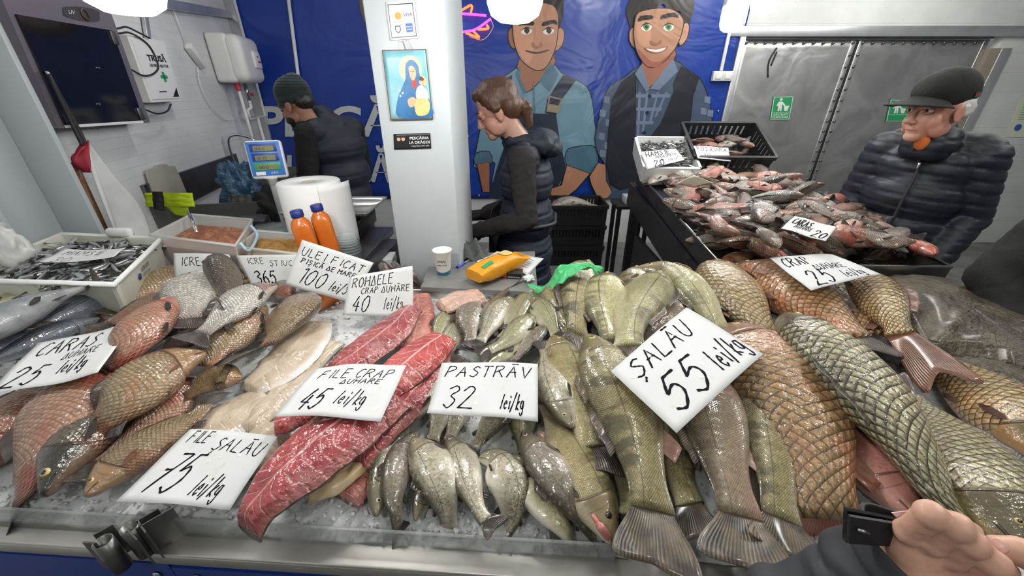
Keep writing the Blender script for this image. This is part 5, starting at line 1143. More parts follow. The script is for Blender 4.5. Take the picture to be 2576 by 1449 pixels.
anch = fish('anchovy', 'trout', None, 'L', 'anchovy_silver', 'small silver anchovy in the foam box', world=[Vector((0, -.055, 0)), Vector((.006, -.015, 0)), Vector((.004, .02, 0)), Vector((0, .055, 0))], dep=.52, roll=10, nring=12, tailspread=.6, nseg=8, small=True, tail=.14, fin='fin_dark')
anch2 = fish('anchovy', 'trout', None, 'L', 'anchovy_silver', 'small silver anchovy in the white crate', world=[Vector((0, -.06, 0)), Vector((-.012, -.02, .004)), Vector((-.014, .02, .003)), Vector((0, .06, 0))], dep=.50, roll=35, nring=12, tailspread=.6, nseg=8, small=True, tail=.14, fin='fin_dark')
def spill(n, fn, protos, label, group, seed, smin=.8, smax=1.1, flat=.3):
    r_ = random.Random(seed)
    for k in range(n):
        p = fn(r_.random(), r_.random(), r_.random()); a = r_.choice(protos)
        M = Matrix.Translation(p) @ Matrix.Rotation(r_.uniform(0, 2*pi), 4, 'Z') @ Matrix.Rotation(r_.uniform(-flat, flat), 4, 'X') @ Matrix.Rotation(r_.uniform(-.8, .8) + r_.choice((0, pi)), 4, 'Y') @ Matrix.Scale(r_.uniform(smin, smax), 4)
        copy_tree(a, M, label, group)
spill(210, lambda a, b, c: q(lerp(-.8, .8, a), lerp(-.82, .82, b), .065+.035*c+.02*sin(pi*a)), [anch, anch2], 'small silver anchovy in the foam box on the tray', 'anchovies in the foam box', 1)
card([(1612, 382, 2.70, 'y'), (1700, 374, 2.70, 'y'), (1722, 402, 2.56, 'y'), (1628, 426, 2.56, 'y')], [('HAMSIE', .10, .34, .28, .66, .1, .07), ('PROASPĂTĂ', .34, .52, .14, .56, .1, .08), ('20', .22, .96, .34, .26, .2, .06), ('lei/', .62, .82, .2, .26, .2, .06)], 'white price card reading HAMSIE in the foam box', seed=22, stains=2)
pm('crate_black', (.014, .014, .015), .42)
def slat_crate(root, q, h, wall_s, th=.012, ns=10):
    """open crate walls: rails and upright bars"""
    for i, (a, b) in enumerate((((-1, -1), (1, -1)), ((1, -1), (1, 1)), ((1, 1), (-1, 1)), ((-1, 1), (-1, -1)))):
        A, B, A2, B2 = q(*a, h), q(*b, h), q(*a, 0), q(*b, 0)
        nn = (B-A).cross(A2-A).normalized()
        def pt(s, z): return (A2*(1-s)+B2*s)*(1-z) + (A*(1-s)+B*s)*z
        MB().poly([pt(-.015, 1.02), pt(1.015, 1.02), pt(1.015, .86), pt(-.015, .86)], th*1.6, nn).build('rim_rail', 'crate_black', root)
        MB().poly([pt(0, .45), pt(1, .45), pt(1, .0), pt(0, .0)], th, nn).build('lower_band', 'crate_black', root)
        n = int(ns*(B-A).length/.4)
        for k in range(n+1):
            s = k/n; w = .014 if k in (0, n) else .006; w = w/(B-A).length*2
            MB().poly([pt(max(0, s-w), .9), pt(min(1, s+w), .9), pt(min(1, s+w), .4), pt(max(0, s-w), .4)], th*.8, nn).build('bar', 'crate_black', root)
bc, q2, R2 = open_box('black_crate', 'black slatted crate with pale fish at the far end of the tray', 'crate', TT(.62, 1.0, .10), (.50, .40, .16), .01, 'crate_black', yaw2, radians(26), .95); slat_crate(bc, q2, .15, None)
for k, (x, y, w) in enumerate(((-.5, -.3, 0), (0, -.4, 1), (.5, -.3, 2), (-.3, .1, 3), (.2, .2, 4), (.6, .2, 0), (-.6, .4, 1), (0, .5, 3), (.4, .55, 5))):
    M = Matrix.Translation(q2(x, y, .085)) @ Matrix.Rotation(k*1.3, 4, 'Z') @ Matrix.Rotation(.2, 4, 'Y') @ Matrix.Scale(.75, 4)
    copy_tree(PRO[w][1], M, f'{["pale", "small"][k % 2]} {PRO[w][0]} roach in the black crate, {ORD[k]} from its left front', 'roach in the black crate')
card([(1744, 366, 2.72, 'y'), (1832, 372, 2.72, 'y'), (1838, 406, 2.62, 'y'), (1756, 398, 2.62, 'y')], [('ROȘIOARA', .06, .36, .28, .86, .15, .06), ('10', .18, .92, .32, .22, .2, .06), ('lei/kg', .58, .86, .2, .3, .2, .06)], 'white price card reading ROSIOARA in the black crate', seed=23, stains=2)
for o in [p[1] for p in PRO] + [anch]:
    for ch in list(o.children):
        for g_ in list(ch.children): bpy.data.objects.remove(g_)
        bpy.data.objects.remove(ch)
    bpy.data.objects.remove(o)
# grey rag flap over the tray's left end
pm('tan_card', (.62, .60, .50), .55, n=(14, (.50, .47, .36), .7))
W = [PZ(1700, 462, 1.20), PZ(1745, 440, 1.24), PZ(1795, 460, 1.20), PZ(1745, 472, 1.17)]
tag(MB().grid(lambda a, b: (W[0]*(1-a)+W[1]*a)*(1-b) + (W[3]*(1-a)+W[2]*a)*b + Vector((0, 0, .02*sin(pi*a)*sin(pi*b))), 8, 8, .002).build('folded_card', 'tan_card'), 'folded tan card lying between foam box and fish', 'card')
# ------------------------------------------------------------------ black crates stacked behind the woman
cx = PY(1443, 505, 3.9); ctop = cx.z
for k in range(4):
    z0 = ctop-.20-k*.21
    if z0 < 0: z0 = max(z0, 0)
    root, q3, R3 = open_box('black_crate', f'black slatted crate behind the woman, {["topmost", "second from top", "third from top", "lowest"][k]} of its stack', 'crate', Vector((cx.x, 3.9, z0)), (.60, .40, .20), .01, 'crate_black', 0, 0, .97)
    root['group'] = 'stacked black crates'; slat_crate(root, q3, .20, None, ns=12)
    if k == 0:
        pale = fish('white_fish', 'carp', None, 'U', 'crucian_silver', 'large pale fish lying in the topmost black crate', world=[q3(-.8, -.2, .15), q3(-.2, .1, .18), q3(.3, .1, .18), q3(.85, -.2, .14)], roll=5, dep=1.0, fin='fin_tan')
# small carton and blue bag beside the table
a = PY(1590, 500, 3.2)
so = thing('black_stool', 'black stool under the small white carton', 'stool', (a.x, a.y, 0)); MB().box((a.x, a.y, a.z-.045), (.30, .24, .03), bev=.006).build('seat', 'black_plastic', so)
for dx in (-.12, .12):
    for dy in (-.09, .09): MB().box((a.x+dx, a.y+dy, (a.z-.06)/2), (.03, .03, a.z-.06)).build('leg', 'black_plastic', so)
bxo = thing('carton', 'small white carton behind the tray table', 'box', a); MB().box((a.x, a.y, a.z), (.14, .12, .06), bev=.003).build('body', 's_white', bxo); MB().box((a.x, a.y-.061, a.z+.005), (.12, .002, .02)).build('printed_band', 's_black', bxo)
pm('blue_bag', (.03, .09, .17), .25, n=(20, (.08, .17, .27), .8), bump=(25, .9, .02))
def blob(name, label, cat, c, r, mat, sc=(1, 1, 1), amp=.25, fr=3., seed=0, part='bag', n=24, kind=None):
    root = thing(name, label, cat, c); c = Vector(c); vs, fs = [], []
    for i in range(n+1):
        th = pi*i/n
        for j in range(n*2):
            ph = pi*j/n; d = Vector((sin(th)*cos(ph), sin(th)*sin(ph), cos(th))); k = 1+amp*mn.noise(d*fr+Vector((seed, 0, 0)))+amp*.4*mn.noise(d*fr*3+Vector((seed, 5, 0)))
            vs.append(c + Vector((d.x*sc[0], d.y*sc[1], d.z*sc[2]))*r*k)
    m2 = n*2
    for i in range(n):
        for j in range(m2): fs.append((i*m2+j, (i+1)*m2+j, (i+1)*m2+(j+1) % m2, i*m2+(j+1) % m2))
    MB().add(vs, fs).build(part, mat, root); return root
blob('plastic_bag', 'small blue plastic bag hanging at the black table', 'bag', PY(1628, 520, 2.75), .07, 'blue_bag', (1, .7, 1.1), seed=3)
# ------------------------------------------------------------------ people
def organic(name, prims, voxel, mat, parent, smooth=4, disp=None, fac=.5):
    """prims: ('e', centre, radii[, rot3x3]) ellipsoids and ('c', p0, p1, r0, r1) tapered limbs, fused to one skin"""
    m = MB()
    for p in prims:
        if p[0] == 'e':
            b = bmesh.new(); bmesh.ops.create_icosphere(b, subdivisions=3, radius=1.0); R = p[3] if len(p) > 3 else Matrix.Identity(3)
            for v in b.verts: v.co = Vector(p[1]) + R @ Vector((v.co.x*p[2][0], v.co.y*p[2][1], v.co.z*p[2][2]))
            m.bm(b, None, True)
        else:
            a, c, r0, r1 = Vector(p[1]), Vector(p[2]), p[3], p[4]; q = (c-a).normalized().to_track_quat('Z', 'Y').to_matrix().to_4x4(); ln = (c-a).length
            pr = [(r0*sin(t*pi/12), -r0*cos(t*pi/12)) for t in range(0, 7)] + [(r1*cos(t*pi/12), ln + r1*sin(t*pi/12)) for t in range(0, 7)]
            pr[0] = (r0*.02, -r0); pr[-1] = (r1*.02, ln+r1); m.lathe(pr, a, 20, q)
    o = m.build(name, None); 
    rm = o.modifiers.new('r', 'REMESH'); rm.mode = 'VOXEL'; rm.voxel_size = voxel; rm.use_smooth_shade = True
    if smooth: s = o.modifiers.new('s', 'SMOOTH'); s.iterations = smooth; s.factor = fac
    dg = bpy.context.evaluated_depsgraph_get(); me = bpy.data.meshes.new_from_object(o.evaluated_get(dg)); bpy.data.objects.remove(o)
    off = Vector(parent['_o'])
    nrm = [v.normal.copy() for v in me.vertices]
    for v, n in zip(me.vertices, nrm):
        if disp: v.co = v.co + n*disp(v.co, n)
        v.co = v.co - off
    me.materials.append(MATS[mat] if isinstance(mat, str) else mat)
    me.polygons.foreach_set('use_smooth', [True]*len(me.polygons)); me.update()
    ob = bpy.data.objects.new(name, me); C.objects.link(ob); ob.parent = parent; return ob
def skin_mat(name, base, red):
    g = Gm(name); n = g.noise(35, 4); n2 = g.noise(9, 3)
    g.set(color=g.mix(g.mix(base, red, n2.step(.35, .7)*.55), tuple(c*.75 for c in base), n.step(.5, .8)*.35), rough=.45, sss=.08)
    g.b.inputs['Subsurface Radius'].default_value = (.01, .004, .002); g.bump(g.noise(160, 2), .25, .0015); MATS[name] = g.m
skin_mat('skin_old', (.53, .31, .23), (.52, .20, .15)); skin_mat('skin_tan', (.36, .19, .125), (.34, .13, .09)); skin_mat('skin_pale', (.46, .27, .20), (.46, .18, .14)); skin_mat('skin_hand', (.60, .36, .26), (.58, .25, .18))
def cloth(name, c, rough=.75, sc=40, st=.3, sheen=.2):
    g = Gm(name); n = g.noise(6, 4); g.set(color=g.mix(c, tuple(x*1.5+.004 for x in c), n.step(.35, .7)*.6), rough=rough, sheen=sheen); g.bump(g.noise(sc, 3), st, .004); MATS[name] = g.m
cloth('navy_quilt', (.010, .013, .022), .5, 30, .5, 0.0); cloth('navy_vest', (.008, .013, .025), .65, 40, .3, 0.0); cloth('black_knit', (.007, .0065, .007), .9, 120, .5, 0.0); cloth('brown_knit', (.013, .009, .010), .9, 120, .5, 0.0)
cloth('cap_black', (.006, .006, .006), .85, 150, .4, 0.0); cloth('beanie_knit', (.010, .018, .022), .9, 150, .6); cloth('trouser', (.012, .013, .018), .8); cloth('orange_lining', (.55, .13, .02), .7); cloth('grey_jersey', (.10, .10, .11), .8); cloth('sleeve_cloth', (.020, .022, .028), .65, 18, .3, 0.0)
def hair_mat(name, a, b):
    g = Gm(name); x, y, z = g.xyz(); n = g.noise(90, 3, vec=g.comb(x*1.0, y*1.0, z*.12)); g.set(color=g.mix(a, b, n), rough=.45); g.bump(n, .8, .004); MATS[name] = g.m
hair_mat('hair_brown', (.03, .014, .008), (.13, .055, .03)); hair_mat('hair_white', (.42, .42, .41), (.75, .75, .74)); hair_mat('hair_black', (.008, .007, .006), (.03, .025, .02))
pm('eye_white', (.72, .70, .66), .2); pm('lip_old', (.42, .16, .13), .45); pm('lip_soft', (.40, .15, .12), .4); pm('stripe_red', (.42, .02, .02), .7); pm('stripe_green', (.01, .10, .04), .7); pm('nail', (.72, .45, .38), .3); pm('zip_metal', (.4, .4, .4), .3, 1.0)
def frame_of(fwd, pitch=0., tilt=0.):
    """columns: forward, left, up"""
    f = Vector((fwd[0], fwd[1], 0)).normalized(); l = Vector((-f.y, f.x, 0)); u = Vector((0, 0, 1))
    R = Matrix((f, l, u)).transposed(); return R @ Matrix.Rotation(pitch, 3, 'Y') @ Matrix.Rotation(tilt, 3, 'X')
def head(root, hc, R, skin, lip, s=1.0, brow='hair_black', female=False, nose=1.0, neck=None, shut=False):
    hc = Vector(hc)
    def T(x, y, z): return hc + R @ (Vector((x, y, z))*s)
    E = lambda x, y, z, a, b, c: ('e', T(x, y, z), (a*s, b*s, c*s), R)
    Cc = lambda a, b, r0, r1: ('c', T(*a), T(*b), r0*s, r1*s)
    jw = .88 if female else 1.0
    pr = [E(-.012, 0, .032, .098, .076, .094), E(.022, 0, -.045, .068, .060*jw, .078), E(.064, 0, -.100, .027, .032*jw, .024), E(.045, .038*jw, -.05, .034, .026, .036), E(.045, -.038*jw, -.05, .034, .026, .036),
          E(.02, .05*jw, -.075, .045, .018, .034), E(.02, -.05*jw, -.075, .045, .018, .034),
          Cc((.080, -.036, .014), (.086, -.012, .010), .0125, .012), Cc((.080, .036, .014), (.086, .012, .010), .0125, .012), Cc((.088, 0, .008), (.108*nose, 0, -.034), .0085, .0125), E(.112*nose, 0, -.040, .0125, .0135, .011),
          E(.100, .0125, -.045, .012, .008, .008), E(.100, -.0125, -.045, .012, .008, .008), E(.066, 0, -.074, .026, .030, .022), Cc((.084, -.017, -.068), (.084, .017, -.068), .0062, .0062), Cc((.082, -.015, -.079), (.082, .015, -.079), .007, .007),
          E(-.006, .077, -.018, .021, .009, .032), E(-.006, -.077, -.018, .021, .009, .032), E(-.003, .079, -.042, .010, .008, .012), E(-.003, -.079, -.042, .010, .008, .012),
          (('c', T(-.025, 0, -.05), Vector(neck), .052*s, .056*s) if neck else Cc((-.025, 0, -.05), (-.045, 0, -.19), .052, .058))]
    o = organic('head', pr, .0042*s, skin, root, 3)
    for sg in (1, -1):
        c = T(.0715, sg*.0325, -.004); e = MB(); b = bmesh.new(); bmesh.ops.create_uvsphere(b, u_segments=16, v_segments=10, radius=.0120*s)
        e.bm(b, Matrix.Translation(c), True); e.build('eyeball', skin if shut else 'eye_white', root)
        if not shut: MB().lathe([(.0001, .0131*s), (.0035*s, .0128*s), (.006*s, .0115*s)], c, 14, (R @ Matrix.Rotation(pi/2, 3, 'Y')).to_4x4(), False).build('iris', 'pupil', root)
        MB().tube([T(.083, sg*.018, .001), T(.0885, sg*.032, .0055), T(.078, sg*.047, .000)], .0032*s, 8, False, 4).build('eyelid', skin, root)
        MB().tube([T(.083, sg*.020, -.011), T(.0865, sg*.033, -.0145), T(.077, sg*.046, -.010)], .0028*s, 8, False, 4).build('eyelid', skin, root)
        MB().tube([T(.0955, sg*.013, .020), T(.0935, sg*.03, .027), T(.082, sg*.048, .021)], .0036*s, 6, False, 4).build('eyebrow', brow, root)
    MB().tube([T(.083, -.024, -.073), T(.0912, -.008, -.0725), T(.0912, .008, -.0725), T(.083, .024, -.073)], .0026*s, 8, False, 4).build('lips', lip, root)
    return T
def quilt(zs, amp, tilt=(0, 0)):
    def f(co, n):
        z = co.z + tilt[0]*co.x + tilt[1]*co.y; k = (z/zs) % 1.0; d = min(k, 1-k)*zs
        return -amp*math.exp(-(d/.0055)**2) + amp*.35*mn.noise(co*22) + .5*amp*mn.noise(Vector((co.x*9, co.y*9, co.z*40)))
    return f
def wrinkle(amp, fr=14): return lambda co, n: amp*mn.noise(co*fr) + amp*.5*mn.noise(co*fr*2.3)
# --- customer in the cap, right
hcu = Vector((1.765, 1.76, 1.565)); pc_ = thing('person', 'man in black cap and navy quilted jacket standing beside the steel tray', 'person', (1.90, 1.83, 0))
Rh = frame_of((-.99, -.13), radians(5)); T = head(pc_, hcu, Rh, 'skin_old', 'lip_old', 1.06, 'hair_white', nose=1.02, neck=(1.87, 1.81, 1.40))
Rb = frame_of((-.80, -.60)); bc_ = Vector((1.90, 1.83, 0))
def B(x, y, z): return bc_ + Rb @ Vector((x, y, 0)) + Vector((0, 0, z))
jk = [('e', B(0, 0, 1.02), (.15, .185, .16), Rb), ('e', B(.0, 0, 1.18), (.15, .19, .16), Rb), ('e', B(-.01, 0, 1.31), (.135, .19, .13), Rb), ('c', B(-.01, .13, 1.40), B(-.01, -.13, 1.40), .07, .07), ('c', B(-.0, 0, 1.40), hcu + Rh @ Vector((-.045, 0, -.125)), .095, .078), ('c', hcu + Rh @ Vector((-.02, .03, -.15)), hcu + Rh @ Vector((-.02, -.03, -.15)), .07, .07),
      ('c', B(-.01, .165, 1.375), B(-.04, .215, 1.12), .078, .068), ('c', B(-.04, .215, 1.12), B(.12, .18, .90), .066, .055), ('c', B(-.01, -.165, 1.375), B(-.03, -.215, 1.12), .078, .068), ('c', B(-.03, -.215, 1.12), B(.10, -.19, .90), .068, .055), ('e', B(0, 0, .90), (.165, .20, .12), Rb)]
organic('quilted_jacket', jk, .009, 'navy_quilt', pc_, 3, quilt(.050, .0055, (.05, -.05)))
zp = [hcu + Rh @ Vector((.05, 0, -.15)), B(.145, 0, 1.33), B(.17, 0, 1.18), B(.18, 0, 1.02)]
MB().tube([p + Rb @ Vector((.006, 0, 0)) for p in zp], .006, 8, False, 6).build('zip', 'rubber', pc_); MB().box(B(.165, 0, 1.335), (.012, .01, .025), Rb, bev=.002).build('zip_puller', 'zip_metal', pc_)
organic('collar_lining', [('e', hcu + Rh @ Vector((.045, .025, -.130)), (.018, .030, .034), Rh)], .005, 'orange_lining', pc_)
organic('trousers', [('c', B(0, .09, .88), B(0, .10, .08), .10, .065), ('c', B(0, -.09, .88), B(0, -.10, .08), .10, .065), ('e', B(0, 0, .88), (.14, .17, .12), Rb)], .012, 'trouser', pc_, 3)
for sg in (1, -1): organic('shoe', [('c', B(.0, sg*.10, .045), B(.16, sg*.11, .04), .045, .04)], .01, 'black_knit', pc_)
capp = [('e', hcu + Rh @ (Vector((-.012, 0, .052))*1.06), (.116, .089, .092), Rh), ('e', hcu + Rh @ (Vector((.015, 0, .06))*1.06), (.098, .082, .074), Rh)]
organic('cap', capp, .005, 'cap_black', pc_, 3)
def brim(a, b):
    q = (b*2-1); ang = q*1.15; ro, ri = .182, .092; r = lerp(ri, ro*(1-.16*abs(q)**2.2), a)
    return hcu + Rh @ (Vector((.005+r*cos(ang)*1.05, r*sin(ang)*.80, .048-.022*a-.024*q*q*(1-a*.2)))*1.06)
MB().grid(brim, 8, 20, .004).build('cap_brim', 'cap_black', pc_)
for k, mt in enumerate(('stripe_green', 'stripe_red', 'stripe_green')):
    MB().grid(lambda a, b, k=k: hcu + Rh @ (Vector((-.012+.1075*cos(lerp(1.75, 2.75, a)), .0845*sin(lerp(1.75, 2.75, a)), .030+.0065*k+.006*b))*1.07), 14, 1).build('cap_stripe', mt, pc_)
organic('hair', [('e', hcu + Rh @ Vector((-.035, .074, -.005)), (.045, .016, .04), Rh), ('e', hcu + Rh @ Vector((-.035, -.074, -.005)), (.045, .016, .04), Rh), ('e', hcu + Rh @ Vector((-.085, 0, -.01)), (.03, .06, .045), Rh)], .005, 'hair_white', pc_, 2, wrinkle(.004, 60))
# --- woman behind the counter
hw = Vector((-.075, 2.02, 1.545)); pw = thing('person', 'woman in dark hooded gilet and apron bending her head behind the counter', 'person', (.06, 2.08, 0))
Rw = frame_of((-.98, -.05), radians(24)); T = head(pw, hw, Rw, 'skin_pale', 'lip_soft', .98, 'hair_brown', True, .96, shut=True)
hr = [('e', hw + Rw @ Vector((-.028, 0, .045)), (.103, .088, .088), Rw), ('e', hw + Rw @ Vector((-.065, 0, -.005)), (.06, .082, .075), Rw), ('c', hw + Rw @ Vector((.03, .045, .075)), hw + Rw @ Vector((.0, .078, .01)), .028, .022), ('c', hw + Rw @ Vector((.03, -.045, .075)), hw + Rw @ Vector((.0, -.078, .01)), .028, .022), ('c', hw + Rw @ Vector((.055, 0, .085)), hw + Rw @ Vector((.0, 0, .11)), .03, .03),
      ('c', hw + Rw @ Vector((-.10, 0, -.01)), hw + Rw @ Vector((-.135, 0, -.05)), .032, .03), ('c', hw + Rw @ Vector((-.135, 0, -.05)), hw + Rw @ Vector((-.12, 0, -.13)), .03, .016)]
organic('hair', hr, .006, 'hair_brown', pw, 3, wrinkle(.003, 40))
bw = Vector((.07, 2.08, 0)); Rv = frame_of((-.99, .12))
def B(x, y, z): return bw + Rv @ Vector((x, y, 0)) + Vector((0, 0, z))
gil = [('e', B(0, 0, .62), (.17, .21, .20), Rv), ('e', B(0, 0, .80), (.165, .205, .20), Rv), ('e', B(-.01, 0, 1.0), (.15, .19, .18), Rv), ('e', B(-.005, 0, 1.20), (.145, .185, .17), Rv), ('c', B(-.0, .13, 1.33), B(-.0, -.13, 1.33), .085, .085), ('c', B(.01, 0, 1.32), B(.06, 0, 1.42), .09, .07)]
organic('quilted_gilet', gil, .009, 'navy_vest', pw, 3, quilt(.07, .008))
organic('hood', [('e', B(-.085, 0, 1.405), (.085, .13, .055), Rv), ('c', B(-.10, .09, 1.39), B(.06, .085, 1.41), .045, .035), ('c', B(-.10, -.09, 1.39), B(.06, -.085, 1.41), .045, .035), ('e', B(-.12, 0, 1.37), (.07, .11, .05), Rv)], .008, 'navy_vest', pw, 3, wrinkle(.007, 22))
slv = [('c', B(.0, .18, 1.33), B(-.03, .235, 1.06), .066, .054), ('c', B(-.03, .235, 1.06), B(.24, .19, .975), .054, .042)]
organic('sleeve', slv, .007, 'brown_knit', pw, 3, wrinkle(.006, 25)); slv = [('c', B(.0, -.18, 1.33), B(-.02, -.235, 1.06), .066, .054), ('c', B(-.02, -.235, 1.06), B(.24, -.16, .975), .054, .042)]
organic('sleeve', slv, .007, 'brown_knit', pw, 3, wrinkle(.006, 25))
for sg in (1, -1):
    g0 = B(.24, sg*.19, .955); pr = [('c', g0, B(.33, sg*.17, .95), .036, .032)]
    for k in range(4): pr.append(('c', B(.33, sg*(.145+.017*k), .955), B(.40-.008*k, sg*(.14+.016*k), .925), .0105, .009))
    pr.append(('c', B(.28, sg*.145, .96), B(.345, sg*.115, .94), .012, .010)); organic('glove', pr, .005, 'black_knit', pw, 2)
def apr(a, b): q = a*2-1; return B(.155+.018*(1-q*q)+.012*sin(b*7), q*.19, lerp(1.05, .35, b))
MB().grid(apr, 14, 20, .003).build('apron', 'navy_quilt', pw)
MB().tube([B(.16, .19, 1.0), B(.02, .22, 1.0), B(-.15, .12, 1.0), B(-.165, 0, 1.0), B(-.15, -.12, 1.0), B(.02, -.22, 1.0), B(.16, -.19, 1.0)], .012, 8, False, 4).build('apron_string', 'navy_quilt', pw)
organic('trousers', [('c', B(0, .08, .55), B(0, .09, .08), .09, .06), ('c', B(0, -.08, .55), B(0, -.09, .08), .09, .06)], .012, 'trouser', pw, 2)
for sg in (1, -1): organic('shoe', [('c', B(.0, sg*.09, .045), B(.14, sg*.10, .04), .042, .036)], .01, 'black_knit', pw)
# --- man in the beanie, left
hm = Vector((-1.335, 2.62, 1.56)); pmn = thing('person', 'man in dark beanie and navy vest with his back half turned', 'person', (-1.19, 2.72, 0))
Rm = frame_of((-.97, .20), radians(20)); T = head(pmn, hm, Rm, 'skin_tan', 'lip_soft', 1.02, 'hair_black', shut=True)
organic('beard', [('e', hm + Rm @ Vector((.066, 0, -.104)), (.030, .034, .024), Rm), ('e', hm + Rm @ Vector((.03, .05, -.082)), (.05, .020, .03), Rm), ('e', hm + Rm @ Vector((.03, -.05, -.082)), (.05, .020, .03), Rm), ('c', hm + Rm @ Vector((.092, -.022, -.062)), hm + Rm @ Vector((.092, .022, -.062)), .006, .006)], .005, 'hair_black', pmn, 3)
organic('hair', [('e', hm + Rm @ Vector((-.07, 0, -.01)), (.052, .072, .055), Rm)], .006, 'hair_black', pmn, 2, wrinkle(.003, 60))
organic('beanie', [('e', hm + Rm @ Vector((-.02, 0, .055)), (.112, .094, .095), Rm), ('e', hm + Rm @ Vector((-.015, 0, .02)), (.113, .094, .05), Rm), ('e', hm + Rm @ Vector((-.05, 0, .10)), (.07, .06, .05), Rm)], .006, 'beanie_knit', pmn, 4, lambda co, n: .0018*sin(co.z*420))
bm_ = Vector((-1.17, 2.72, 0)); Rq = frame_of((-.93, .36))
def B(x, y, z): return bm_ + Rq @ Vector((x, y, 0)) + Vector((0, 0, z))
vs_ = [('e', B(0, 0, .98), (.16, .20, .14), Rq), ('e', B(-.01, 0, 1.12), (.16, .21, .16), Rq), ('e', B(-.005, 0, 1.29), (.155, .215, .15), Rq), ('c', B(.0, .15, 1.40), B(.0, -.15, 1.40), .08, .08), ('c', B(.0, 0, 1.40), B(-.0+.07, 0, 1.475), .095, .075), ('e', B(0, 0, .90), (.155, .20, .10), Rq)]
organic('quilted_vest', vs_, .010, 'navy_vest', pmn, 3, quilt(.075, .004))
for sg in (1, -1): organic('sleeve', [('c', B(.02, sg*.20, 1.39), B(.04, sg*.26, 1.10), .075, .062), ('c', B(.04, sg*.26, 1.10), B(.28, sg*.20, 1.0), .06, .045)], .008, 'black_knit', pmn, 3, wrinkle(.006, 22))
for sg in (1, -1):
    pr = [('c', B(.28, sg*.20, 1.0), B(.36, sg*.18, .98), .034, .03)]
    for k in range(4): pr.append(('c', B(.36, sg*(.155+.016*k), .985), B(.43-.008*k, sg*(.15+.016*k), .955), .010, .0085))
    pr.append(('c', B(.31, sg*.155, .99), B(.375, sg*.125, .97), .0115, .0095)); organic('hand', pr, .005, 'skin_tan', pmn, 2)
organic('trousers', [('c', B(0, .09, .88), B(0, .10, .08), .10, .065), ('c', B(0, -.09, .88), B(0, -.10, .08), .10, .065), ('e', B(0, 0, .88), (.14, .17, .12), Rq)], .012, 'trouser', pmn, 3, wrinkle(.006, 18))
for sg in (1, -1): organic('shoe', [('c', B(.0, sg*.10, .045), B(.16, sg*.11, .04), .045, .04)], .01, 'black_knit', pmn)
# --- customer cut off by the right edge
pr_ = thing('person', 'customer in dark jacket cut off at the right edge of the frame', 'person', (1.86, 1.12, 0))
S0 = Vector((1.86, 1.14, 0))
def Q(x, y, z): return S0 + Vector((x, y, z))
organic('jacket', [('e', Q(.03, 0, 1.22), (.17, .16, .22)), ('e', Q(.04, 0, 1.0), (.17, .16, .16)), ('c', Q(-.06, -.02, 1.40), Q(.12, .0, 1.42), .09, .09), ('c', Q(-.12, -.02, 1.36), Q(-.27, -.0, 1.08), .085, .075), ('c', Q(-.27, .0, 1.08), Q(-.30, -.12, .98), .072, .055)], .010, 'cap_black', pr_, 3, wrinkle(.010, 16))
organic('grey_jumper', [('e', Q(-.035, -.045, 1.14), (.13, .12, .22)), ('e', Q(-.03, -.04, .98), (.14, .13, .14))], .012, 'grey_jersey', pr_, 2)
head(pr_, Q(.02, -.02, 1.66), frame_of((-.9, -.3), radians(10)), 'skin_pale', 'lip_soft', 1.0); organic('hair', [('e', Q(.04, -.01, 1.70), (.105, .088, .095))], .008, 'hair_black', pr_, 2)
pr = [('c', Q(-.30, -.12, .98), Q(-.33, -.18, .965), .03, .028)] + [('c', Q(-.35+.016*k, -.20, .965), Q(-.36+.016*k, -.25, .955), .0095, .008) for k in range(4)] + [('c', Q(-.30, -.16, .97), Q(-.285, -.21, .96), .011, .009)]
organic('hand', pr, .005, 'skin_pale', pr_, 2)
organic('trousers', [('c', Q(.03, .08, .92), Q(.03, .09, .08), .10, .065), ('c', Q(.03, -.08, .92), Q(.03, -.09, .08), .10, .065)], .014, 'trouser', pr_, 2)
for sg in (1, -1): organic('shoe', [('c', Q(.03, sg*.09, .045), Q(-.12, sg*.10, .04), .045, .04)], .012, 'black_knit', pr_)
# --- reaching arm with wallet, lower right
def PD(px, py, zc): return CO + ray(px, py)*(zc/F)
ar = thing('person', 'outstretched arm in charcoal sleeve whose hand holds a wallet', 'person', PD(2250, 1420, .32))
fx = [((2285, 1338, .303), (2340, 1294, .286), (2372, 1306, .318), (2345, 1330, .338)), ((2345, 1362, .298), (2404, 1324, .282), (2438, 1338, .315), (2405, 1360, .335)),
      ((2392, 1400, .297), (2445, 1368, .282), (2480, 1386, .313), (2445, 1402, .333)), ((2440, 1444, .298), (2496, 1416, .284), (2528, 1436, .310), (2490, 1455, .33))]
pr = []
for i, (a, b, c, d) in enumerate(fx):
    A, Bq, Cq, Dq = PD(*a), PD(*b), PD(*c), PD(*d); r = (.0094, .0098, .0094, .0098)[i]
    pr += [('c', A, Bq, r*.98, r*.95), ('c', Bq, Cq, r*.96, r*.88), ('c', Cq, Dq, r*.86, r*.72), ('e', Bq, (r*1.10,)*3), ('e', A, (r*1.08,)*3)]
wr = PD(2290, 1432, .318)
for a in fx: pr.append(('c', wr, PD(a[0][0], a[0][1], a[0][2]+.004), .021, .0095))
pr += [('c', PD(2230, 1480, .33), wr, .027, .024), ('c', PD(2330, 1480, .325), PD(2400, 1470, .345), .014, .011), ('c', PD(2400, 1470, .345), PD(2430, 1425, .352), .011, .009)]
organic('hand', pr, .0019, 'skin_hand', ar, 3, lambda co, n: .0006*mn.noise(co*130))
SA = crom([PD(1760, 1740, .42), PD(1975, 1620, .385), PD(2175, 1515, .352), PD(2326, 1398, .321)], 10)
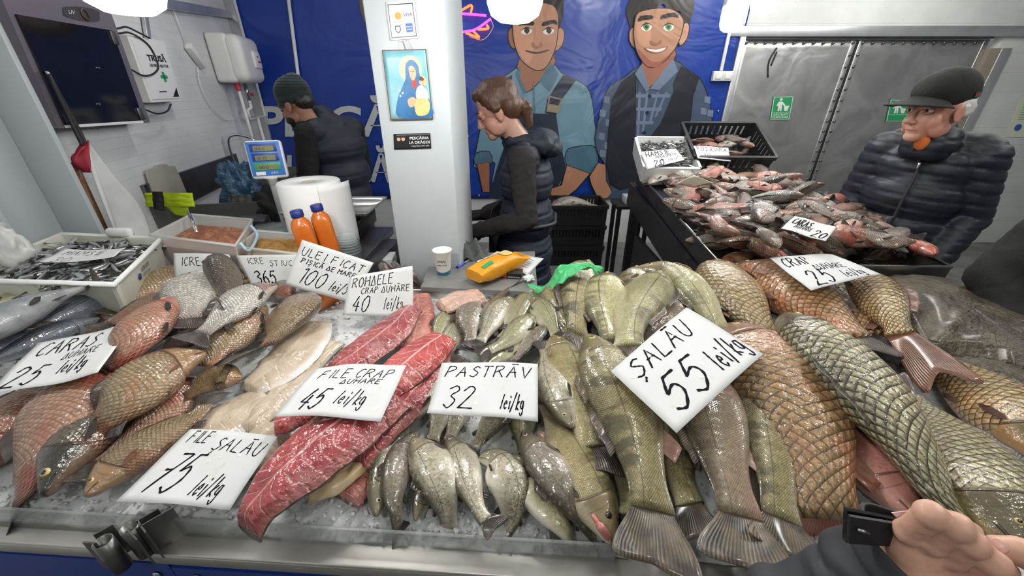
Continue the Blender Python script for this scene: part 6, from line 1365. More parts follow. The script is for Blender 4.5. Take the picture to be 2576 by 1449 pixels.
def slv_(a, b):
    i = a*(len(SA)-1); k = min(int(i), len(SA)-2); c = SA[k].lerp(SA[k+1], i-k); t = (SA[min(k+2, len(SA)-1)]-SA[max(k-1, 0)]).normalized()
    u_ = t.cross(Vector((0, 0, 1))).normalized(); w_ = t.cross(u_); th = b*2*pi
    d = u_*cos(th)+w_*sin(th); r = lerp(.068, .040, a**.7)*(1+.03*sin(a*2))
    wr_ = .0060*mn.noise(Vector((a*7, cos(th)*2, sin(th)*2)))*(1.1-a*.5) + .0038*sin(a*34+2.2*sin(th)+3*mn.noise(Vector((a*5, cos(th), sin(th)))))*(1-a*a)
    return c + d*(r+wr_+(.0022 if a > .90 else 0))
MB().grid(slv_, 90, 64, .0022).build('sleeve', 'sleeve_cloth', ar)
MB().grid(lambda a, b: slv_(lerp(.84, .875, a), lerp(.05, .30, b)) + (CO-SA[-1]).normalized()*.0022, 4, 16, .001).build('cuff_tab', 'sleeve_cloth', ar)
wl = thing('wallet', 'black leather wallet held open in the hand', 'wallet', PD(2200, 1320, .34))
cw = [PD(2132, 1284, .312), PD(2275, 1312, .312), PD(2280, 1375, .318), PD(2128, 1365, .318)]; wn = (cw[1]-cw[0]).cross(cw[3]-cw[0]).normalized()
if wn.dot(CO-cw[0]) < 0: wn = -wn
MB().poly(cw, .004, wn).build('back_panel', 'gloss_black', wl)
c2 = [PD(2140, 1300, .308), PD(2275, 1322, .308), PD(2280, 1378, .314), PD(2136, 1368, .314)]; MB().poly(c2, .003, wn).build('pocket', 'black_ink', wl)
MB().tube([PD(2158, 1332, .3075), PD(2185, 1342, .3075)], .0015, 6).build('press_stud', 'zip_metal', wl)
c3 = [PD(2243, 1290, .311), PD(2300, 1284, .311), PD(2305, 1318, .311), PD(2272, 1318, .311)]; pm('banknote', (.66, .55, .58), .6, n=(30, (.75, .68, .70), .7)); tag(MB().poly(c3, .0006, wn).build('banknote', 'banknote'), 'pale pink banknote tip sticking out of the wallet', 'banknote')
oh = thing('person', 'fingertip of a second hand at the lower right edge', 'person', PD(2560, 1390, .31))
pr = [('c', PD(2505, 1376, .30), PD(2560, 1386, .296), .0085, .0105), ('c', PD(2560, 1386, .296), PD(2680, 1440, .29), .0108, .0135), ('c', PD(2680, 1440, .29), PD(2760, 1520, .29), .02, .028)]
organic('finger', pr, .0024, 'skin_hand', oh, 4)
nn_ = PD(2512, 1372, .2915); MB().lathe([(.0055, 0), (.0045, .0008), (.001, .001)], nn_, 12, (CO-nn_).to_track_quat('Z', 'Y').to_matrix().to_4x4()).build('nail', 'nail', oh)
# ------------------------------------------------------------------ left wall fittings
def quad(W, a, b): return (W[0]*(1-a)+W[1]*a)*(1-b) + (W[3]*(1-a)+W[2]*a)*b
def wq(cs, off): return [LWp(x, y, off) for x, y in cs]
pm('purple_grey', (.21, .19, .22), .4, .3, n=(3, (.15, .13, .17), .6)); pm('badge', (.06, .055, .06), .4)
fr = thing('wall_cabinet', 'purple grey wall cabinet with glossy black door', 'cabinet', LWp(200, 320, .0))
OUT = wq([(-32, -85), (266, -5), (378, 308), (147, 323)], .12); MB().poly(OUT, .115, LN).build('body', 'purple_grey', fr)
D_ = wq([(42, 36), (283, 77), (362, 303), (165, 315)], .128)
dd = MB().poly(D_, .012, LN).build('door', 'gloss_black', fr)
def onq(W, n, o): return lambda x, y: quad(W, x, y) + n*o
for a, b in ((.97, .08), (.97, .92)):
    MB().box(quad(D_, a, b)+LN*.004, (.012, .03, .06), bev=.002).build('hinge', 'dark_steel', fr)
for a, b in ((.62, .42), (.45, .80)): MB().cyl(quad(D_, a, b), quad(D_, a, b)+LN*.006, .006, n=10).build('door_knob', 'chrome', fr)
MB().poly(wq([(168, 315), (360, 303), (362, 309), (172, 322)], .132), .01, LN).build('bottom_strip', 'white_plastic', fr)
BQ = wq([(158, 12), (250, 22), (252, 60), (160, 45)], .123)
vs = [BQ and quad(BQ, .5+.5*max(-1, min(1, cos(t)*1.25)), .5+.5*sin(t)) for t in [2*pi*i/32 for i in range(32)]]
MB().poly(vs, .002, LN).build('badge', 'badge', fr)
put_text('UV', lambda x, y: quad(BQ, x, -y)+LN*.003, .12, .28, -.62, .3, 's_white', fr); 
cc = quad(BQ, .55, .5)+LN*.003; ql = LN.to_track_quat('Z', 'Y').to_matrix().to_4x4()
MB().lathe([(.018, 0), (.026, 0), (.026, .002), (.018, .002)], cc, 20, ql, False).build('badge_ring', 's_brown', fr)
# cables looping behind the first-aid box
for nm, pts, lb in (('cable', [(296, 72), (318, 68), (345, 80), (376, 96)], 'short black cable above the first-aid box'), ('cable', [(300, 84), (330, 84), (375, 115), (398, 165), (385, 186), (360, 190), (332, 176)], 'black cable looping across the first-aid box'), ('cable', [(366, 276), (395, 286), (420, 280), (430, 262)], 'black cable below the first-aid box')):
    tag(MB().tube([LWp(x, y, .105) for x, y in pts], .005, 8, False, 6).build(nm, 'rubber'), lb, 'cable')
fa = thing('first_aid_box', 'white wall first-aid box lettered TRUSA with green cross', 'first-aid box', LWp(400, 258, .0))
AQ = wq([(318, 88), (413, 104), (457, 253), (380, 258)], .095); MB().poly(AQ, .09, LN).build('body', 'white_plastic', fa)
A2 = wq([(330, 96), (410, 108), (453, 247), (385, 250)], .100); MB().poly(A2, .004, LN).build('front_sheet', 's_white', fa)
ap = lambda x, y: quad(A2, x, -y)+LN*.002
put_text('TRUSĂ', ap, .28, .90, -.34, .10, 's_black', fa, bold=.03); put_text('DE PRIM AJUTOR', ap, .28, .92, -.44, .05, 's_black', fa, bold=.015)
for q4 in ([(.60, .52), (.68, .52), (.68, .70), (.60, .70)], [(.52, .58), (.76, .58), (.76, .64), (.52, .64)]): MB().poly([ap(x, -y) for x, y in q4], .001, LN).build('green_cross', 's_green', fa)
MB().poly([ap(.74, -.97), ap(.97, -.97), ap(.97, -.80)], .001, LN).build('corner_mark', 's_black', fa); MB().poly([ap(.30, -.86), ap(.56, -.86), ap(.56, -.88), ap(.30, -.88)], .001, LN).build('small_print', 'badge', fa)
# water heater
def LW3(Y, b, z): t = (Y-LWA.y)/LD.y; return LWA + LD*t + LN*b + Vector((0, 0, z))
LR = Matrix((LD, LN, Vector((0, 0, 1)))).transposed()
wh = thing('water_heater', 'white rounded water heater mounted on the left wall', 'water heater', LW3(3.93, .14, 1.68))
MB().box(LW3(3.93, .085, 1.875), (.45, .16, .365), LR, bev=.028, seg=4).build('rear_shell', 'white_plastic', wh)
MB().box(LW3(3.93, .185, 1.875), (.45, .15, .36), LR, bev=.06, seg=5).build('front_shell', 'white_plastic', wh)
MB().box(LW3(4.0, .265, 1.88), (.16, .02, .13), LR, bev=.008).build('control_panel', 'white_ink', wh); MB().box(LW3(4.02, .277, 1.865), (.07, .003, .014), LR).build('logo', 's_red', wh); MB().cyl(LW3(4.0, .275, 1.905), LW3(4.0, .280, 1.905), .006, n=10).build('indicator', 's_black', wh)
pp = thing('water_pipes', 'white plastic water pipes under the heater', 'pipes', LW3(3.9, .08, 1.3))
MB().tube([LW3(3.80, .12, 1.69), LW3(3.80, .12, .95)], .013, 10).build('hose', 'white_plastic', pp); MB().cyl(LW3(3.80, .12, 1.70), LW3(3.80, .12, 1.63), .018, n=12).build('connector', 's_red', pp)
MB().tube([LW3(3.97, .12, 1.69), LW3(3.97, .12, 1.55)], .016, 10).build('valve_body', 'screw_steel', pp); MB().box(LW3(4.02, .14, 1.60), (.05, .012, .03), LR, bev=.004).build('valve_handle', 's_red', pp)
MB().tube([LW3(3.97, .12, 1.56), LW3(3.97, .12, 1.49), LW3(3.92, .10, 1.47), LW3(3.92, .10, 1.40), LW3(4.33, .10, 1.40), LW3(4.33, .10, 2.9)], .014, 10).build('pipe_run', 'white_plastic', pp); MB().tube([LW3(4.12, .10, 1.40), LW3(4.12, .10, .9)], .014, 10).build('drop_pipe', 'white_plastic', pp)
MB().tube([on_wall(722, -30, .03), on_wall(752, 205, .03), on_wall(790, 495, .03)], .016, 10).build('wall_pipe', 'white_plastic', pp)
ad = thing('power_adapter', 'white inline power adapter on the left wall', 'adapter', LWp(492, 140, .02))
MB().tube([LWp(430, 10, .02), LWp(470, 112, .02)], .004, 8).build('upper_cable', 'white_plastic', ad); o, M = beam('housing', LWp(472, 114, .03), LWp(512, 168, .03), .05, .05, 'white_plastic', .008); o.matrix_world = M; o.parent = ad; o.matrix_parent_inverse = Matrix.Translation(-Vector(ad['_o']))
MB().tube([LWp(497, 168, .02), LWp(503, 210, .02), LWp(530, 265, .02), LWp(570, 302, .02), LWp(598, 296, .02)], .004, 8, False, 6).build('lower_cable', 'white_plastic', ad)
# hanging flag on a wooden stick with black strap
pm('flag_white', (.72, .73, .72), .7, n=(8, (.60, .61, .61), .7), bump=(30, .3, .004)); pm('flag_red', (.36, .02, .04), .6, n=(15, (.25, .01, .03), .7)); pm('stick_wood', (.20, .085, .03), .4, n=(30, (.10, .04, .015), .7))
fg = thing('flag', 'furled white and red flag hanging from a black strap', 'flag', LWp(300, 590, .15))
def edge(pts, t, off): P = crom([LWp(x, y, off) for x, y in pts], 8); return P[min(int(t*(len(P)-1)), len(P)-1)]
le, re_ = [(213, 372), (232, 460), (262, 560), (292, 640)], [(222, 362), (282, 450), (345, 530), (385, 640)]
MB().grid(lambda a, b: edge(le, a, .16).lerp(edge(re_, a, .16), b) + LN*(.03*sin(b*7+a*2)*(.3+a)), 24, 20, .003).build('white_cloth', 'flag_white', fg)
le, re_ = [(205, 372), (178, 395), (190, 420), (215, 432)], [(216, 352), (220, 385), (222, 410), (220, 435)]
MB().grid(lambda a, b: edge(le, a, .15).lerp(edge(re_, a, .17), b) + LN*(.015*sin(b*9)), 12, 10, .003).build('red_cloth', 'flag_red', fg)
MB().tube([LWp(182, 408, .12), LWp(290, 640, .12)], .016, 10).build('stick', 'stick_wood', fg)
for dx in (0, 9): MB().tube([LWp(120, 184, .15), LWp(188+dx, 325, .15), LWp(208+dx*.9, 366, .16)], .008, 6, False, 4).build('strap', 'rubber', fg)
MB().tube([LWp(118, 182, .13), LWp(118, 182, .16), LWp(124, 187, .165)], .006, 8).build('hook', 'chrome', fg)
# ------------------------------------------------------------------ sink corner
def G3(Y, b, z): return LW3(Y, b, z)
sk = thing('steel_sink', 'dark steel sink unit against the left wall', 'sink', G3(2.9, .3, 0))
pm('sink_grey', (.17, .17, .165), .4, .5, n=(5, (.11, .11, .105), .6))
MB().box(G3(2.95, .012, 1.03), (1.35, .02, .20), LR).build('back_splash', 'dark_steel', sk)
MB().box(G3(2.95, .60, .90), (1.30, .015, .20), LR, bev=.003).build('front_apron', 'sink_grey', sk); MB().box(G3(2.30, .30, .90), (.015, .60, .20), LR).build('end_wall', 'sink_grey', sk); MB().box(G3(3.60, .30, .90), (.015, .60, .20), LR).build('end_wall', 'sink_grey', sk); MB().box(G3(2.95, .30, .80), (1.30, .60, .015), LR).build('basin_floor', 'sink_grey', sk)
for Y in (2.35, 3.55):
    for b in (.05, .55): MB().box(G3(Y, b, .40), (.04, .04, .80), LR).build('leg', 'dark_steel', sk)
MB().tube([G3(3.45, .05, 1.0), G3(3.45, .05, 1.24), G3(3.45, .12, 1.30), G3(3.45, .24, 1.27), G3(3.45, .25, 1.22)], .012, 10, False, 5).build('tap', 'chrome', sk)
pm('board_tan', (.48, .46, .38), .5, n=(6, (.36, .34, .27), .7))
CB = wq([(368, 425), (440, 415), (476, 500), (395, 510)], .03); tag(MB().poly(crom([quad(CB, a, b) for a, b in ((.0, .12), (.08, .02), (.35, .0), (.4, -.06), (.7, -.06), (.75, 0), (.93, .02), (1, .12), (1, .9), (.9, 1), (.1, 1), (0, .9))], 3, True), .012, LN).build('cutting_board', 'board_tan'), 'scratched tan cutting board leaning on the left wall', 'cutting board')
pm('lime_towel', (.46, .60, .015), .9, bump=(120, .6, .004)); pm('black_rag', (.012, .012, .012), .8, bump=(40, .5, .006)); pm('grey_rag', (.085, .095, .09), .9, bump=(60, .7, .008))
def cloth_sheet(name, label, cat, cs, zs, mat, fold=.012, fr=9., n=16, th=.003, ax=0):
    W = [PY(c[0], c[1], z) for c, z in zip(cs, zs)]; ct = sum(W, Vector())/4; nn = (W[1]-W[0]).cross(W[3]-W[0]).normalized()
    root = thing(name, label, cat, ct)
    MB().grid(lambda a, b: quad(W, a, b) + nn*(fold*sin((a if ax == 0 else b)*fr)*(.4+b*.6) + fold*.8*mn.noise(Vector((a*5, b*5, fr)))), n, n, th).build('cloth', mat, root); return root
t_ = cloth_sheet('towel', 'lime green towel hanging over the sink edge', 'towel', [(366, 486), (484, 485), (492, 520), (368, 520)], (2.16, 2.2, 2.18, 2.14), 'lime_towel', .012, 6)
W = [PY(x, y, 2.17) for x, y in ((420, 520), (474, 520), (476, 547), (440, 540))]; MB().grid(lambda a, b: quad(W, a, b), 6, 6, .003).build('lower_fold', 'lime_towel', t_)
cloth_sheet('rag', 'black rag draped over the lime green towel', 'rag', [(384, 482), (408, 482), (412, 530), (386, 526)], (2.12, 2.12, 2.1, 2.1), 'black_rag', .01, 8)
cloth_sheet('rag', 'grey rag hanging on the sink beside the blue bag', 'rag', [(572, 488), (630, 490), (640, 548), (580, 552)], (2.48, 2.48, 2.44, 2.44), 'grey_rag', .016, 20)
blob('plastic_bag', 'crumpled dark blue plastic bag hanging from the tap', 'bag', PY(607, 478, 2.62), .13, 'blue_bag', (.95, .8, 1.35), .45, 2.6, seed=7)
blob('plastic_bag', 'black bag lump beside the scale pole', 'bag', PY(690, 515, 2.5), .11, 'black_rag', (1.1, .8, 1.0), .35, 2.4, seed=9)
# ------------------------------------------------------------------ rear steel table, left
rs = thing('steel_table', 'stainless steel side table behind the counter', 'table', (-1.25, 1.75, 0))
TZ = .945
MB().box((-1.23, 1.76, TZ-.02), (1.12, .66, .04), bev=.004).build('table_top', 'dark_steel', rs)
for x in (-1.75, -.72):
    for y in (1.47, 2.04): MB().box((x, y, (TZ-.04)/2), (.04, .04, TZ-.04)).build('leg', 'dark_steel', rs)
# white crate of anchovies
RZ = 1.085
CR = [PZ(155, 588, RZ), PZ(405, 602, RZ), PZ(288, 716, RZ), PZ(-125, 704, RZ)]; CB_ = [p.lerp(sum(CR, Vector())/4, .10) for p in CR]
for p in CB_: p.z = .948
cr = thing('fish_crate', 'white plastic fish crate of anchovies at the left rear', 'crate', sum(CB_, Vector())/4)
MB().poly(CB_, .008, (0, 0, 1)).build('bottom', 'dirty_foam', cr)
for i in range(4):
    A, B_, A2_, B2_ = CR[i], CR[(i+1) % 4], CB_[i], CB_[(i+1) % 4]; nn = (B_-A).cross(A2_-A).normalized(); cen = sum(CR, Vector())/4
    if nn.dot((A+B_)/2-cen) < 0: nn = -nn
    if i == 2:                    # front wall with two cut-outs
        for s0, s1, hh in ((0, .12, 1), (.12, .34, .96), (.34, .50, .55), (.50, .78, .96), (.78, 1, .62)):
            MB().poly([A.lerp(B_, s0).lerp(A2_.lerp(B2_, s0), 1-hh), A.lerp(B_, s1).lerp(A2_.lerp(B2_, s1), 1-hh), A2_.lerp(B2_, s1), A2_.lerp(B2_, s0)], .012, nn).build('front_wall', 'dirty_foam', cr)
    else: MB().poly([A, B_, B2_, A2_], .010, nn).build('side_wall' if i % 2 else 'back_wall', 'dirty_foam', cr)
MB().tube(CR, .010, 8, True).build('rim', 'foam', cr); MB().box(CR[0].lerp(CR[1], .62)+Vector((0, 0, .02)), (.10, .03, .04), bev=.012).build('stacking_lug', 'foam', cr)
A, B_ = CR[1], CR[2]; sw_n = (B_-A).cross(CB_[1]-A).normalized(); sw_n = sw_n if sw_n.x > 0 else -sw_n
WQ = [B_.lerp(A, .25), B_.lerp(A, .9), CB_[2].lerp(CB_[1], .9), CB_[2].lerp(CB_[1], .25)]
wp = lambda x, y: quad(WQ, x, -y)+sw_n*.003
put_text('KOLIOS', wp, .30, .55, -.30, .12, 's_black', cr, bold=.01); put_text('NEPTUNA', wp, .30, .55, -.46, .10, 's_black', cr)
for k in range(4): MB().poly([wp(.30, -.56-k*.08), wp(.60, -.56-k*.08), wp(.60, -.59-k*.08), wp(.30, -.59-k*.08)], .0005, sw_n).build('print_line', 'badge', cr)
MB().lathe([(.001, 0), (.012, 0), (.012, .001), (.001, .001)], wp(.2, -.35), 16, sw_n.to_track_quat('Z', 'Y').to_matrix().to_4x4(), False).build('logo', 's_navy', cr)
spill(190, lambda a, b, c: quad(CR, lerp(.10, .92, a), lerp(.08, .94, b)) + Vector((0, 0, -.045+.035*c+.02*sin(pi*a)*sin(pi*b))), [anch2], 'small silver anchovy in the white crate at left', 'anchovies in the white crate', 4, .75, 1.15)
for ch in list(anch2.children): bpy.data.objects.remove(ch)
bpy.data.objects.remove(anch2)
pm('sack_plastic', (.62, .63, .62), .3, n=(10, (.5, .5, .48), .6), bump=(20, .6, .01))
blob('plastic_sack', 'white crumpled plastic sack at the left edge', 'sack', PY(8, 630, 1.28), .085, 'sack_plastic', (1.0, .7, 1.1), .3, 2.5, seed=4)
# roe tubs
g = Gm('tub_plastic'); g.set(color=(.90, .92, .90), rough=.25, alpha=.38); MATS['tub_plastic'] = g.m
pm('roe_brown', (.28, .10, .045), .35, n=(40, (.45, .20, .10), .8), bump=(60, 1.0, .012)); pm('roe_amber', (.36, .17, .03), .3, n=(50, (.52, .30, .07), .8), bump=(90, .9, .008)); pm('clip_blue', (.45, .66, .78), .3)
def tub(name, label, rim, rz, bz, fill, mat, seed):
    R_ = [PZ(x, y, rz) for x, y in rim]; cen = sum(R_, Vector())/4; B4 = [p.lerp(cen, .13) for p in R_]
    for p in B4: p.z = bz
    root = thing(name, label, 'tub', (cen.x, cen.y, bz))
    MB().poly(B4, .003, (0, 0, 1)).build('bottom', 'tub_plastic', root)
    for i in range(4):
        A, B_, A2_, B2_ = R_[i], R_[(i+1) % 4], B4[i], B4[(i+1) % 4]; nn = (B_-A).cross(A2_-A).normalized(); nn = nn if nn.dot((A+B_)/2-cen) > 0 else -nn
        MB().poly([A, B_, B2_, A2_], .003, nn).build('side_wall', 'tub_plastic', root)
    MB().tube(R_, .007, 8, True).build('rim', 'tub_plastic', root)
    f_ = (fill-bz)/(rz-bz); F4 = [b.lerp(r, f_).lerp(cen, .012) for b, r in zip(B4, R_)]
    for p in F4: p.z = fill
    fl = thing('fish_roe', label.replace('tub', 'roe paste filling the tub') if False else ('brown carp roe heaped in the large tub' if seed == 1 else 'amber pike roe in the smaller tub'), 'roe', (cen.x, cen.y, bz+.004)); fl['kind'] = 'stuff'
    top = MB(); top.grid(lambda a, b: quad(F4, a, b) + Vector((0, 0, (.018*sin(pi*a)*sin(pi*b) + .022*mn.noise(Vector((a*5+seed, b*5, 0))) + .008*mn.noise(Vector((a*22, b*22, seed))))*min(1, 9*min(a, 1-a, b, 1-b)))), 36, 36)
    top.build('roe_surface', mat, fl)
    G4 = [b.lerp(cen, .01) for b in B4]
    for p in G4: p.z = bz+.004
    for i in range(4):
        MB().add([F4[i], F4[(i+1) % 4], G4[(i+1) % 4], G4[i]], [(0, 1, 2, 3)], None, False).build('roe_side', mat, fl)
    return R_
r1 = tub('plastic_tub', 'large clear plastic tub of brown carp roe', [(378, 592), (592, 618), (634, 553), (482, 540)], 1.10, TZ+.002, 1.055, 'roe_brown', 1)
r2 = tub('plastic_tub', 'smaller clear plastic tub of amber pike roe', [(594, 622), (758, 640), (775, 592), (648, 581)], 1.06, TZ+.002, 1.03, 'roe_amber', 2)
MB().tube([r1[1].lerp(r1[2], .1)+Vector((.01, 0, 0)), r1[1].lerp(r1[2], .15)+Vector((.03, 0, -.04)), r1[1].lerp(r1[2], .7)+Vector((.03, 0, -.04)), r1[1].lerp(r1[2], .75)+Vector((.01, 0, 0))], .006, 8, False, 4).build('handle_clip', 'clip_blue', bpy.data.objects['plastic_tub'])
tag(MB().tube([PY(473, 533, 1.72), PY(496, 585, 1.62)], .007, 8).build('spoon', 'chrome'), 'steel spoon standing in the brown roe', 'spoon')
# scale with display pole
sc = thing('shop_scale', 'steel platform scale with blue display on a pole', 'scale', (-.95, 1.9, TZ))
dc = PY(672, 402, 1.95); Rd = frame_of((.38, -.92), radians(-8)); 
def DP(x, y, z): return dc + Rd @ Vector((x, y, z))
MB().box(DP(0, 0, 0), (.055, .155, .175), Rd, bev=.014, seg=3).build('display_housing', 'white_plastic', sc)
pm('display_blue', (.05, .20, .62), .35); pm('lcd', (.24, .25, .13), .25); pm('display_navy', (.02, .05, .25), .4)
MB().box(DP(.0285, 0, .004), (.003, .140, .155), Rd, bev=.001).build('display_face', 'display_blue', sc)
for k, (z, mt) in enumerate(((.054, 'display_navy'), (.012, 'display_navy'), (-.030, 's_green'))):
    MB().box(DP(.0305, 0, z), (.002, .112, .036), Rd, bev=.0008).build('display_frame', mt, sc); MB().box(DP(.032, .006*0, z-.003), (.0015, .085, .022), Rd).build('lcd_window', 'lcd', sc)
    put_text(['0.000', '25.00', '0.00'][k], lambda x, y: DP(.0335, -x, y), -.005, .036, z-.011, .014, 's_black', sc)
MB().box(DP(.0305, -.035, -.061), (.0015, .04, .016), Rd).build('sticker', 's_white', sc); put_text('4W3', lambda x, y: DP(.0325, -x, y), -.04, -.01, -.066, .011, 's_white', sc)
MB().lathe([(.02, -.12), (.024, -.09), (.05, -.078)], dc, 20, None, True).build('collar', 'white_plastic', sc); MB().cyl(dc+Vector((0, 0, -.11)), (dc.x+.005, dc.y, TZ), .019, n=16).build('pole', 'alu', sc)
PB = [PZ(840, 545, TZ+.13), PZ(918, 512, TZ+.13), PZ(885, 508, TZ+.13), PZ(800, 520, TZ+.13)]
MB().box((-.93, 2.02, TZ+.05), (.30, .28, .08), bev=.008).build('scale_body', 'black_plastic', sc)
MB().grid(lambda a, b: Vector((-.93+(a-.5)*.44, 2.02+(b-.5)*.34, TZ+.10+.045*max(abs(a-.5), abs(b-.5))**6*64)), 24, 24, .003).build('weighing_pan', 'steel', sc)
# paper roll
pm('tissue', (.84, .84, .83), .8, bump=(140, .3, .003)); 
ro = thing('paper_roll', 'thick white paper towel roll behind the orange bottles', 'paper roll', PY(808, 590, 1.74)); rc = Vector((PY(808, 590, 1.74).x, 1.74, TZ)); hz = PY(780, 455, 1.74).z-TZ
MB().lathe([(.028, 0), (.128, 0), (.130, .004), (.130, hz-.004), (.126, hz), (.034, hz), (.030, hz-.03), (.028, 0)], rc, 48, None, False).build('roll', 'tissue', ro)
pm('cardboard', (.55, .48, .38), .8); MB().lathe([(.027, .002), (.030, .002), (.030, hz-.002), (.027, hz-.002), (.027, .002)], rc, 24, None, False).build('core', 'cardboard', ro)
def loose(a, b): th = lerp(-.9, .35, a); r = .132+.018*a*a; return rc + Vector((r*cos(th), r*sin(th), lerp(hz-.004, .03, b))) + Vector((.02*a*a, -.01*a, 0))
MB().grid(loose, 14, 10, .0012).build('loose_sheet', 'tissue', ro)
# bottles of orange oil
pm('orange_oil', (.60, .13, .008), .3, n=(9, (.66, .19, .02), .7), coat=.5); pm('cap_blue', (.015, .03, .20), .45)
def bottle(base, H, label, lean=(0, 0), lying=None):
    root = thing('juice_bottle', label, 'bottle', base, 'bottles of orange oil'); b = Vector(base)
    M = Matrix.Translation(b) @ (lying or Matrix.Rotation(lean[0], 4, 'Y') @ Matrix.Rotation(lean[1], 4, 'X')) @ Matrix.Rotation(.5, 4, 'Z')
    w = .037; prof = [(0.88, 0), (1, .008), (1, H*.76), (.93, H*.815), (.66, H*.865), (.54, H*.89), (.54, H*.92)]; vs, fs = [], []; n = 24
    for (k, z) in prof:
        for i in range(n):
            t = 2*pi*i/n; e = 4 if z < H*.8 else 2; cx_, sx_ = cos(t), sin(t); rr = 1/((abs(cx_)**e+abs(sx_)**e)**(1/e)); vs.append(M @ Vector((w*k*rr*cx_, w*k*rr*sx_, z)))
    for j in range(len(prof)-1):
        for i in range(n): fs.append((j*n+i, j*n+(i+1) % n, (j+1)*n+(i+1) % n, (j+1)*n+i))
    fs += [tuple(range(n-1, -1, -1)), tuple((len(prof)-1)*n+i for i in range(n))]; MB().add(vs, fs).build('body', 'orange_oil', root)
    MB().lathe([(.0225, H*.90), (.0235, H*.905), (.0235, H*.99), (.020, H*1.0)], (0, 0, 0), 24, M).build('cap', 'cap_blue', root)
b1 = PY(800, 690, 1.47); bottle((b1.x, 1.47, TZ), PY(775, 528, 1.47).z-TZ, 'orange oil bottle with blue cap, front left of the pair', (-.09, 0))
b2 = PY(845, 690, 1.52); bottle((b2.x, 1.54, TZ), PY(810, 513, 1.54).z-TZ, 'orange oil bottle with blue cap, taller rear right of the pair', (-.10, 0))
p = PZ(800, 752, BED+.04); bottle(p, .20, 'orange oil bottle lying on the ice under the ULEI card', lying=Matrix.Rotation(radians(-20), 4, 'Z') @ Matrix.Rotation(radians(82), 4, 'X') @ Matrix.Rotation(pi, 4, 'X') @ Matrix.Translation((0, 0, -.02)))
g = Gm('cup_plastic'); g.set(color=(.72, .80, .80), rough=.15, trans=.7, ior=1.2, alpha=.7); MATS['cup_plastic'] = g.m
ps_ = thing('food_containers', 'stack of clear plastic containers right of the bottles', 'containers', (-.70, 1.56, TZ))
for k in range(7): MB().lathe([(.042-.0008*k, .012*k), (.050-.001*k, .012*k+.05), (.053-.001*k, .012*k+.052), (.050-.001*k, .012*k+.055)], (-.715, 1.58, TZ), 20, None, False).build('container', 'cup_plastic', ps_)
tag(MB().box(PZ(690, 580, TZ+.03), (.20, .16, .05), Matrix.Rotation(.3, 3, 'Z'), bev=.012).build('plastic_box', 'cup_plastic'), 'clear plastic box behind the amber roe tub', 'box')
tag(MB().box(PZ(640, 560, TZ+.05), (.14, .10, .06), Matrix.Rotation(.3, 3, 'Z'), bev=.012).build('card_reader', 'black_plastic'), 'black device between the tubs and scale pole', 'device')
# steel cabinet steps right of the bottles
sb = thing('steel_cabinet', 'grey steel cabinet end with lower ledge left of the pillar', 'cabinet', (-.62, 1.72, 0))
MB().box((-.70, 1.70, .46), (.16, .52, .92), Matrix.Rotation(YAW, 3, 'Z'), bev=.004).build('body', 'dark_steel', sb); MB().box((-.585, 1.66, .42), (.09, .50, .82), Matrix.Rotation(YAW, 3, 'Z'), bev=.004).build('lower_ledge', 'dark_steel', sb)
for k in range(2): ringm(Vector((-.695+k*.05, 1.42, 0)), .013, .011, .90, .965).build('tube_end', 'alu', sb)
tag(MB().lathe([(.05, 0), (.06, .16), (.063, .17)], (-.575, 2.02, .84), 24, None, True).build('white_pot', 'white_plastic'), 'white plastic pot behind the steel cabinet', 'pot')
tag(MB().box(PY(962, 655, 1.75), (.12, .1, .05), Matrix.Rotation(.1, 3, 'Z'), bev=.003).build('carton', 's_white'), 'small white glove carton left of the pillar foot', 'box')
# ------------------------------------------------------------------ board with cup, bag, pen and papers
HB = .945
Q4 = [PZ(1058, 722, HB), PZ(1352, 735, HB), PZ(1345, 632, HB), PZ(1090, 640, HB)]
tag(MB().poly(Q4, .018, (0, 0, 1)).build('grey_board', pm('board_grey', (.25, .25, .245), .3, .3, n=(20, (.33, .33, .32), .6))), 'grey worktop board behind the small trout', 'board')
HT = HB+.001
cu_ = thing('paper_cup', 'white paper coffee cup with blue base band', 'cup', PZ(1117, 690, HT)); cp = Vector(cu_['_o']); ch_ = PY(1115, 628, cp.y).z-HT
pm('cup_white', (.82, .81, .76), .5); pm('cup_blue', (.03, .14, .22), .5); pm('coffee', (.45, .38, .24), .3)
r0, r1_ = .026, .037
MB().lathe([(.001, .004), (r0, 0), (r0+.0005, .002), (r1_, ch_-.004), (r1_+.003, ch_), (r1_-.002, ch_), (r0, .02), (.001, .02)], cp, 40, None, False).build('cup', 'cup_white', cu_)
MB().grid(lambda a, b: cp + Vector(((lerp(r0, r1_, (lerp(.0, .26+.08*sin(a*2*pi), b)))+.0008)*cos(a*2*pi), (lerp(r0, r1_, (lerp(.0, .26+.08*sin(a*2*pi), b)))+.0008)*sin(a*2*pi), ch_*lerp(.03, .26+.08*sin(a*2*pi), b))), 40, 4).build('blue_band', 'cup_blue', cu_)
MB().lathe([(.001, ch_*.72), (lerp(r0, r1_, .72)-.002, ch_*.72)], cp, 30, None, False).build('coffee_residue', 'coffee', cu_)
def cpos(x, y): th = -pi/2+x/r1_; rr = lerp(r0, r1_, y/ch_)+.001; return cp + Vector((rr*cos(th), rr*sin(th), y))
put_text('simply', cpos, -.020, .020, ch_*.60, .011, 's_black', cu_); put_text('coffee time', cpos, -.022, .024, ch_*.46, .006, 's_black', cu_)
tag(MB().lathe([(.001, -.012), (.012, -.010), (.013, .012), (.001, .014)], PZ(1092, 656, HT+.02), 16, Matrix.Rotation(1.2, 4, 'Y'), False).build('rubber_stopper', 'rubber'), 'black rubber stopper beside the paper cup', 'stopper')
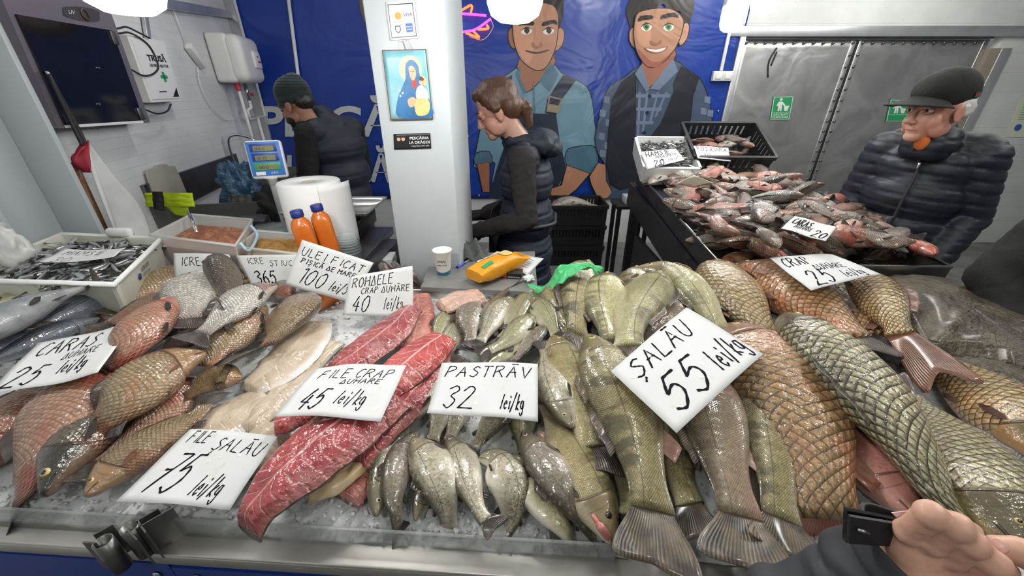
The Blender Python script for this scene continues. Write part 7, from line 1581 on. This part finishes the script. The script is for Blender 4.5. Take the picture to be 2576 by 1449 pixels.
# coffee bag
bg = thing('snack_bag', 'orange foil snack bag lying on the worktop', 'bag', PZ(1245, 670, HT)); A, B_ = PZ(1205, 688, HT+.045), PZ(1305, 645, HT+.045)
pm('bag_orange', (.74, .32, .015), .32, n=(12, (.62, .24, .01), .5), bump=(14, .7, .012)); ax = (B_-A).normalized(); sd = Vector((0, 0, 1)).cross(ax).normalized(); upv = ax.cross(sd)
def bagp(u, th):
    k = min(1, .55+u*2.2)*(1 if u < .72 else 1-.25*(u-.72)/.28); thk = .038*k*(1 if u < .7 else max(.06, 1-(u-.7)/.3)); wdt = .047*(1+.05*u); e = .6
    x = abs(cos(th))**e*(1 if cos(th) > 0 else -1); y = abs(sin(th))**e*(1 if sin(th) > 0 else -1)
    return A.lerp(B_, -.12+1.25*u) + sd*(wdt*x) + upv*(thk*y*1.0 + .003*mn.noise(Vector((u*9, th*2, 0))))
m = MB(); m.grid(lambda a, b: bagp(a, b*2*pi), 26, 28); vs0 = [bagp(0, 2*pi*i/28) for i in range(28)]; m.add(vs0, [tuple(range(28))], None, False); m.build('foil', 'bag_orange', bg)
def bpos(x, y): th = pi/2 - y*1.0; p = bagp(x, th); return p + upv*.0025 + (CO-p).normalized()*.001
vs_l = [bpos(a, b) for a, b in ((.18, .35), (.42, .35), (.42, .8), (.18, .8))]; MB().add([bpos(lerp(.16, .40, i/6), lerp(.25, .85, j/4)) for i in range(7) for j in range(5)], [(i*5+j, i*5+j+1, (i+1)*5+j+1, (i+1)*5+j) for i in range(6) for j in range(4)], None, True).build('white_label', 's_white', bg)
MB().add([bpos(lerp(.10, .28, i/4), lerp(-.5, -.1, j/3)) for i in range(5) for j in range(4)], [(i*4+j, i*4+j+1, (i+1)*4+j+1, (i+1)*4+j) for i in range(4) for j in range(3)], None, True).build('green_label', 's_green', bg)
MB().add([bpos(.62, .1)] + [bpos(.62+.09*cos(2*pi*i/16), .1+.42*sin(2*pi*i/16)) for i in range(16)], [(0, 1+i, 1+(i+1) % 16) for i in range(16)], None, True).build('printed_picture', 's_yellow', bg)
put_text('FISTICI', lambda x, y: bpos(y, -x), -.7, .7, .80, .07, 's_brown', bg)
tag(MB().poly([PZ(1195, 668, HT+.001), PZ(1250, 632, HT+.001), PZ(1368, 650, HT+.001), PZ(1330, 690, HT+.001)], .001, (0, 0, 1)).build('paper_sheet', 'paper'), 'white paper sheet under the orange bag', 'paper')
ps2 = thing('receipt', 'white printed receipt right of the orange bag', 'paper', PZ(1320, 675, HT+.003)); W = [PZ(1318, 640, HT+.02), PZ(1364, 652, HT+.012), PZ(1325, 692, HT+.004), PZ(1290, 672, HT+.006)]; MB().grid(lambda a, b: quad(W, a, b), 6, 6, .0006).build('sheet', 'paper', ps2)
for k in range(5): MB().add([quad(W, .2, .2+k*.12)+Vector((0, 0, .001)), quad(W, .7, .2+k*.12)+Vector((0, 0, .001)), quad(W, .7, .22+k*.12)+Vector((0, 0, .001)), quad(W, .2, .22+k*.12)+Vector((0, 0, .001))], [(3, 2, 1, 0)], None, False).build('text_line', 'badge', ps2)
bb = thing('small_box', 'small black cardboard box under the orange bag', 'box', PZ(1285, 690, HT)); Rk = Matrix.Rotation(-.15, 3, 'Z'); bp_ = PZ(1288, 688, HT+.012); MB().box(bp_, (.085, .05, .024), Rk, bev=.001).build('body', 's_black', bb); MB().box(bp_+Rk @ Vector((-.026, -.0255, 0)), (.014, .001, .018), Rk).build('red_mark', 's_red', bb); put_text('BORSALINO', lambda x, y: bp_+Rk @ Vector((x, -.0257, y)), -.012, .036, -.008, .006, 's_white', bb)
pn = thing('ball_pen', 'clear ballpoint pen with blue cap on the worktop', 'pen', PZ(1165, 664, HT)); a_, b_ = PZ(1150, 672, HT+.006), PZ(1190, 648, HT+.006); MB().cyl(a_, a_.lerp(b_, .45), .006, .0055, 10).build('cap', pm('pen_blue', (.01, .04, .5), .3), pn); MB().cyl(a_.lerp(b_, .45), b_, .004, .004, 10).build('barrel', 'cup_plastic', pn)
blob('tissue', 'crumpled white tissue at the worktop corner', 'tissue', PZ(1330, 700, HT+.014), .016, 'tissue', (1.3, 1, .8), .5, 3, seed=5, part='paper')
rg_ = thing('cloth', 'crumpled grey cloth behind the paper cup', 'cloth', PZ(1185, 640, HT)); q0 = PZ(1180, 645, HT)
vs, fs = [], []
MB().grid(lambda a, b: q0 + Vector(((a-.5)*.17, (b-.5)*.12, .005 + .06*max(0, (1-(2*a-1)**2)*(1-(2*b-1)**2))*(1+.9*mn.noise(Vector((a*5, b*5, 2)))) + .012*sin(a*16+b*5))), 40, 30, .003).build('fabric', 'grey_rag', rg_)
# green plastic bag over the zander
pm('green_film', (.06, .48, .16), .3, n=(15, (.12, .60, .25), .7), bump=(25, .6, .01))
gp = thing('plastic_bag', 'bright green plastic bag draped over the zander', 'bag', PZ(1420, 700, BED+.1))
up_ = crom([PZ(*p[:2], BED+p[2]) for p in ((1322, 715, .05), (1362, 722, .05), (1392, 690, .12), (1408, 672, .16), (1465, 660, .17), (1518, 680, .14))], 8)
lo_ = crom([PZ(*p[:2], BED+p[2]) for p in ((1345, 735, .04), (1368, 746, .05), (1405, 720, .12), (1440, 690, .15), (1478, 676, .16), (1500, 688, .14))], 8)
MB().grid(lambda a, b: up_[int(a*(len(up_)-1))].lerp(lo_[int(a*(len(lo_)-1))], b) + Vector((0, 0, .008*sin(b*9+a*14)+.01*mn.noise(Vector((a*12, b*5, 1))))), 40, 10, .0012).build('film', 'green_film', gp)
# ------------------------------------------------------------------ flatfish at the right
g = Gm('flatfish_skin'); n = g.noise(9, 5, .65); n2 = g.noise(45, 4); v = g.voro(60)
c = g.mix((.040, .031, .020), (.13, .105, .068), n.step(.35, .65)); c = g.mix(c, (.26, .22, .15), n2.step(.60, .72)*.6); c = g.mix(c, (.02, .016, .01), v.step(.22, .1)*.6)
g.set(color=c, rough=.45, coat=.35, coatr=.2); g.bump(n2*1.5+v*.8+g.noise(150, 2), 1.0, .006); MATS['flatfish_skin'] = g.m
def flatfish(label, outline, z, H, seed):
    O_ = crom([PZ(x, y, BED+z) for x, y in outline], 6, True); cen = sum(O_, Vector())/len(O_); root = thing('flatfish', label, 'fish', (cen.x, cen.y, BED), 'flatfish at the right'); n = len(O_)
    def fn(a, b):
        o = O_[int(round(b*n)) % n]; r = 1-a; k = .80*r
        return cen.lerp(o, k) + Vector((0, 0, H*(1-k**2.2) + .003*mn.noise(Vector((r*4, b*12, seed)))))
    MB().grid(fn, 14, n).build('body', 'flatfish_skin', root)
    MB().grid(lambda a, b: cen.lerp(O_[int(round(b*n)) % n], lerp(.78, 1.0, a)) + Vector((0, 0, lerp(H*.40, -.02, a) + .006*sin(b*n*2.3)*a)), 4, n, .002).build('fringe_fin', 'flatfish_skin', root)
flatfish('second brown flatfish under the large one', [(2270, 905), (2340, 872), (2450, 880), (2576, 915), (2720, 985), (2760, 1080), (2640, 1050), (2540, 1010), (2440, 985), (2340, 950)], .05, .03, 2)
flatfish('large mottled brown flatfish at the back right of the counter', [(2185, 705), (2250, 683), (2350, 688), (2460, 715), (2570, 765), (2680, 840), (2760, 930), (2680, 955), (2576, 915), (2480, 890), (2400, 885), (2320, 892), (2285, 860), (2250, 790)], .09, .045, 1)
clean()
